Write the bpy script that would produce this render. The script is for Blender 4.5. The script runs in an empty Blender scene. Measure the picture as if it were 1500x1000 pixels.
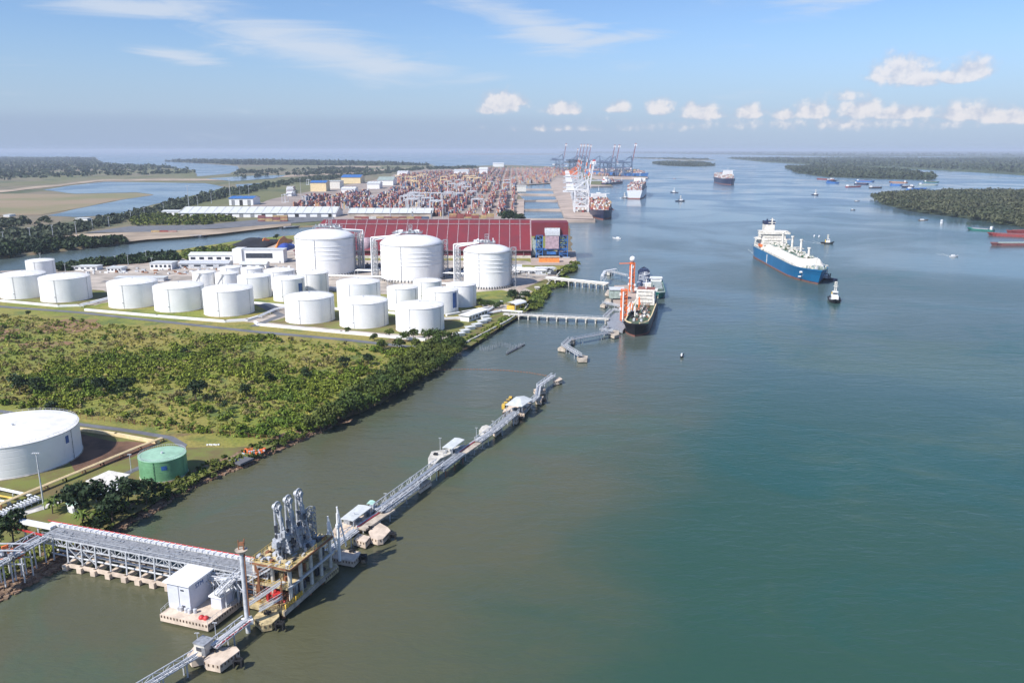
import bpy, math, random
import numpy as np
from mathutils import Vector, Matrix, noise as mnoise
from mathutils.geometry import tessellate_polygon
random.seed(7); rng = np.random.default_rng(7)
R = math.radians
S = bpy.context.scene
COL = S.collection
# ---------------------------------------------------------------- camera
FPX, CX, CY, CAMH, HOR = 1167.0, 750.0, 500.0, 120.0, 219.5
PITCH = math.atan((CY-HOR)/FPX)
cam = bpy.data.cameras.new('camera'); camo = bpy.data.objects.new('camera', cam); COL.objects.link(camo)
camo.location = (0, 0, CAMH); camo.rotation_euler = (math.pi/2-PITCH, 0, 0)
cam.sensor_width = 36; cam.lens = 36*FPX/1500; cam.clip_start = 1; cam.clip_end = 200000
S.camera = camo
def P(x, y, z=0.0):
    """world point on the level z seen at photograph pixel (x, y): a survey of where each thing stands"""
    r = (x-CX)/FPX; u = (CY-y)/FPX
    dy = math.cos(PITCH)+u*math.sin(PITCH); dz = -math.sin(PITCH)+u*math.cos(PITCH)
    t = (z-CAMH)/dz
    return Vector((r*t, dy*t, z))
def hgt(x, yb, yt, z=0.0):
    Y = P(x, yb, z).y; c, s = math.cos(PITCH), math.sin(PITCH); k = (CY-yt)/FPX
    return Y*(k*c-s)/(c+k*s)+CAMH-z
# ---------------------------------------------------------------- light
SUN_EL = R(44); SHD = Vector((0.74, 0.67, 0)).normalized()      # shadows fall along SHD
tosun = Vector((-SHD.x*math.cos(SUN_EL), -SHD.y*math.cos(SUN_EL), math.sin(SUN_EL)))
sl = bpy.data.lights.new('sun', 'SUN'); sl.energy = 5.0; sl.angle = R(0.53); sl.color = (1, 0.955, 0.89)
so = bpy.data.objects.new('sun', sl); COL.objects.link(so); so.rotation_euler = tosun.to_track_quat('Z', 'Y').to_euler(); so.location = (0, 0, 500)
S.view_settings.view_transform = 'Standard'; S.view_settings.look = 'None'; S.view_settings.exposure = 0.28; S.view_settings.gamma = 1
try:
    S.cycles.use_denoising = True; S.cycles.max_bounces = 5; S.cycles.diffuse_bounces = 2; S.cycles.glossy_bounces = 2
    S.cycles.transmission_bounces = 2; S.cycles.volume_bounces = 0; S.cycles.transparent_max_bounces = 4
except Exception: pass
class NT:
    def __init__(s, tree): s.t = tree; s.n = tree.nodes; s.l = tree.links
    def add(s, ty, **kw):
        n = s.n.new(ty)
        for k, v in kw.items():
            if k == 'ins':
                for a, b in v.items():
                    if hasattr(b, 'is_linked') or isinstance(b, bpy.types.NodeSocket): s.l.new(b, n.inputs[a])
                    else: n.inputs[a].default_value = b
            else: setattr(n, k, v)
        return n
    def math(s, op, a, b=0.0, c=0.0, clamp=False):
        n = s.n.new('ShaderNodeMath'); n.operation = op; n.use_clamp = clamp
        for i, v in enumerate((a, b, c)):
            if isinstance(v, bpy.types.NodeSocket): s.l.new(v, n.inputs[i])
            else: n.inputs[i].default_value = v
        return n.outputs[0]
    def mix(s, f, a, b, blend='MIX'):
        n = s.n.new('ShaderNodeMix'); n.data_type = 'RGBA'; n.blend_type = blend
        for i, v in ((0, f), (6, a), (7, b)):
            if isinstance(v, bpy.types.NodeSocket): s.l.new(v, n.inputs[i])
            elif i == 0: n.inputs[i].default_value = v
            else: n.inputs[i].default_value = (*v, 1) if len(v) == 3 else v
        return n.outputs[2]
    def ramp(s, f, stops):
        n = s.n.new('ShaderNodeValToRGB'); e = n.color_ramp.elements
        while len(e) < len(stops): e.new(0.5)
        for k, (p, c) in enumerate(stops): e[k].position = p; e[k].color = (*c, 1) if len(c) == 3 else c
        s.l.new(f, n.inputs[0]); return n.outputs[0]
    def smooth(s, v, a, b):
        n = s.n.new('ShaderNodeMapRange'); n.interpolation_type = 'SMOOTHSTEP'
        s.l.new(v, n.inputs[0]); n.inputs[1].default_value = a; n.inputs[2].default_value = b; return n.outputs[0]
    def noise(s, vec, scale, detail=4, rough=0.55, dist=0.0):
        n = s.n.new('ShaderNodeTexNoise'); s.l.new(vec, n.inputs['Vector'])
        n.inputs['Scale'].default_value = scale; n.inputs['Detail'].default_value = detail
        n.inputs['Roughness'].default_value = rough; n.inputs['Distortion'].default_value = dist
        return n.outputs[0]
def sky():
    w = bpy.data.worlds.new('World'); S.world = w; w.use_nodes = True; T = NT(w.node_tree); T.n.clear()
    out = T.add('ShaderNodeOutputWorld'); bg = T.add('ShaderNodeBackground')
    st = T.add('ShaderNodeTexSky', sky_type='NISHITA', sun_disc=False, sun_elevation=SUN_EL,
               sun_rotation=math.atan2(tosun.x, tosun.y), altitude=100, air_density=1.0, dust_density=0.7, ozone_density=2.2)
    tc = T.add('ShaderNodeTexCoord'); sp = T.add('ShaderNodeSeparateXYZ', ins={0: tc.outputs['Generated']})
    x, y, z = sp.outputs
    az = T.math('ARCTAN2', x, y); el = T.math('ARCSINE', z)
    cv = T.add('ShaderNodeCombineXYZ', ins={0: az, 1: el, 2: 0.0}).outputs[0]
    def ang(px, py):
        r = (px-CX)/FPX; u = (CY-py)/FPX
        d = Vector((r, math.cos(PITCH)+u*math.sin(PITCH), -math.sin(PITCH)+u*math.cos(PITCH))).normalized()
        return math.atan2(d.x, d.y), math.asin(d.z)
    def blob(px, py, w, h, rot=0.0):
        a0, e0 = ang(px, py); c, s_ = math.cos(rot), math.sin(rot)
        da = T.math('SUBTRACT', az, a0); de = T.math('SUBTRACT', el, e0)
        u = T.math('ADD', T.math('MULTIPLY', da, c*FPX/w), T.math('MULTIPLY', de, s_*FPX/w))
        v = T.math('ADD', T.math('MULTIPLY', da, -s_*FPX/h), T.math('MULTIPLY', de, c*FPX/h))
        return T.math('SUBTRACT', 1.0, T.math('SQRT', T.math('ADD', T.math('MULTIPLY', u, u), T.math('MULTIPLY', v, v)))), v
    # low haze bank over the horizon, thicker on the left
    base = T.mix(1.0, st.outputs[0], (0.98, 1.13, 1.40), 'MULTIPLY')
    hn = T.noise(cv, 2.0, 3)
    e2 = T.math('ADD', el, T.math('MULTIPLY', T.math('SUBTRACT', hn, 0.5), 0.012))
    hb = T.math('SUBTRACT', 1.0, T.smooth(e2, 0.0, 0.15))
    col = T.mix(T.math('MULTIPLY', hb, 0.80), base, HZ)
    left = T.math('SUBTRACT', 1.0, T.smooth(az, -0.25, 0.35))
    bank = T.math('MULTIPLY', T.math('SUBTRACT', 1.0, T.smooth(e2, 0.028, 0.046)), T.math('MULTIPLY', left, 0.5))
    col = T.mix(bank, col, HZ2)
    # thin high cloud
    mp = T.add('ShaderNodeMapping', ins={0: cv}); mp.inputs['Rotation'].default_value = (0, 0, R(10)); mp.inputs['Scale'].default_value = (3.0, 22, 1)
    c1 = T.noise(mp.outputs[0], 2.2, 7, 0.62, 0.7)
    acc = None
    for b in ((470, 72, 250, 42, R(-9)), (560, 96, 190, 26, R(-6)), (230, 12, 200, 22, R(2)), (790, 40, 190, 36, R(-16)), (880, 62, 130, 17, R(5)), (260, 84, 90, 14, R(-6)), (1290, -20, 180, 30, R(10))):
        v, _ = blob(*b); v = T.math('MAXIMUM', v, 0.0); acc = v if acc is None else T.math('MAXIMUM', acc, v)
    ci = T.smooth(T.math('ADD', T.math('MULTIPLY', acc, 0.55), T.math('SUBTRACT', c1, 0.62)), -0.06, 0.40)
    gen = T.math('MULTIPLY', T.smooth(c1, 0.5, 0.8), T.smooth(el, 0.06, 0.25))
    ci = T.math('MAXIMUM', ci, T.math('MULTIPLY', gen, 0.22))
    col = T.mix(T.math('MULTIPLY', ci, 0.8), col, CIR)
    # low fair weather cumulus
    n1 = T.noise(cv, 62, 8, 0.55, 0.0); acc = None; vv = None
    cl = [(736, 154, 38, 24), (758, 150, 18, 14), (712, 162, 16, 12), (824, 162, 36, 15), (905, 160, 22, 13), (966, 162, 28, 18), (1030, 168, 42, 17), (1012, 160, 16, 12), (1098, 167, 28, 15),
          (1190, 166, 34, 18), (1262, 164, 40, 20), (1310, 168, 60, 14), (1150, 170, 20, 12), (1420, 168, 55, 18), (1480, 174, 50, 16), (1320, 110, 46, 30), (1352, 118, 40, 16), (1425, 104, 32, 22), (1395, 116, 34, 13), (1245, 143, 36, 13), (1240, 182, 330, 16), (830, 190, 110, 7)]
    for i, b in enumerate(cl):
        v, v2 = blob(b[0], b[1], b[2]*1.05, b[3]*1.15); v = T.math('SUBTRACT', v, T.math('MULTIPLY', T.math('MAXIMUM', T.math('SUBTRACT', -0.15, v2), 0.0), 1.3))
        if b[2] > 100: v = T.math('MULTIPLY', v, 0.38)
        if b[:2] == (1245, 143): v = T.math('MULTIPLY', v, 0.5)
        acc = v if acc is None else T.math('SMOOTH_MAX', acc, v, 0.12)
    den = T.smooth(T.math('ADD', acc, T.math('MULTIPLY', T.math('SUBTRACT', n1, 0.5), 1.25)), 0.0, 0.62)
    mp2 = T.add('ShaderNodeMapping', ins={0: cv}); mp2.inputs['Location'].default_value = (0.006, -0.006, 0)
    n2 = T.noise(mp2.outputs[0], 62, 8, 0.55, 0.0)
    lit = T.smooth(T.math('ADD', T.math('MULTIPLY', T.math('SUBTRACT', n1, n2), 2.2), T.math('MULTIPLY', den, 0.6)), -0.1, 0.9)
    cc = T.mix(lit, CUD, CUL)
    col = T.mix(T.math('MULTIPLY', den, 0.78), col, cc)
    T.l.new(col, bg.inputs[0]); bg.inputs[1].default_value = 0.088; T.l.new(bg.outputs[0], out.inputs[0])
HZ, HZ2, CIR, CUD, CUL = (3.8, 4.9, 6.9), (3.2, 4.1, 5.8), (6.2, 6.9, 8.0), (5.2, 5.6, 6.8), (8.4, 8.0, 8.1)
sky()
# ---------------------------------------------------------------- materials
M = {}
def mat(name, col, rough=0.6, metal=0.0, var=0.15, scale=0.5, col2=None, bump=0.0, island=0.0, streak=0.0, spec=0.5, detail=4):
    m = bpy.data.materials.new(name); m.use_nodes = True; T = NT(m.node_tree); b = T.n['Principled BSDF']
    tc = T.add('ShaderNodeTexCoord').outputs['Object']
    g = T.add('ShaderNodeNewGeometry')
    n = T.noise(tc, scale, detail, 0.6)
    c2 = col2 or tuple(c*(1-var*2) for c in col)
    c1 = tuple(min(1, c*(1+var*0.5)) for c in col)
    f = T.smooth(n, 0.35, 0.68)
    c = T.mix(f, c1, c2)
    if streak:
        mp = T.add('ShaderNodeMapping', ins={0: tc}); mp.inputs['Scale'].default_value = (1, 1, 0.06)
        sn = T.smooth(T.noise(mp.outputs[0], 0.9, 5, 0.65), 0.56, 0.8)
        c = T.mix(T.math('MULTIPLY', sn, streak), c, (0.20, 0.15, 0.10))
    if island:
        ri = T.math('MULTIPLY_ADD', g.outputs['Random Per Island'], island*2, 1-island)
        hs = T.add('ShaderNodeHueSaturation', ins={'Color': c, 'Value': ri}); c = hs.outputs[0]
    T.l.new(c, b.inputs['Base Color']); b.inputs['Roughness'].default_value = rough; b.inputs['Metallic'].default_value = metal
    b.inputs['Specular IOR Level'].default_value = spec
    if bump:
        bp = T.add('ShaderNodeBump', ins={'Height': n, 'Strength': 0.6, 'Distance': bump}); T.l.new(bp.outputs[0], b.inputs['Normal'])
    M[name] = m; return m
def leafmat(name, a, b_, rnd=0.35, big=0.03):
    m = bpy.data.materials.new(name); m.use_nodes = True; T = NT(m.node_tree); b = T.n['Principled BSDF']
    g = T.add('ShaderNodeNewGeometry'); oi = T.add('ShaderNodeObjectInfo')
    n = T.noise(g.outputs['Position'], big, 4, 0.6)
    c = T.mix(T.smooth(n, 0.38, 0.62), a, b_)
    v = T.math('ADD', T.math('MULTIPLY', g.outputs['Random Per Island'], rnd*2), T.math('MULTIPLY_ADD', oi.outputs['Random'], 0.4, 0.8-rnd))
    hs = T.add('ShaderNodeHueSaturation', ins={'Color': c, 'Value': v})
    T.l.new(hs.outputs[0], b.inputs['Base Color']); b.inputs['Roughness'].default_value = 0.65; b.inputs['Specular IOR Level'].default_value = 0.25
    M[name] = m
for a in [
 ('white_paint', (0.80, 0.80, 0.80), 0.45, 0, 0.03, 0.3), ('tank_white', (0.86, 0.86, 0.85), 0.42, 0, 0.03, 0.15, None, 0, 0, 0.12), ('tank_roof', (0.82, 0.81, 0.79), 0.5, 0, 0.08, 0.25, (0.70, 0.68, 0.63)),
 ('seam_grey', (0.25, 0.26, 0.28), 0.6), ('pale_steel', (0.58, 0.60, 0.63), 0.45, 0.1, 0.12, 0.8), ('steel', (0.36, 0.38, 0.41), 0.5, 0.2, 0.2, 1.0),
 ('dark_steel', (0.07, 0.075, 0.09), 0.6), ('black', (0.02, 0.02, 0.022), 0.6), ('grating', (0.27, 0.28, 0.30), 0.7, 0, 0.2, 1.5),
 ('concrete', (0.50, 0.43, 0.35), 0.85, 0, 0.2, 0.4), ('pale_concrete', (0.60, 0.57, 0.51), 0.85, 0, 0.15, 0.4), ('quay_concrete', (0.45, 0.36, 0.30), 0.9, 0, 0.15, 0.02),
 ('ochre_concrete', (0.55, 0.44, 0.24), 0.85, 0, 0.25, 0.5), ('red_paint', (0.55, 0.04, 0.04), 0.5), ('orange_paint', (0.85, 0.20, 0.05), 0.5), ('yellow_paint', (0.75, 0.50, 0.08), 0.5),
 ('red_roof', (0.17, 0.018, 0.028), 0.65, 0, 0.2, 0.06, (0.15, 0.022, 0.034), 0, 0, .25), ('roof_rib', (0.36, 0.27, 0.29), 0.6), ('blue_steel', (0.04, 0.16, 0.45), 0.5), ('blue_panel', (0.03, 0.12, 0.36), 0.5),
 ('green_tank', (0.15, 0.35, 0.18), 0.5, 0, 0.1, 0.3), ('green_tank_roof', (0.32, 0.52, 0.38), 0.6, 0, 0.1, 0.3), ('cream', (0.78, 0.62, 0.36), 0.7, 0, 0.08, 0.5),
 ('lavender_white', (0.62, 0.64, 0.72), 0.5, 0, 0.05, 0.4), ('roof_sheet', (0.62, 0.64, 0.63), 0.5, 0, 0.08, 0.5), ('pale_green_sheet', (0.45, 0.68, 0.58), 0.5), ('grey_green', (0.35, 0.42, 0.38), 0.6),
 ('glass_dark', (0.05, 0.06, 0.08), 0.2), ('asphalt', (0.15, 0.155, 0.17), 0.9, 0, 0.12, 0.1), ('yard_concrete', (0.34, 0.28, 0.24), 0.9, 0, 0.15, 0.01), ('yard_light', (0.46, 0.40, 0.34), 0.9, 0, 0.2, 0.05),
 ('coal', (0.02, 0.02, 0.025), 0.9), ('tarp_orange', (0.85, 0.28, 0.06), 0.6), ('tarp_blue', (0.04, 0.08, 0.35), 0.6), ('brown_earth', (0.16, 0.085, 0.05), 0.95, 0, 0.25, 0.08),
 ('sand', (0.42, 0.33, 0.24), 0.95, 0, 0.2, 0.01), ('rust', (0.28, 0.12, 0.06), 0.8), ('lilac_steel', (0.45, 0.33, 0.38), 0.6), ('wood', (0.14, 0.09, 0.05), 0.9),
 ('hull_blue', (0.008, 0.14, 0.32), 0.35, 0, 0.08, 0.05), ('hull_navy', (0.02, 0.03, 0.08), 0.4), ('hull_black', (0.015, 0.016, 0.022), 0.4), ('hull_white', (0.72, 0.73, 0.75), 0.4), ('boot_red', (0.30, 0.12, 0.09), 0.7),
 ('hull_green', (0.02, 0.16, 0.13), 0.4), ('hull_red', (0.28, 0.05, 0.05), 0.6), ('deck_green', (0.04, 0.11, 0.06), 0.7, 0, 0.2, 0.2, (0.11, 0.10, 0.06)), ('deck_greygreen', (0.16, 0.22, 0.19), 0.7), ('ship_cream', (0.78, 0.74, 0.66), 0.5), ('deck_red', (0.40, 0.06, 0.07), 0.7),
 ('trunk', (0.10, 0.075, 0.055), 0.9), ('teal', (0.1, 0.5, 0.5), 0.5), ('deep_red_shade', (0.12, 0.01, 0.02), 0.6), ('grass_strip', (0.145, 0.16, 0.035), 0.95, 0, 0.2, 0.12, (0.15, 0.115, 0.045), 0.3),
 ('c_red', (0.32, 0.085, 0.075), 0.7), ('c_maroon', (0.25, 0.10, 0.10), 0.7), ('c_orange', (0.40, 0.19, 0.11), 0.7), ('c_yellow', (0.48, 0.34, 0.17), 0.7), ('c_white', (0.62, 0.60, 0.58), 0.6), ('c_grey', (0.34, 0.35, 0.37), 0.6), ('c_blue', (0.08, 0.11, 0.20), 0.6), ('c_pink', (0.42, 0.25, 0.22), 0.6), ('crane_white', (0.72, 0.73, 0.75), 0.5), ('far_blue', (0.13, 0.18, 0.28), 0.6), ('far_red', (0.30, 0.10, 0.11), 0.6), ('canopy_mass', (0.055, 0.075, 0.035), 0.95, 0, 0.3, 0.02, (0.025, 0.04, 0.02), 0, 0, 0), ('arm_grey', (0.46, 0.48, 0.52), 0.45, 0.1, 0.15, 0.9), ('foam', (0.75, 0.78, 0.78), 0.8), ('tan_field', (0.27, 0.20, 0.13), 0.95, 0, 0.2, 0.004, (0.20, 0.19, 0.09), 0, 0, 0), ('dark_brown', (0.12, 0.075, 0.05), 0.9), ('bare_soil', (0.24, 0.13, 0.075), 0.95, 0, 0.2, 0.15, (0.20, 0.15, 0.06)),
 ]: mat(*a)
mat('dirty_concrete', (0.66, 0.54, 0.43), 0.9, 0, 0.12, 0.35, None, 0.05, 0, 0.45)
mat('tank_streaked', (0.86, 0.86, 0.85), 0.42, 0, 0.03, 0.1, None, 0, 0, 0.20)
mat('riprap', (0.25, 0.17, 0.11), 0.95, 0, 0.3, 0.6, (0.15, 0.08, 0.05), 0.8, 0.35)
mat('mud', (0.23, 0.16, 0.10), 0.9, 0, 0.2, 0.15, (0.17, 0.15, 0.07), 0.3)
leafmat('leaf_bush', (0.11, 0.175, 0.018), (0.22, 0.26, 0.03), 0.42, 0.015)
leafmat('leaf_grass', (0.17, 0.21, 0.03), (0.28, 0.25, 0.06))
leafmat('leaf_dark', (0.018, 0.036, 0.012), (0.035, 0.06, 0.016))
leafmat('leaf_mangrove', (0.075, 0.115, 0.016), (0.15, 0.17, 0.03))
leafmat('leaf_island', (0.055, 0.068, 0.034), (0.095, 0.10, 0.055), 0.35, 0.01)
leafmat('leaf_belt', (0.045, 0.075, 0.014), (0.10, 0.125, 0.022))
leafmat('leaf_far', (0.042, 0.062, 0.032), (0.060, 0.076, 0.042), 0.16, 0.002)
leafmat('leaf_brown', (0.18, 0.155, 0.05), (0.24, 0.20, 0.08))
def land_material():
    m = bpy.data.materials.new('land'); m.use_nodes = True; T = NT(m.node_tree); b = T.n['Principled BSDF']
    g = T.add('ShaderNodeNewGeometry').outputs['Position']
    a = T.noise(g, 0.012, 6, 0.6, 0.5); c = T.noise(g, 0.05, 6, 0.65, 0.3); d = T.noise(g, 0.6, 4, 0.6)
    base = T.mix(T.smooth(a, 0.35, 0.62), (0.19, 0.225, 0.028), (0.30, 0.245, 0.06))
    base = T.mix(T.smooth(c, 0.48, 0.66), base, (0.11, 0.15, 0.03))
    base = T.mix(T.math('MULTIPLY', T.smooth(T.noise(g, 0.02, 5, 0.6, 0.6), 0.60, 0.68), 0.8), base, (0.17, 0.10, 0.06))
    base = T.mix(T.math('MULTIPLY', T.smooth(d, 0.4, 0.7), 0.4), base, (0.05, 0.07, 0.015))
    T.l.new(base, b.inputs['Base Color']); b.inputs['Roughness'].default_value = 0.95
    bp = T.add('ShaderNodeBump', ins={'Height': d, 'Strength': 0.7, 'Distance': 0.5}); T.l.new(bp.outputs[0], b.inputs['Normal'])
    M['land'] = m
def far_land_material():
    m = bpy.data.materials.new('plain'); m.use_nodes = True; T = NT(m.node_tree); b = T.n['Principled BSDF']
    g = T.add('ShaderNodeNewGeometry').outputs['Position']
    mp = T.add('ShaderNodeMapping', ins={0: g}); mp.inputs['Scale'].default_value = (1, 0.45, 1)
    a = T.noise(mp.outputs[0], 0.0016, 6, 0.65, 0.6); c = T.noise(mp.outputs[0], 0.006, 6, 0.65)
    base = T.mix(T.smooth(a, 0.4, 0.6), (0.14, 0.145, 0.055), (0.20, 0.165, 0.11))
    base = T.mix(T.smooth(c, 0.5, 0.64), base, (0.075, 0.095, 0.04))
    T.l.new(base, b.inputs['Base Color']); b.inputs['Roughness'].default_value = 0.95; M['plain'] = m
def water_material():
    m = bpy.data.materials.new('water'); m.use_nodes = True; T = NT(m.node_tree); b = T.n['Principled BSDF']
    g = T.add('ShaderNodeNewGeometry').outputs['Position']; sp = T.add('ShaderNodeSeparateXYZ', ins={0: g}); x, y, _ = sp.outputs
    warp = T.add('ShaderNodeTexNoise', ins={'Vector': g, 'Scale': 0.006, 'Detail': 3}).outputs['Color']
    wv = T.add('ShaderNodeVectorMath', operation='MULTIPLY_ADD', ins={0: warp, 1: (90, 90, 0), 2: g}).outputs[0]
    n = T.noise(wv, 0.012, 6, 0.6, 0.4)
    # silty shallows by the bank, clear green channel to the right
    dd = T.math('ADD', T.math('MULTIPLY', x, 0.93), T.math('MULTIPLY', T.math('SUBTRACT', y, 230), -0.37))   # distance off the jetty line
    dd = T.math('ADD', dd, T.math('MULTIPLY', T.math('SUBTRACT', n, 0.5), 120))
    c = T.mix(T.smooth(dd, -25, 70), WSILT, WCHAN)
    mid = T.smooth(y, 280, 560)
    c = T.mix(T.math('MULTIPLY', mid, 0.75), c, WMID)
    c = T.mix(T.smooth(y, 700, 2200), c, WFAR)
    pl = T.math('MULTIPLY', T.smooth(T.noise(wv, 0.006, 6, 0.62, 1.6), 0.50, 0.62), T.math('SUBTRACT', 1.0, T.smooth(y, 420, 800)))
    c = T.mix(T.math('MULTIPLY', pl, 0.55), c, (0.064, 0.106, 0.066))
    pt = T.math('MULTIPLY', T.smooth(T.noise(wv, 0.009, 5, 0.6, 1.2), 0.52, 0.66), 0.55)
    pt = T.math('MULTIPLY', pt, T.smooth(dd, -10, 90)); c = T.mix(pt, c, (0.016, 0.080, 0.072))
    T.l.new(c, b.inputs['Base Color']); b.inputs['IOR'].default_value = 1.33
    b.inputs['Specular IOR Level'].default_value = 0.42
    mp = T.add('ShaderNodeMapping', ins={0: g}); mp.inputs['Rotation'].default_value = (0, 0, R(-18)); mp.inputs['Scale'].default_value = (0.45, 1.0, 1)
    w1 = T.noise(mp.outputs[0], 0.55, 5, 0.62, 0.6); w2 = T.noise(mp.outputs[0], 0.10, 4, 0.6, 0.5)
    h = T.math('ADD', T.math('MULTIPLY', w1, 0.35), T.math('MULTIPLY', w2, 1.0))
    calm = T.smooth(T.noise(wv, 0.004, 4, 0.55, 0.6), 0.35, 0.65)
    fade = T.math('MULTIPLY_ADD', T.math('SUBTRACT', 1.0, T.smooth(y, 300, 2200)), 0.75, 0.25)
    st = T.math('MULTIPLY', fade, T.math('MULTIPLY_ADD', calm, 0.75, 0.3))
    bp = T.add('ShaderNodeBump', ins={'Height': h, 'Distance': 0.8, 'Strength': st}); T.l.new(bp.outputs[0], b.inputs['Normal'])
    rg = T.math('MULTIPLY_ADD', calm, 0.16, 0.10); T.l.new(rg, b.inputs['Roughness'])
    M['water'] = m
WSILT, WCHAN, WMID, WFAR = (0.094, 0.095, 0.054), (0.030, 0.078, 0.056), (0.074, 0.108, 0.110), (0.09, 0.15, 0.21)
land_material(); far_land_material(); water_material()
def add_rings():
    # horizontal plate courses of a welded tank: bump only
    for nm in ('tank_streaked', 'green_tank'):
        m = M[nm]; T = NT(m.node_tree); b = T.n['Principled BSDF']; tc = T.add('ShaderNodeTexCoord').outputs['Object']
        z = T.add('ShaderNodeSeparateXYZ', ins={0: tc}).outputs[2]
        f = T.math('FRACT', T.math('MULTIPLY', z, 0.42)); h = T.smooth(T.math('ABSOLUTE', T.math('SUBTRACT', f, 0.5)), 0.0, 0.08)
        bp = T.add('ShaderNodeBump', ins={'Height': h, 'Strength': 0.5, 'Distance': 0.07}); T.l.new(bp.outputs[0], b.inputs['Normal'])
add_rings()
# ---------------------------------------------------------------- mesh builder
class MB:
    def __init__(s): s.v = []; s.f = []; s.m = []; s.sm = []; s.k = 0
    def face(s, pts, smooth=False):
        n = len(s.v); s.v += [tuple(p) for p in pts]; s.f.append(tuple(range(n, n+len(pts)))); s.m.append(s.k); s.sm.append(smooth)
    def mesh(s, vs, fs, smooth=False):
        n = len(s.v); s.v += [tuple(p) for p in vs]
        for f in fs: s.f.append(tuple(n+i for i in f)); s.m.append(s.k); s.sm.append(smooth)
    def box(s, c, d, rz=0.0):
        x, y, z = d[0]/2, d[1]/2, d[2]/2; co, si = math.cos(rz), math.sin(rz)
        vs = [(c[0]+a*x*co-b*y*si, c[1]+a*x*si+b*y*co, c[2]+e*z) for e in (-1, 1) for a, b in ((-1, -1), (1, -1), (1, 1), (-1, 1))]
        s.mesh(vs, [(3, 2, 1, 0), (4, 5, 6, 7), (0, 1, 5, 4), (1, 2, 6, 5), (2, 3, 7, 6), (3, 0, 4, 7)])
    def beam(s, p, q, w, h=None):
        h = h or w; p = Vector(p); q = Vector(q); d = (q-p)
        if d.length < 1e-6: return
        d.normalize(); up = Vector((0, 0, 1)) if abs(d.z) < 0.95 else Vector((0, 1, 0))
        a = d.cross(up).normalized()*w/2; b = a.cross(d).normalized()*h/2
        vs = [e+i*a+j*b for e in (p, q) for i, j in ((-1, -1), (1, -1), (1, 1), (-1, 1))]
        s.mesh(vs, [(0, 1, 2, 3), (7, 6, 5, 4), (4, 5, 1, 0), (5, 6, 2, 1), (6, 7, 3, 2), (7, 4, 0, 3)])
    def cyl(s, p, q, r0, r1=None, n=10, caps=True):
        r1 = r0 if r1 is None else r1; p = Vector(p); q = Vector(q); d = (q-p).normalized()
        up = Vector((0, 0, 1)) if abs(d.z) < 0.95 else Vector((0, 1, 0))
        a = d.cross(up).normalized(); b = d.cross(a).normalized(); vs = []
        for e, r in ((p, r0), (q, r1)):
            for i in range(n): t = 2*math.pi*i/n; vs.append(e+a*r*math.cos(t)+b*r*math.sin(t))
        s.mesh(vs, [(i, (i+1) % n, n+(i+1) % n, n+i) for i in range(n)], n > 7)
        if caps: s.face(vs[:n][::-1]); s.face(vs[n:])
    def prism(s, poly, z0, z1):
        a = sum(poly[i][0]*poly[(i+1) % len(poly)][1]-poly[(i+1) % len(poly)][0]*poly[i][1] for i in range(len(poly)))
        if a < 0: poly = poly[::-1]
        n = len(poly); vs = [(p[0], p[1], z0) for p in poly]+[(p[0], p[1], z1) for p in poly]
        fs = [(i, (i+1) % n, n+(i+1) % n, n+i) for i in range(n)]+[tuple(range(n, 2*n)), tuple(range(n-1, -1, -1))]
        s.mesh(vs, fs)
    def lathe(s, prof, c=(0, 0, 0), n=48, smooth=True):
        vs = []
        for r, z in prof:
            for i in range(n): t = 2*math.pi*i/n; vs.append((c[0]+r*math.cos(t), c[1]+r*math.sin(t), c[2]+z))
        fs = [(j*n+i, j*n+(i+1) % n, (j+1)*n+(i+1) % n, (j+1)*n+i) for j in range(len(prof)-1) for i in range(n)]
        s.mesh(vs, fs, smooth)
    def pipe(s, pts, r, n=8):
        for a, b in zip(pts, pts[1:]): s.cyl(a, b, r, r, n)
    def rail(s, p, q, h=1.1, step=3.0, w=0.09):
        p = Vector(p); q = Vector(q); L = (q-p).length; k = max(1, int(L/step)); z = Vector((0, 0, 1))
        s.beam(p+z*h, q+z*h, w); s.beam(p+z*h*0.5, q+z*h*0.5, w*0.7)
        for i in range(k+1): e = p.lerp(q, i/k); s.beam(e, e+z*h, w)
    def lattice(s, c, w, d, h, n, rz=0.0, t=0.25, z0=0.0):
        co, si = math.cos(rz), math.sin(rz)
        def pt(a, b, z): return Vector((c[0]+a*co-b*si, c[1]+a*si+b*co, z0+z))
        cs = [(-w/2, -d/2), (w/2, -d/2), (w/2, d/2), (-w/2, d/2)]
        for a, b in cs: s.beam(pt(a, b, 0), pt(a, b, h), t*1.3)
        for i in range(n):
            z1, z2 = h*i/n, h*(i+1)/n
            for j in range(4):
                a, b = cs[j], cs[(j+1) % 4]
                s.beam(pt(*a, z2), pt(*b, z2), t)
                if (i+j) % 2: s.beam(pt(*a, z1), pt(*b, z2), t*0.8)
                else: s.beam(pt(*b, z1), pt(*a, z2), t*0.8)
    def ngon(s, poly, z):
        tr = tessellate_polygon([[Vector((p[0], p[1], 0)) for p in poly]])
        n = len(s.v); s.v += [(p[0], p[1], z) for p in poly]
        for t in tr:
            a, b, c = [Vector(poly[i][:2]) for i in t]
            if (b-a).cross(c-a) < 0: t = t[::-1]
            s.f.append(tuple(n+i for i in t)); s.m.append(s.k); s.sm.append(False)
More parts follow.
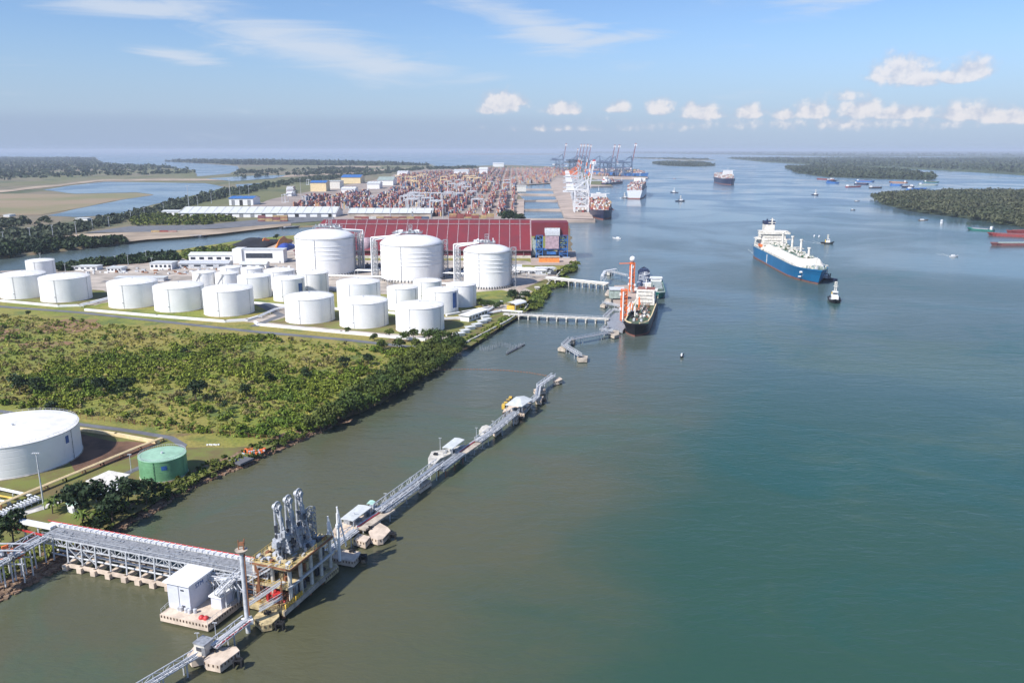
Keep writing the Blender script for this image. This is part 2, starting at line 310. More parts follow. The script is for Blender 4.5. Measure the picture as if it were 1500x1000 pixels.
    def build(s, name, mats, parent=None, label=None):
        me = bpy.data.meshes.new(name); o0 = parent.location if parent is not None else Vector((0, 0, 0))
        if parent is not None and parent.parent is not None: o0 = parent.parent.location
        if parent is not None and parent.get('local'): o0 = Vector((0, 0, 0))
        me.from_pydata([(v[0]-o0[0], v[1]-o0[1], v[2]-o0[2]) for v in s.v], [], s.f)
        for k in (mats if isinstance(mats, (list, tuple)) else [mats]): me.materials.append(M[k])
        me.polygons.foreach_set('material_index', s.m); me.polygons.foreach_set('use_smooth', s.sm)
        me.update(); o = bpy.data.objects.new(name, me); COL.objects.link(o)
        if parent is not None: o.parent = parent
        if parent is not None and parent.get('local'): o['local'] = 1
        if label: o['label'] = label
        return o
def tag(o, label, cat, group=None, kind=None):
    if label: o['label'] = label
    if cat: o['category'] = cat
    if group: o['group'] = group
    if kind: o['kind'] = kind
    return o
def thing(name, label, cat, loc=(0, 0, 0), group=None, rz=0.0, local=False):
    o = bpy.data.objects.new(name, None); COL.objects.link(o); o.location = loc; o.rotation_euler = (0, 0, rz); o.empty_display_size = 1
    if local: o['local'] = 1
    return tag(o, label, cat, group)
def kids(o): return [c for c in list(CH.get(o.name, []))]
CH = {}
def copy_tree(src, loc, rz=0.0, scale=None, label=None, group=None):
    r = src.copy(); COL.objects.link(r); r.location = loc; r.rotation_euler = (0, 0, rz)
    if scale: r.scale = scale if isinstance(scale, tuple) else (scale,)*3
    if label: r['label'] = label
    if group: r['group'] = group
    for ch in src.children:
        c = ch.copy(); COL.objects.link(c); c.parent = r
        for g in ch.children: d = g.copy(); COL.objects.link(d); d.parent = c
    return r
def struct(o): o['kind'] = 'structure'; return o
def px(pts, z=0.0): return [P(a, b, z) for a, b in pts]
# ---------------------------------------------------------------- water and land
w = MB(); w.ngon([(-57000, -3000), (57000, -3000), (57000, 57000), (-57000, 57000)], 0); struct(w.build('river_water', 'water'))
def inset(poly, d):
    n = len(poly); area = sum(poly[i][0]*poly[(i+1) % n][1]-poly[(i+1) % n][0]*poly[i][1] for i in range(n)); sg = 1 if area > 0 else -1; out = []
    for i in range(n):
        a, b, c = Vector(poly[i-1][:2]), Vector(poly[i][:2]), Vector(poly[(i+1) % n][:2])
        e1 = (b-a).normalized(); e2 = (c-b).normalized(); nn = Vector((-(e1+e2).y, (e1+e2).x))
        nn = nn.normalized() if nn.length > 1e-3 else Vector((0, 0)); out.append(b+nn*sg*d)
    return out
def rough_poly(pts, amp, step):
    out = []; n = len(pts)
    for i in range(n):
        a, b = pts[i], pts[(i+1) % n]; L = (b-a).length; k = min(40, max(1, int(L/step))); nrm = Vector((-(b-a).y, (b-a).x, 0)).normalized()
        for j in range(k):
            e = a.lerp(b, j/k); out.append(e+nrm*mnoise.noise(Vector((e.x, e.y, 3))*(0.35/step))*amp*2)
    return out
def land(name, pts, z, mats, skirt=4.0, amp=2.0, step=12.0, zpx=0.0):
    poly = rough_poly(px(pts, zpx), amp, step) if amp else px(pts, zpx)
    m = MB(); top = inset(poly, skirt); m.ngon(top, z); m.k = 1; n = len(poly)
    if z > 0.5:
        for i in range(n):
            j = (i+1) % n; a, b, c, d = poly[i], poly[j], top[j], top[i]
            m.face([(a[0], a[1], -0.6), (b[0], b[1], -0.6), (c[0], c[1], z), (d[0], d[1], z)], True)
    return struct(m.build(name, mats))
A_SHORE = [(0, 878), (30, 862), (60, 842), (100, 818), (125, 800), (150, 787), (185, 769), (230, 744), (285, 713), (340, 689), (385, 668), (430, 650), (470, 632), (500, 615), (530, 604), (565, 588), (600, 566), (640, 540), (680, 514), (700, 503), (725, 490), (750, 470), (775, 455), (786, 445), (796, 432), (800, 422), (815, 412), (822, 402), (838, 392), (845, 386), (843, 378), (836, 331)]
land('terminal_ground', [(-900, 1100), (-60, 905)]+A_SHORE+[(600, 333), (436, 345), (380, 350), (330, 356), (265, 366), (220, 374), (150, 381), (80, 389), (0, 405), (-200, 428), (-900, 480)], 2.0, ['land', 'mud'], 8.0)
land('port_ground', [(-900, 440), (-300, 400), (0, 379), (50, 373), (100, 367), (150, 361), (185, 357), (215, 353), (270, 350), (320, 345), (375, 338), (430, 333), (560, 329.5), (680, 326.5), (767, 324), (769, 293), (760, 284), (758, 272.5), (805, 269.5), (813, 285), (820, 300), (828, 322), (871, 323.5), (862, 295), (850, 274), (866, 273), (897, 272), (892, 268), (866, 261), (905, 257.5), (948, 261), (944, 256.5), (880, 251), (840, 246), (800, 244), (740, 242), (700, 243.5), (640, 244), (625, 241), (560, 238.5), (500, 237.5), (345, 237), (350, 248), (335, 255), (290, 259), (285, 250), (240, 243.5), (150, 240), (140, 230.5), (0, 230), (-900, 231)], 2.0, ['plain', 'mud'], 5.0, 3.0, 60.0)
# silty red bank of broken stone at the foreground shore
m = MB(); sh = rough_poly([P(-60, 905)]+[P(*q) for q in A_SHORE[:14]]+[P(480, 628)], 1.2, 4.0)[:-40]
m2 = [Vector((p.x, p.y)) for p in sh]
def strip_along(m, pts, w0, w1, z0, z1):
    for i in range(len(pts)-1):
        q = []
        for j in (i, i+1):
            d = (Vector(pts[min(j+1, len(pts)-1)][:2])-Vector(pts[max(j-1, 0)][:2])).normalized(); nn = Vector((-d.y, d.x))
            q.append((Vector(pts[j][:2])+nn*w0, Vector(pts[j][:2])+nn*w1))
        m.face([(*q[0][1], z1), (*q[0][0], z0), (*q[1][0], z0), (*q[1][1], z1)], True)
strip_along(m, sh, -1.5, 2.5, -0.2, .85); strip_along(m, sh, 2.5, 8.0, .85, 2.3)
struct(m.build('stony_bank', 'riprap'))
m = MB()
for i in range(1300):
    k = rng.integers(0, len(sh)-3); a, b = sh[k], sh[k+1]; e = a.lerp(b, rng.random()); d = (b-a).normalized(); nn = Vector((-d.y, d.x, 0)); o = rng.uniform(-1.5, 4.5)
    c = e+nn*o; r = rng.uniform(0.25, 0.8); m.box((c.x, c.y, max(0.0, min(2.1, 0.35+o*0.2))), (r*2, r*1.5, r), rng.uniform(0, 3))
tag(m.build('loose_stones', 'riprap'), 'reddish brown broken stones strewn along the muddy river bank', 'stones', None, 'stuff')
def sheet(name, pts, mt, z, zpx=2.0, amp=0, step=20):
    m = MB(); m.ngon(rough_poly(px(pts, zpx), amp, step) if amp else px(pts, zpx), z); return struct(m.build(name, mt))
# tank farm yards, roads
for k, q in enumerate([[(55, 478), (95, 468), (140, 468), (150, 478), (110, 488), (60, 489)], [(0, 484), (22, 482), (30, 492), (0, 498)], [(20, 504), (60, 500), (110, 502), (60, 512)]]): sheet('bare_earth', q, 'bare_soil', 2.1+k*.01, amp=3, step=5)
sheet('tank_farm_yard', [(-200, 428), (0, 410), (80, 394), (150, 388), (220, 383), (330, 372), (430, 352), (436, 381), (770, 382), (815, 395), (822, 401), (812, 410), (790, 422), (770, 432), (765, 440), (752, 455), (700, 462), (655, 497), (600, 498), (375, 473), (160, 448), (0, 441), (-200, 436)], 'yard_light', 2.03)
G = 0.05
for i, q in enumerate([
  [(-90, 424), (60, 420), (150, 425), (168, 433), (122, 446), (84, 446.5), (-90, 437)], [(150, 444), (235, 433), (380, 446), (408, 458), (358, 466), (330, 468), (126, 451)],
  [(400, 470), (470, 450), (640, 462), (700, 474), (650, 493), (560, 488), (378, 471)], [(300, 440), (470, 425), (700, 440), (712, 455), (640, 470), (470, 450), (380, 446)],
  [(655, 497), (718, 466), (775, 437), (790, 426), (800, 424), (792, 440), (768, 458), (742, 474), (716, 490), (688, 508)], [(765, 388), (820, 391), (838, 385), (843, 387), (824, 403), (812, 403), (760, 396)], [(770, 422), (800, 408), (815, 409), (800, 421), (782, 428)],
  [(697, 446), (748, 446), (760, 430), (735, 425), (697, 428)]]):
    sheet('bund_grass', q, 'grass_strip' if i in (0, 2, 4, 6) else 'land', 2.08+i*0.012, amp=0)
def road(name, pts, w, mt='asphalt', z=2.12, zpx=2.0):
    m = MB(); c = px(pts, zpx); strip_along(m, c, -w/2, w/2, z, z); 
    for i, f in enumerate(m.f): m.f[i] = f[::-1] if False else f
    return struct(m.build(name, mt))
road('perimeter_road', [(-200, 437), (0, 449), (120, 458), (375, 486), (500, 497), (600, 508), (655, 502), (690, 486), (720, 470)], 5.5, 'asphalt')
road('shore_road', [(560, 402), (660, 412), (700, 440), (740, 437), (766, 420), (800, 408), (822, 395)], 7, 'quay_concrete', 2.14)
road('inner_road', [(150, 412), (240, 414), (300, 425), (380, 446), (412, 462), (372, 478)], 6, 'asphalt', 2.16)
road('yard_road', [(0, 398), (120, 392), (260, 384), (430, 372)], 10, 'quay_concrete', 2.1)
# foreground terminal grounds
sheet('foreground_grass', [(-200, 600), (0, 603), (120, 616), (250, 640), (270, 655), (340, 655), (420, 645), (400, 655), (330, 683), (270, 710), (215, 742), (150, 775), (90, 808), (0, 850), (-200, 930)], 'grass_strip', 2.04, amp=1.0, step=10)
sheet('bunded_earth', [(-160, 625), (0, 622), (125, 636), (228, 649), (190, 668), (150, 680), (118, 690), (100, 672), (-160, 668)], 'brown_earth', 2.07, amp=3, step=9)
road('service_road', [(-120, 596), (0, 602), (120, 622), (190, 631), (250, 641), (268, 652), (262, 662)], 3.2, 'asphalt', 2.11)
road('tank_road', [(262, 660), (215, 680), (180, 696), (150, 712), (100, 726), (60, 742), (0, 765)], 3.0, 'asphalt', 2.13)
road('jetty_path', [(-30, 775), (20, 757), (60, 745), (98, 730)], 3.0, 'pale_concrete', 2.15)
# port side ground details
for i, (nm, q, mt) in enumerate([
  ('pond', [(62, 278), (110, 271), (155, 266.5), (300, 268.5), (330, 274), (300, 284), (262, 291), (225, 300), (180, 313.5), (118, 318), (72, 316), (120, 305), (180, 293), (226, 285), (200, 282), (110, 284)], 'water'),
  ('estuary_pond', [(0, 325), (10, 322), (35, 322), (20, 327), (0, 329)], 'water'),
  ('field', [(-300, 290), (0, 284), (110, 285), (200, 283), (225, 286), (180, 292), (118, 304), (60, 315), (0, 316), (-300, 322)], 'tan_field'),
  ('sand_flat', [(30, 361), (110, 345), (215, 340), (320, 336), (430, 326), (430, 331.5), (375, 336.5), (320, 343), (268, 348), (215, 351.5), (185, 355), (150, 358), (90, 358)], 'sand'),
  ('gravel_yard', [(130, 342), (190, 332), (300, 330), (480, 312), (500, 322), (400, 330), (330, 335), (225, 340)], 'asphalt'),
  ('container_yard_ground', [(330, 315), (395, 292), (470, 278), (560, 262), (600, 249), (700, 247), (770, 246), (835, 250), (845, 262), (806, 269), (757, 271.5), (757, 322), (500, 326), (480, 312)], 'yard_concrete'),
  ('airfield_strip', [(-300, 281), (0, 279), (70, 272), (150, 263), (330, 262), (600, 246), (600, 248), (340, 265), (150, 265.5), (70, 275), (0, 282.5), (-300, 285)], 'sand'),
  ('salt_pan', [(450, 253), (520, 249), (600, 248), (560, 254), (480, 257)], 'sand'), ('mud_flat', [(470, 243.5), (560, 244), (556, 246), (500, 245)], 'sand'),
  ('lagoon', [(300, 262), (370, 258), (420, 257), (400, 262), (340, 266)], 'water'), ('creek', [(345, 271), (380, 269), (375, 273), (345, 275)], 'water')]):
    sheet(nm, q, mt, 2.3+i*0.12, amp=6 if mt != 'quay_concrete' else 0, step=60)
sheet('quay_surface', [(806, 270), (828, 321.5), (869, 322.5), (860, 295), (848, 270), (838, 262), (815, 262)], 'quay_concrete', 4.0)
m = MB()
for a, b, c_, d in (((806, 270), (828, 322), (870, 323.5), (849, 270)), ((757.5, 324.5), (757.5, 321.5), (871, 321.3), (872, 324.3)), ((758, 307.6), (776, 307.6), (824, 308.6), (824, 307.2)), ((758, 295), (776, 294.2), (816, 294.8), (816, 293.6)), ((758, 285.2), (758, 284.3), (815, 285.2), (815, 286)), ((758, 277.8), (758, 277.3), (811, 277.6), (811, 278.0)), ((866, 271), (850, 272.5), (866, 274), (898, 273)), ((868, 258), (866, 261.5), (946, 262.5), (950, 260.5))):
    q = px([a, b, c_, d], 2); m.prism([(v.x, v.y) for v in q], -0.5, 3.9)
struct(m.build('quay_deck', 'quay_concrete'))
sheet('causeway_pavement', [(757, 321.5), (757.5, 293), (768, 292), (767, 321.5)], 'quay_concrete', 3.2)
# islands and far shores
land('mangrove_island', [(1277, 291), (1290, 299), (1330, 309), (1400, 318), (1500, 334), (1800, 372), (1900, 330), (1700, 288), (1500, 283), (1400, 283), (1330, 285)], 1.0, ['canopy_mass', 'canopy_mass'], 8, 6, 60)
land('river_island', [(1150, 246.5), (1170, 254), (1210, 259.5), (1290, 262.5), (1368, 264), (1369, 259), (1330, 252), (1250, 246.5), (1200, 245.3)], 1.0, ['canopy_mass', 'canopy_mass'], 10, 12, 120)
land('long_island', [(1062, 232), (1120, 237.5), (1180, 241.5), (1190, 244.5), (1300, 246), (1400, 251), (1500, 256.5), (1800, 268), (1800, 236), (1500, 233), (1300, 232.2)], 8.0, ['canopy_mass', 'canopy_mass'], 12, 20, 300)
land('far_shore', [(820, 224.2), (960, 225.0), (1100, 227.0), (1250, 230), (1370, 229.5), (1500, 232.0), (2100, 236), (2100, 221.9), (820, 221.9)], 14.0, ['canopy_mass', 'canopy_mass'], 15, 60, 900)
land('shoal_island', [(954, 239.5), (975, 243), (1020, 244.3), (1050, 243), (1030, 239), (975, 237.5)], 1.0, ['canopy_mass', 'canopy_mass'], 8, 8, 90)
land('sandy_island', [(912, 231.5), (960, 233), (1010, 236.2), (1050, 235.2), (1030, 232.7), (980, 231.2)], 1.0, ['plain', 'sand'], 8, 10, 120)
land('far_spit', [(640, 216+10), (700, 226.5), (830, 226.5), (830, 225.6), (720, 225.2)], 1.0, ['mud', 'mud'], 8, 20, 300)
land('western_spit', [(240, 236.5), (300, 239.5), (345, 243), (600, 243.5), (640, 241), (560, 239.2), (400, 235.5), (300, 235)], 1.5, ['plain', 'mud'], 8, 15, 200)
# ---------------------------------------------------------------- foliage
def crown(n, lobes, size, seed, inner=0.72):
    r = np.random.default_rng(seed); L = np.array([l[:3] for l in lobes], float); RR = np.array([l[3] for l in lobes], float)
    k = r.choice(len(lobes), n, p=RR**2/np.sum(RR**2)); d = r.normal(size=(n, 3)); d[:, 2] = np.abs(d[:, 2])*1.0-0.35*r.random(n); d /= np.linalg.norm(d, axis=1)[:, None]
    rad = RR[k]*(inner+(1-inner)*r.random(n))*(0.9+0.25*r.random(n)); c = L[k]+d*rad[:, None]
    nn = d+0.75*r.normal(size=(n, 3)); nn /= np.linalg.norm(nn, axis=1)[:, None]
    a = np.cross(nn, r.normal(size=(n, 3))); a /= np.linalg.norm(a, axis=1)[:, None]; b = np.cross(nn, a)
    s = size*(0.6+0.8*r.random(n))[:, None]; t = s*(0.5+0.4*r.random(n))[:, None]
    V = np.stack([c-a*s, c-b*t*0.8+a*s*0.15, c+a*s, c+b*t], 1)
    return V    # n,4,3
def quads_object(name, V, mt, parent=None):
    n = len(V); me = bpy.data.meshes.new(name); me.vertices.add(n*4); me.vertices.foreach_set('co', V.reshape(-1).astype(np.float32))
    me.loops.add(n*4); me.loops.foreach_set('vertex_index', np.arange(n*4, dtype=np.int32)); me.polygons.add(n); me.polygons.foreach_set('loop_start', np.arange(0, n*4, 4, dtype=np.int32))
    try: me.polygons.foreach_set('loop_total', np.full(n, 4, dtype=np.int32))
    except Exception: pass
    me.materials.append(M[mt]); me.update(calc_edges=True); o = bpy.data.objects.new(name, me); COL.objects.link(o)
    if parent is not None: o.parent = parent
    return o
def rlobes(r, n, spread, rad, h, flat=0.6):
    return [(r.uniform(-spread, spread), r.uniform(-spread, spread), h+r.uniform(-0.5, 0.5)*spread*flat, rad*r.uniform(0.6, 1.05)) for _ in range(n)]
def inpoly(x, y, poly):
    c = False; n = len(poly)
    for i in range(n):
        x1, y1 = poly[i][0], poly[i][1]; x2, y2 = poly[i-1][0], poly[i-1][1]
        if (y1 > y) != (y2 > y) and x < (x2-x1)*(y-y1)/(y2-y1)+x1: c = not c
    return c
def scatter(name, poly, count, size, mt, label, cat, n=50, leaf=0.7, dens=None, zb=2.0, variants=6, sz=(0.7, 1.3), tall=0.8):
    pr = random.Random(hash_(name)); xs = [p[0] for p in poly]; ys = [p[1] for p in poly]
    protos = [crown(n, rlobes(pr, 4, size*0.5, size*0.62, size*tall*0.45), leaf, i+11) for i in range(variants)]
    out = []; tries = 0
    while len(out) < count and tries < count*40:
        tries += 1; x = pr.uniform(min(xs), max(xs)); y = pr.uniform(min(ys), max(ys))
        if not inpoly(x, y, poly) or (dens and pr.random() > dens(x, y)): continue
        a = pr.uniform(0, 6.28); s = pr.uniform(*sz); c, q = math.cos(a)*s, math.sin(a)*s
        V = protos[pr.randrange(variants)]; out.append(np.stack([V[..., 0]*c-V[..., 1]*q+x, V[..., 0]*q+V[..., 1]*c+y, V[..., 2]*s*pr.uniform(0.8, 1.2)+zb], -1))
    o = quads_object(name, np.concatenate(out), mt); return tag(o, label, cat, None, 'stuff')
def ordn(n):
    b = 'zeroth first second third fourth fifth sixth seventh eighth ninth tenth eleventh twelfth thirteenth fourteenth fifteenth sixteenth seventeenth eighteenth nineteenth'.split()
    c = {2: 'twenty', 3: 'thirty', 4: 'forty', 5: 'fifty'}
    if n < 20: return b[n]
    d, r = divmod(n, 10)
    return (c[d][:-1]+'ieth') if r == 0 else c[d]+' '+b[r]
def hash_(s): return sum(ord(c)*(i+7) for i, c in enumerate(s))
def pw(pts, z=2.0): return [(v.x, v.y) for v in px(pts, z)]
FIELD = pw([(-120, 452), (0, 462), (375, 493), (600, 512), (668, 515), (640, 532), (600, 560), (555, 584), (500, 608), (470, 625), (420, 640), (330, 640), (262, 634), (130, 610), (0, 594), (-120, 588)])
def fd(x, y):
    v = mnoise.noise(Vector((x, y, 0))*0.016)+0.6*mnoise.noise(Vector((x, y, 9))*0.05); brown = 0.55 if (x < -230 and y > 470) else 0
    return 0.05 if v < -0.10 else (0.9 if v-brown > 0.08 else 0.28)
OPEN1 = pw([(622, 513), (648, 519), (618, 548), (566, 575), (505, 600), (468, 616), (445, 606), (490, 580), (530, 556), (575, 530)]); OPEN2 = pw([(-90, 452), (150, 456), (250, 474), (200, 492), (150, 505), (70, 510), (-90, 530)])
def fd2(x, y):
    if inpoly(x, y, OPEN1): return .04
    if inpoly(x, y, OPEN2): return .10*fd(x, y)
    return fd3(x, y)
def fd3(x, y): return max(0.03, fd(x, y)-(0.65 if x < -200 and y > 455 else 0))
scatter('field_thicket', FIELD, 1750, 2.3, 'leaf_bush', 'dense mid green thicket of low bushes over the open field', 'bushes', 84, 0.5, fd2, sz=(0.45, 1.4))
scatter('dry_thicket', FIELD, 900, 1.8, 'leaf_brown', 'dry olive brown scrub scattered through the open field', 'scrub', 40, 0.5, lambda x, y: 0.6 if mnoise.noise(Vector((x, y, 40))*0.02) > 0.0 else 0.05, sz=(0.5, 1.3))
scatter('tall_grass', FIELD, 5200, 1.3, 'leaf_grass', 'low yellowish green ground cover between the bushes of the field', 'ground cover', 12, 0.55, None, sz=(0.5, 1.3), tall=0.5)
scatter('bank_weeds', pw([(90, 806), (150, 772), (215, 738), (285, 705), (340, 680), (400, 652), (450, 636), (440, 632), (380, 648), (300, 680), (210, 725), (140, 760), (80, 795)]), 190, 1.0, 'leaf_mangrove', 'green weeds and creepers along the top of the stony river bank', 'weeds', 26, 0.5)
scatter('water_edge_weeds', pw([(98, 818), (150, 785), (230, 744), (340, 689), (430, 651), (470, 634), (465, 628), (420, 643), (330, 682), (220, 737), (140, 776), (88, 808)], 0.5), 80, 1.2, 'leaf_belt', 'dark green weeds reaching down the stony bank to the water', 'weeds', 30, 0.5, zb=1.2)
scatter('bank_scrub', pw([(0, 850), (45, 828), (90, 805), (80, 790), (0, 825)]), 120, 1.0, 'leaf_mangrove', 'small weeds under the pipe bridge at the water edge', 'weeds', 20, 0.45)
scatter('slope_bushes', pw([(655, 508), (700, 500), (750, 468), (785, 444), (778, 442), (740, 466), (700, 490)]), 130, 2.0, 'leaf_mangrove', 'low green bushes on the bank beside the sea wall of the tank farm', 'bushes', 40, 0.8, zb=1.0)
scatter('sea_wall_mangroves', pw([(776, 456), (792, 446), (803, 428), (798, 422), (786, 426), (778, 440)]), 70, 3.2, 'leaf_mangrove', 'light green mangroves in front of the sea wall between the two trestles', 'mangroves', 60, 1.0, zb=1.0)
scatter('point_mangroves', pw([(798, 424), (835, 415), (832, 409), (812, 409)]), 40, 3.0, 'leaf_mangrove', 'green mangroves beside the start of the farther trestle', 'mangroves', 60, 1.0, zb=1.0)
scatter('corner_mangroves', pw([(822, 402), (842, 396), (846, 387), (838, 384), (826, 394)]), 40, 3.4, 'leaf_mangrove', 'green mangroves at the corner of the bank below the red shed', 'mangroves', 60, 1.1, zb=1.0)
scatter('creek_mangroves', pw([(-250, 398), (0, 377), (100, 365), (180, 357), (186, 353), (120, 355), (60, 357), (0, 363), (-250, 372)]), 900, 7, 'leaf_dark', 'dark mangrove belt on the far bank of the creek at the left', 'mangroves', 50, 2.2)
scatter('channel_trees', pw([(-200, 346), (0, 340), (90, 332), (165, 318), (225, 306), (255, 296), (300, 288), (318, 292), (280, 302), (220, 318), (160, 330), (100, 346), (30, 358), (-200, 372)]), 850, 7, 'leaf_far', 'dark green wood running from the left edge toward the white warehouse', 'woodland', 44, 2.4, lambda x, y: 0.9 if mnoise.noise(Vector((x, y, 0))*0.012) > -0.2 else 0.25)
scatter('hedge_wood', pw([(-200, 330), (0, 325), (70, 322), (75, 327), (20, 333), (-200, 342)]), 140, 7, 'leaf_far', 'dark wood beside the ponds at the left edge', 'woodland', 40, 2.6)
scatter('avenue_trees', pw([(250, 297), (330, 280), (400, 270), (440, 263), (520, 256), (620, 247), (620, 249), (520, 259), (440, 268), (400, 276), (330, 290), (270, 300)]), 600, 10, 'leaf_far', 'line of dark trees behind the warehouses reaching toward the port', 'woodland', 30, 3.5)
scatter('warehouse_green', pw([(190, 322), (240, 316), (330, 318), (350, 324), (300, 330), (195, 331)]), 260, 6, 'leaf_mangrove', 'bright green scrub in front of the long white warehouse', 'scrub', 40, 1.8)
scatter('near_bank_trees', pw([(82, 393), (150, 384), (215, 377), (255, 374), (262, 382), (200, 386), (150, 390), (82, 399)]), 260, 5, 'leaf_dark', 'dark trees on the near bank behind the tanks at the left', 'woodland', 50, 1.6)
scatter('heap_scrub', pw([(262, 379), (270, 371), (330, 364), (345, 366), (330, 374), (275, 382)]), 200, 4, 'leaf_mangrove', 'olive scrub on the bank beside the black coal heap', 'scrub', 40, 1.4)
scatter('island_mangroves', pw([(1276, 291), (1290, 300), (1330, 310), (1400, 319.5), (1500, 336), (1700, 361), (1700, 292), (1500, 283.5), (1400, 283.5), (1330, 285.5)], 0), 4600, 9, 'leaf_island', 'olive green mangrove forest covering the island at the right edge', 'mangroves', 44, 2.0, zb=3.0, tall=1.0)
scatter('river_island_mangroves', pw([(1152, 246.5), (1170, 253.5), (1210, 259), (1290, 262), (1366, 263.7), (1368, 259.2), (1330, 252.5), (1250, 247), (1200, 245.6)], 0), 3800, 14, 'leaf_far', 'dark mangrove forest on the long low island behind the anchored barges', 'mangroves', 12, 6, zb=1, tall=0.9)
scatter('long_island_mangroves', pw([(1066, 232.2), (1120, 237), (1180, 241), (1190, 244), (1300, 245.5), (1400, 250.5), (1500, 256), (1750, 266), (1750, 236.4), (1500, 233.3), (1300, 232.5)], 0), 9000, 24, 'leaf_far', 'blue green forest on the wide island beyond the anchored barges', 'forest', 8, 11, zb=2, tall=0.4, sz=(.5, 1.0))
scatter('far_shore_forest', pw([(825, 224), (960, 224.8), (1100, 226.8), (1250, 229.7), (1370, 229.2), (1500, 231.5), (2000, 235.6), (2000, 222.3), (825, 222.3)], 0), 5000, 60, 'leaf_far', 'hazy forest along the far shore on the right horizon', 'forest', 7, 26, zb=4, tall=0.3, sz=(.5, 1.0))
scatter('shoal_mangroves', pw([(956, 239.5), (975, 242.6), (1020, 244), (1048, 242.8), (1028, 239.3), (975, 237.9)], 0), 1600, 14, 'leaf_far', 'dark mangroves on the small flat island in mid channel', 'mangroves', 12, 6, zb=0, tall=0.7)
scatter('sandy_island_scrub', pw([(914, 231.7), (960, 232.8), (1048, 235.1), (1030, 233), (980, 231.5)], 0), 160, 22, 'leaf_far', 'sparse scrub on the sandy island beyond the port', 'scrub', 14, 9, zb=-6, tall=0.5)
scatter('delta_forest', pw([(-300, 231), (0, 231), (137, 231.5), (150, 240.5), (240, 244), (285, 251), (286, 254), (150, 258), (60, 261), (0, 265), (-300, 272)]), 7000, 17, 'leaf_far', 'dark blue green forest on the flat delta at the far left', 'forest', 12, 8, lambda x, y: 0.95 if mnoise.noise(Vector((x, y, 0))*0.0012) > -0.25 else 0.3, zb=1, tall=0.5)
scatter('western_forest', pw([(242, 236.6), (300, 239), (345, 241.5), (470, 242.3), (630, 242.5), (560, 239.4), (400, 236), (300, 235.4)]), 4200, 18, 'leaf_far', 'dark forest strip on the western spit behind the port fields', 'forest', 10, 9, zb=1, tall=0.5)
scatter('plain_hedges', pw([(345, 250), (640, 246), (700, 244.5), (700, 247), (560, 252), (345, 262)]), 420, 14, 'leaf_far', 'scattered hedges and trees on the plain behind the port', 'scrub', 14, 6, lambda x, y: 0.9 if mnoise.noise(Vector((x, y*0.4, 0))*0.004) > 0.12 else 0.08)
def tree_proto(name, mt, lab, cat, h, r, nleaf, leaf, seed, trunk=0.3, grp=None, low=0.25):
    pr = random.Random(seed); t = thing(name, lab, cat, (0, 0, -500), grp, local=True); m = MB(); top = Vector((pr.uniform(-.4, .4), pr.uniform(-.4, .4), h*0.6))
    m.cyl((0, 0, -0.5), top*0.55, trunk, trunk*0.7, 7); m.cyl(top*0.55, top, trunk*0.7, trunk*0.3, 6); lob = []
    for i in range(7):
        a = i*2.4+pr.random(); rr = r*pr.uniform(0.35, 0.62); c = Vector((math.cos(a)*rr, math.sin(a)*rr, h*pr.uniform(low+0.15, 0.78)))
        m.cyl(top*pr.uniform(0.45, 0.9), c, trunk*0.35, trunk*0.1, 5); lob.append((*c, r*pr.uniform(0.38, 0.6)))
    lob.append((top.x, top.y, h*0.78, r*0.5)); m.build('trunk', 'trunk', t); quads_object('crown', crown(nleaf, lob, leaf, seed, 0.6), mt, t)
    t['tmp'] = 1; return t
used = set()
def place(proto, loc, rz=0.0, sc=1.0, label=None, group=None):
    loc = Vector(loc)
    if proto.name not in used:
        used.add(proto.name); proto.location = loc; proto.rotation_euler = (0, 0, rz); proto.scale = sc if isinstance(sc, tuple) else (sc,)*3
        if label: proto['label'] = label
        if group: proto['group'] = group
        return proto
    return copy_tree(proto, loc, rz, sc, label, group)
mang = [tree_proto('mangrove_tree', 'leaf_belt', '', 'tree', 7.5, 4.6, 420, 0.62, 50+i) for i in range(4)]
shl = [P(*q) for q in [(462, 634), (500, 611), (530, 600), (565, 584), (600, 562), (640, 536), (672, 514)]]
pr = random.Random(5)
def along(pts, d):
    for a, b in zip(pts, pts[1:]):
        L = (b-a).length
        if d <= L: return a.lerp(b, d/L), (b-a).normalized()
        d -= L
    return pts[-1], (pts[-1]-pts[-2]).normalized()
tot = sum((b-a).length for a, b in zip(shl, shl[1:])); d = 0; row = 0
while d < tot:
    c, t = along(shl, d); nn = Vector((-t.y, t.x, 0)); wid = 9+14*min(1, d/tot*2)
    for k in range(3 if d > tot*0.2 else 2):
        e = c+nn*(-2.6+k*wid/3+pr.uniform(-1, 1))+t*pr.uniform(-1.5, 1.5)
        place(mang[pr.randrange(4)], (e.x, e.y, .2 if k == 0 else 1.2), pr.uniform(0, 6), pr.uniform(0.75, 1.15), ordn(row+1)+' mangrove tree from the stony bank, in the '+('waterside', 'middle', 'inland')[k]+' row of the shore belt', 'mangrove trees along the field shore')
    d += 5.2; row += 1
for k, (a, b, s) in enumerate([(606, 497, .9), (628, 500, 1.0), (645, 503, 1.1), (662, 506, 1.1), (672, 510, 1.0), (592, 500, .8), (570, 494, .7), (548, 499, .6), (510, 488, .55), (585, 512, .9), (560, 512, .8), (610, 512, .9)]):
    v = P(a, b, 2); place(mang[k % 4], v, k, s, ordn(k+1)+' rounded green tree on the field edge below the white bund wall', 'trees below the bund wall')
dark = [tree_proto('dark_tree', 'leaf_dark', '', 'tree', 9, 4.6, 520, 0.6, 80+i) for i in range(3)]
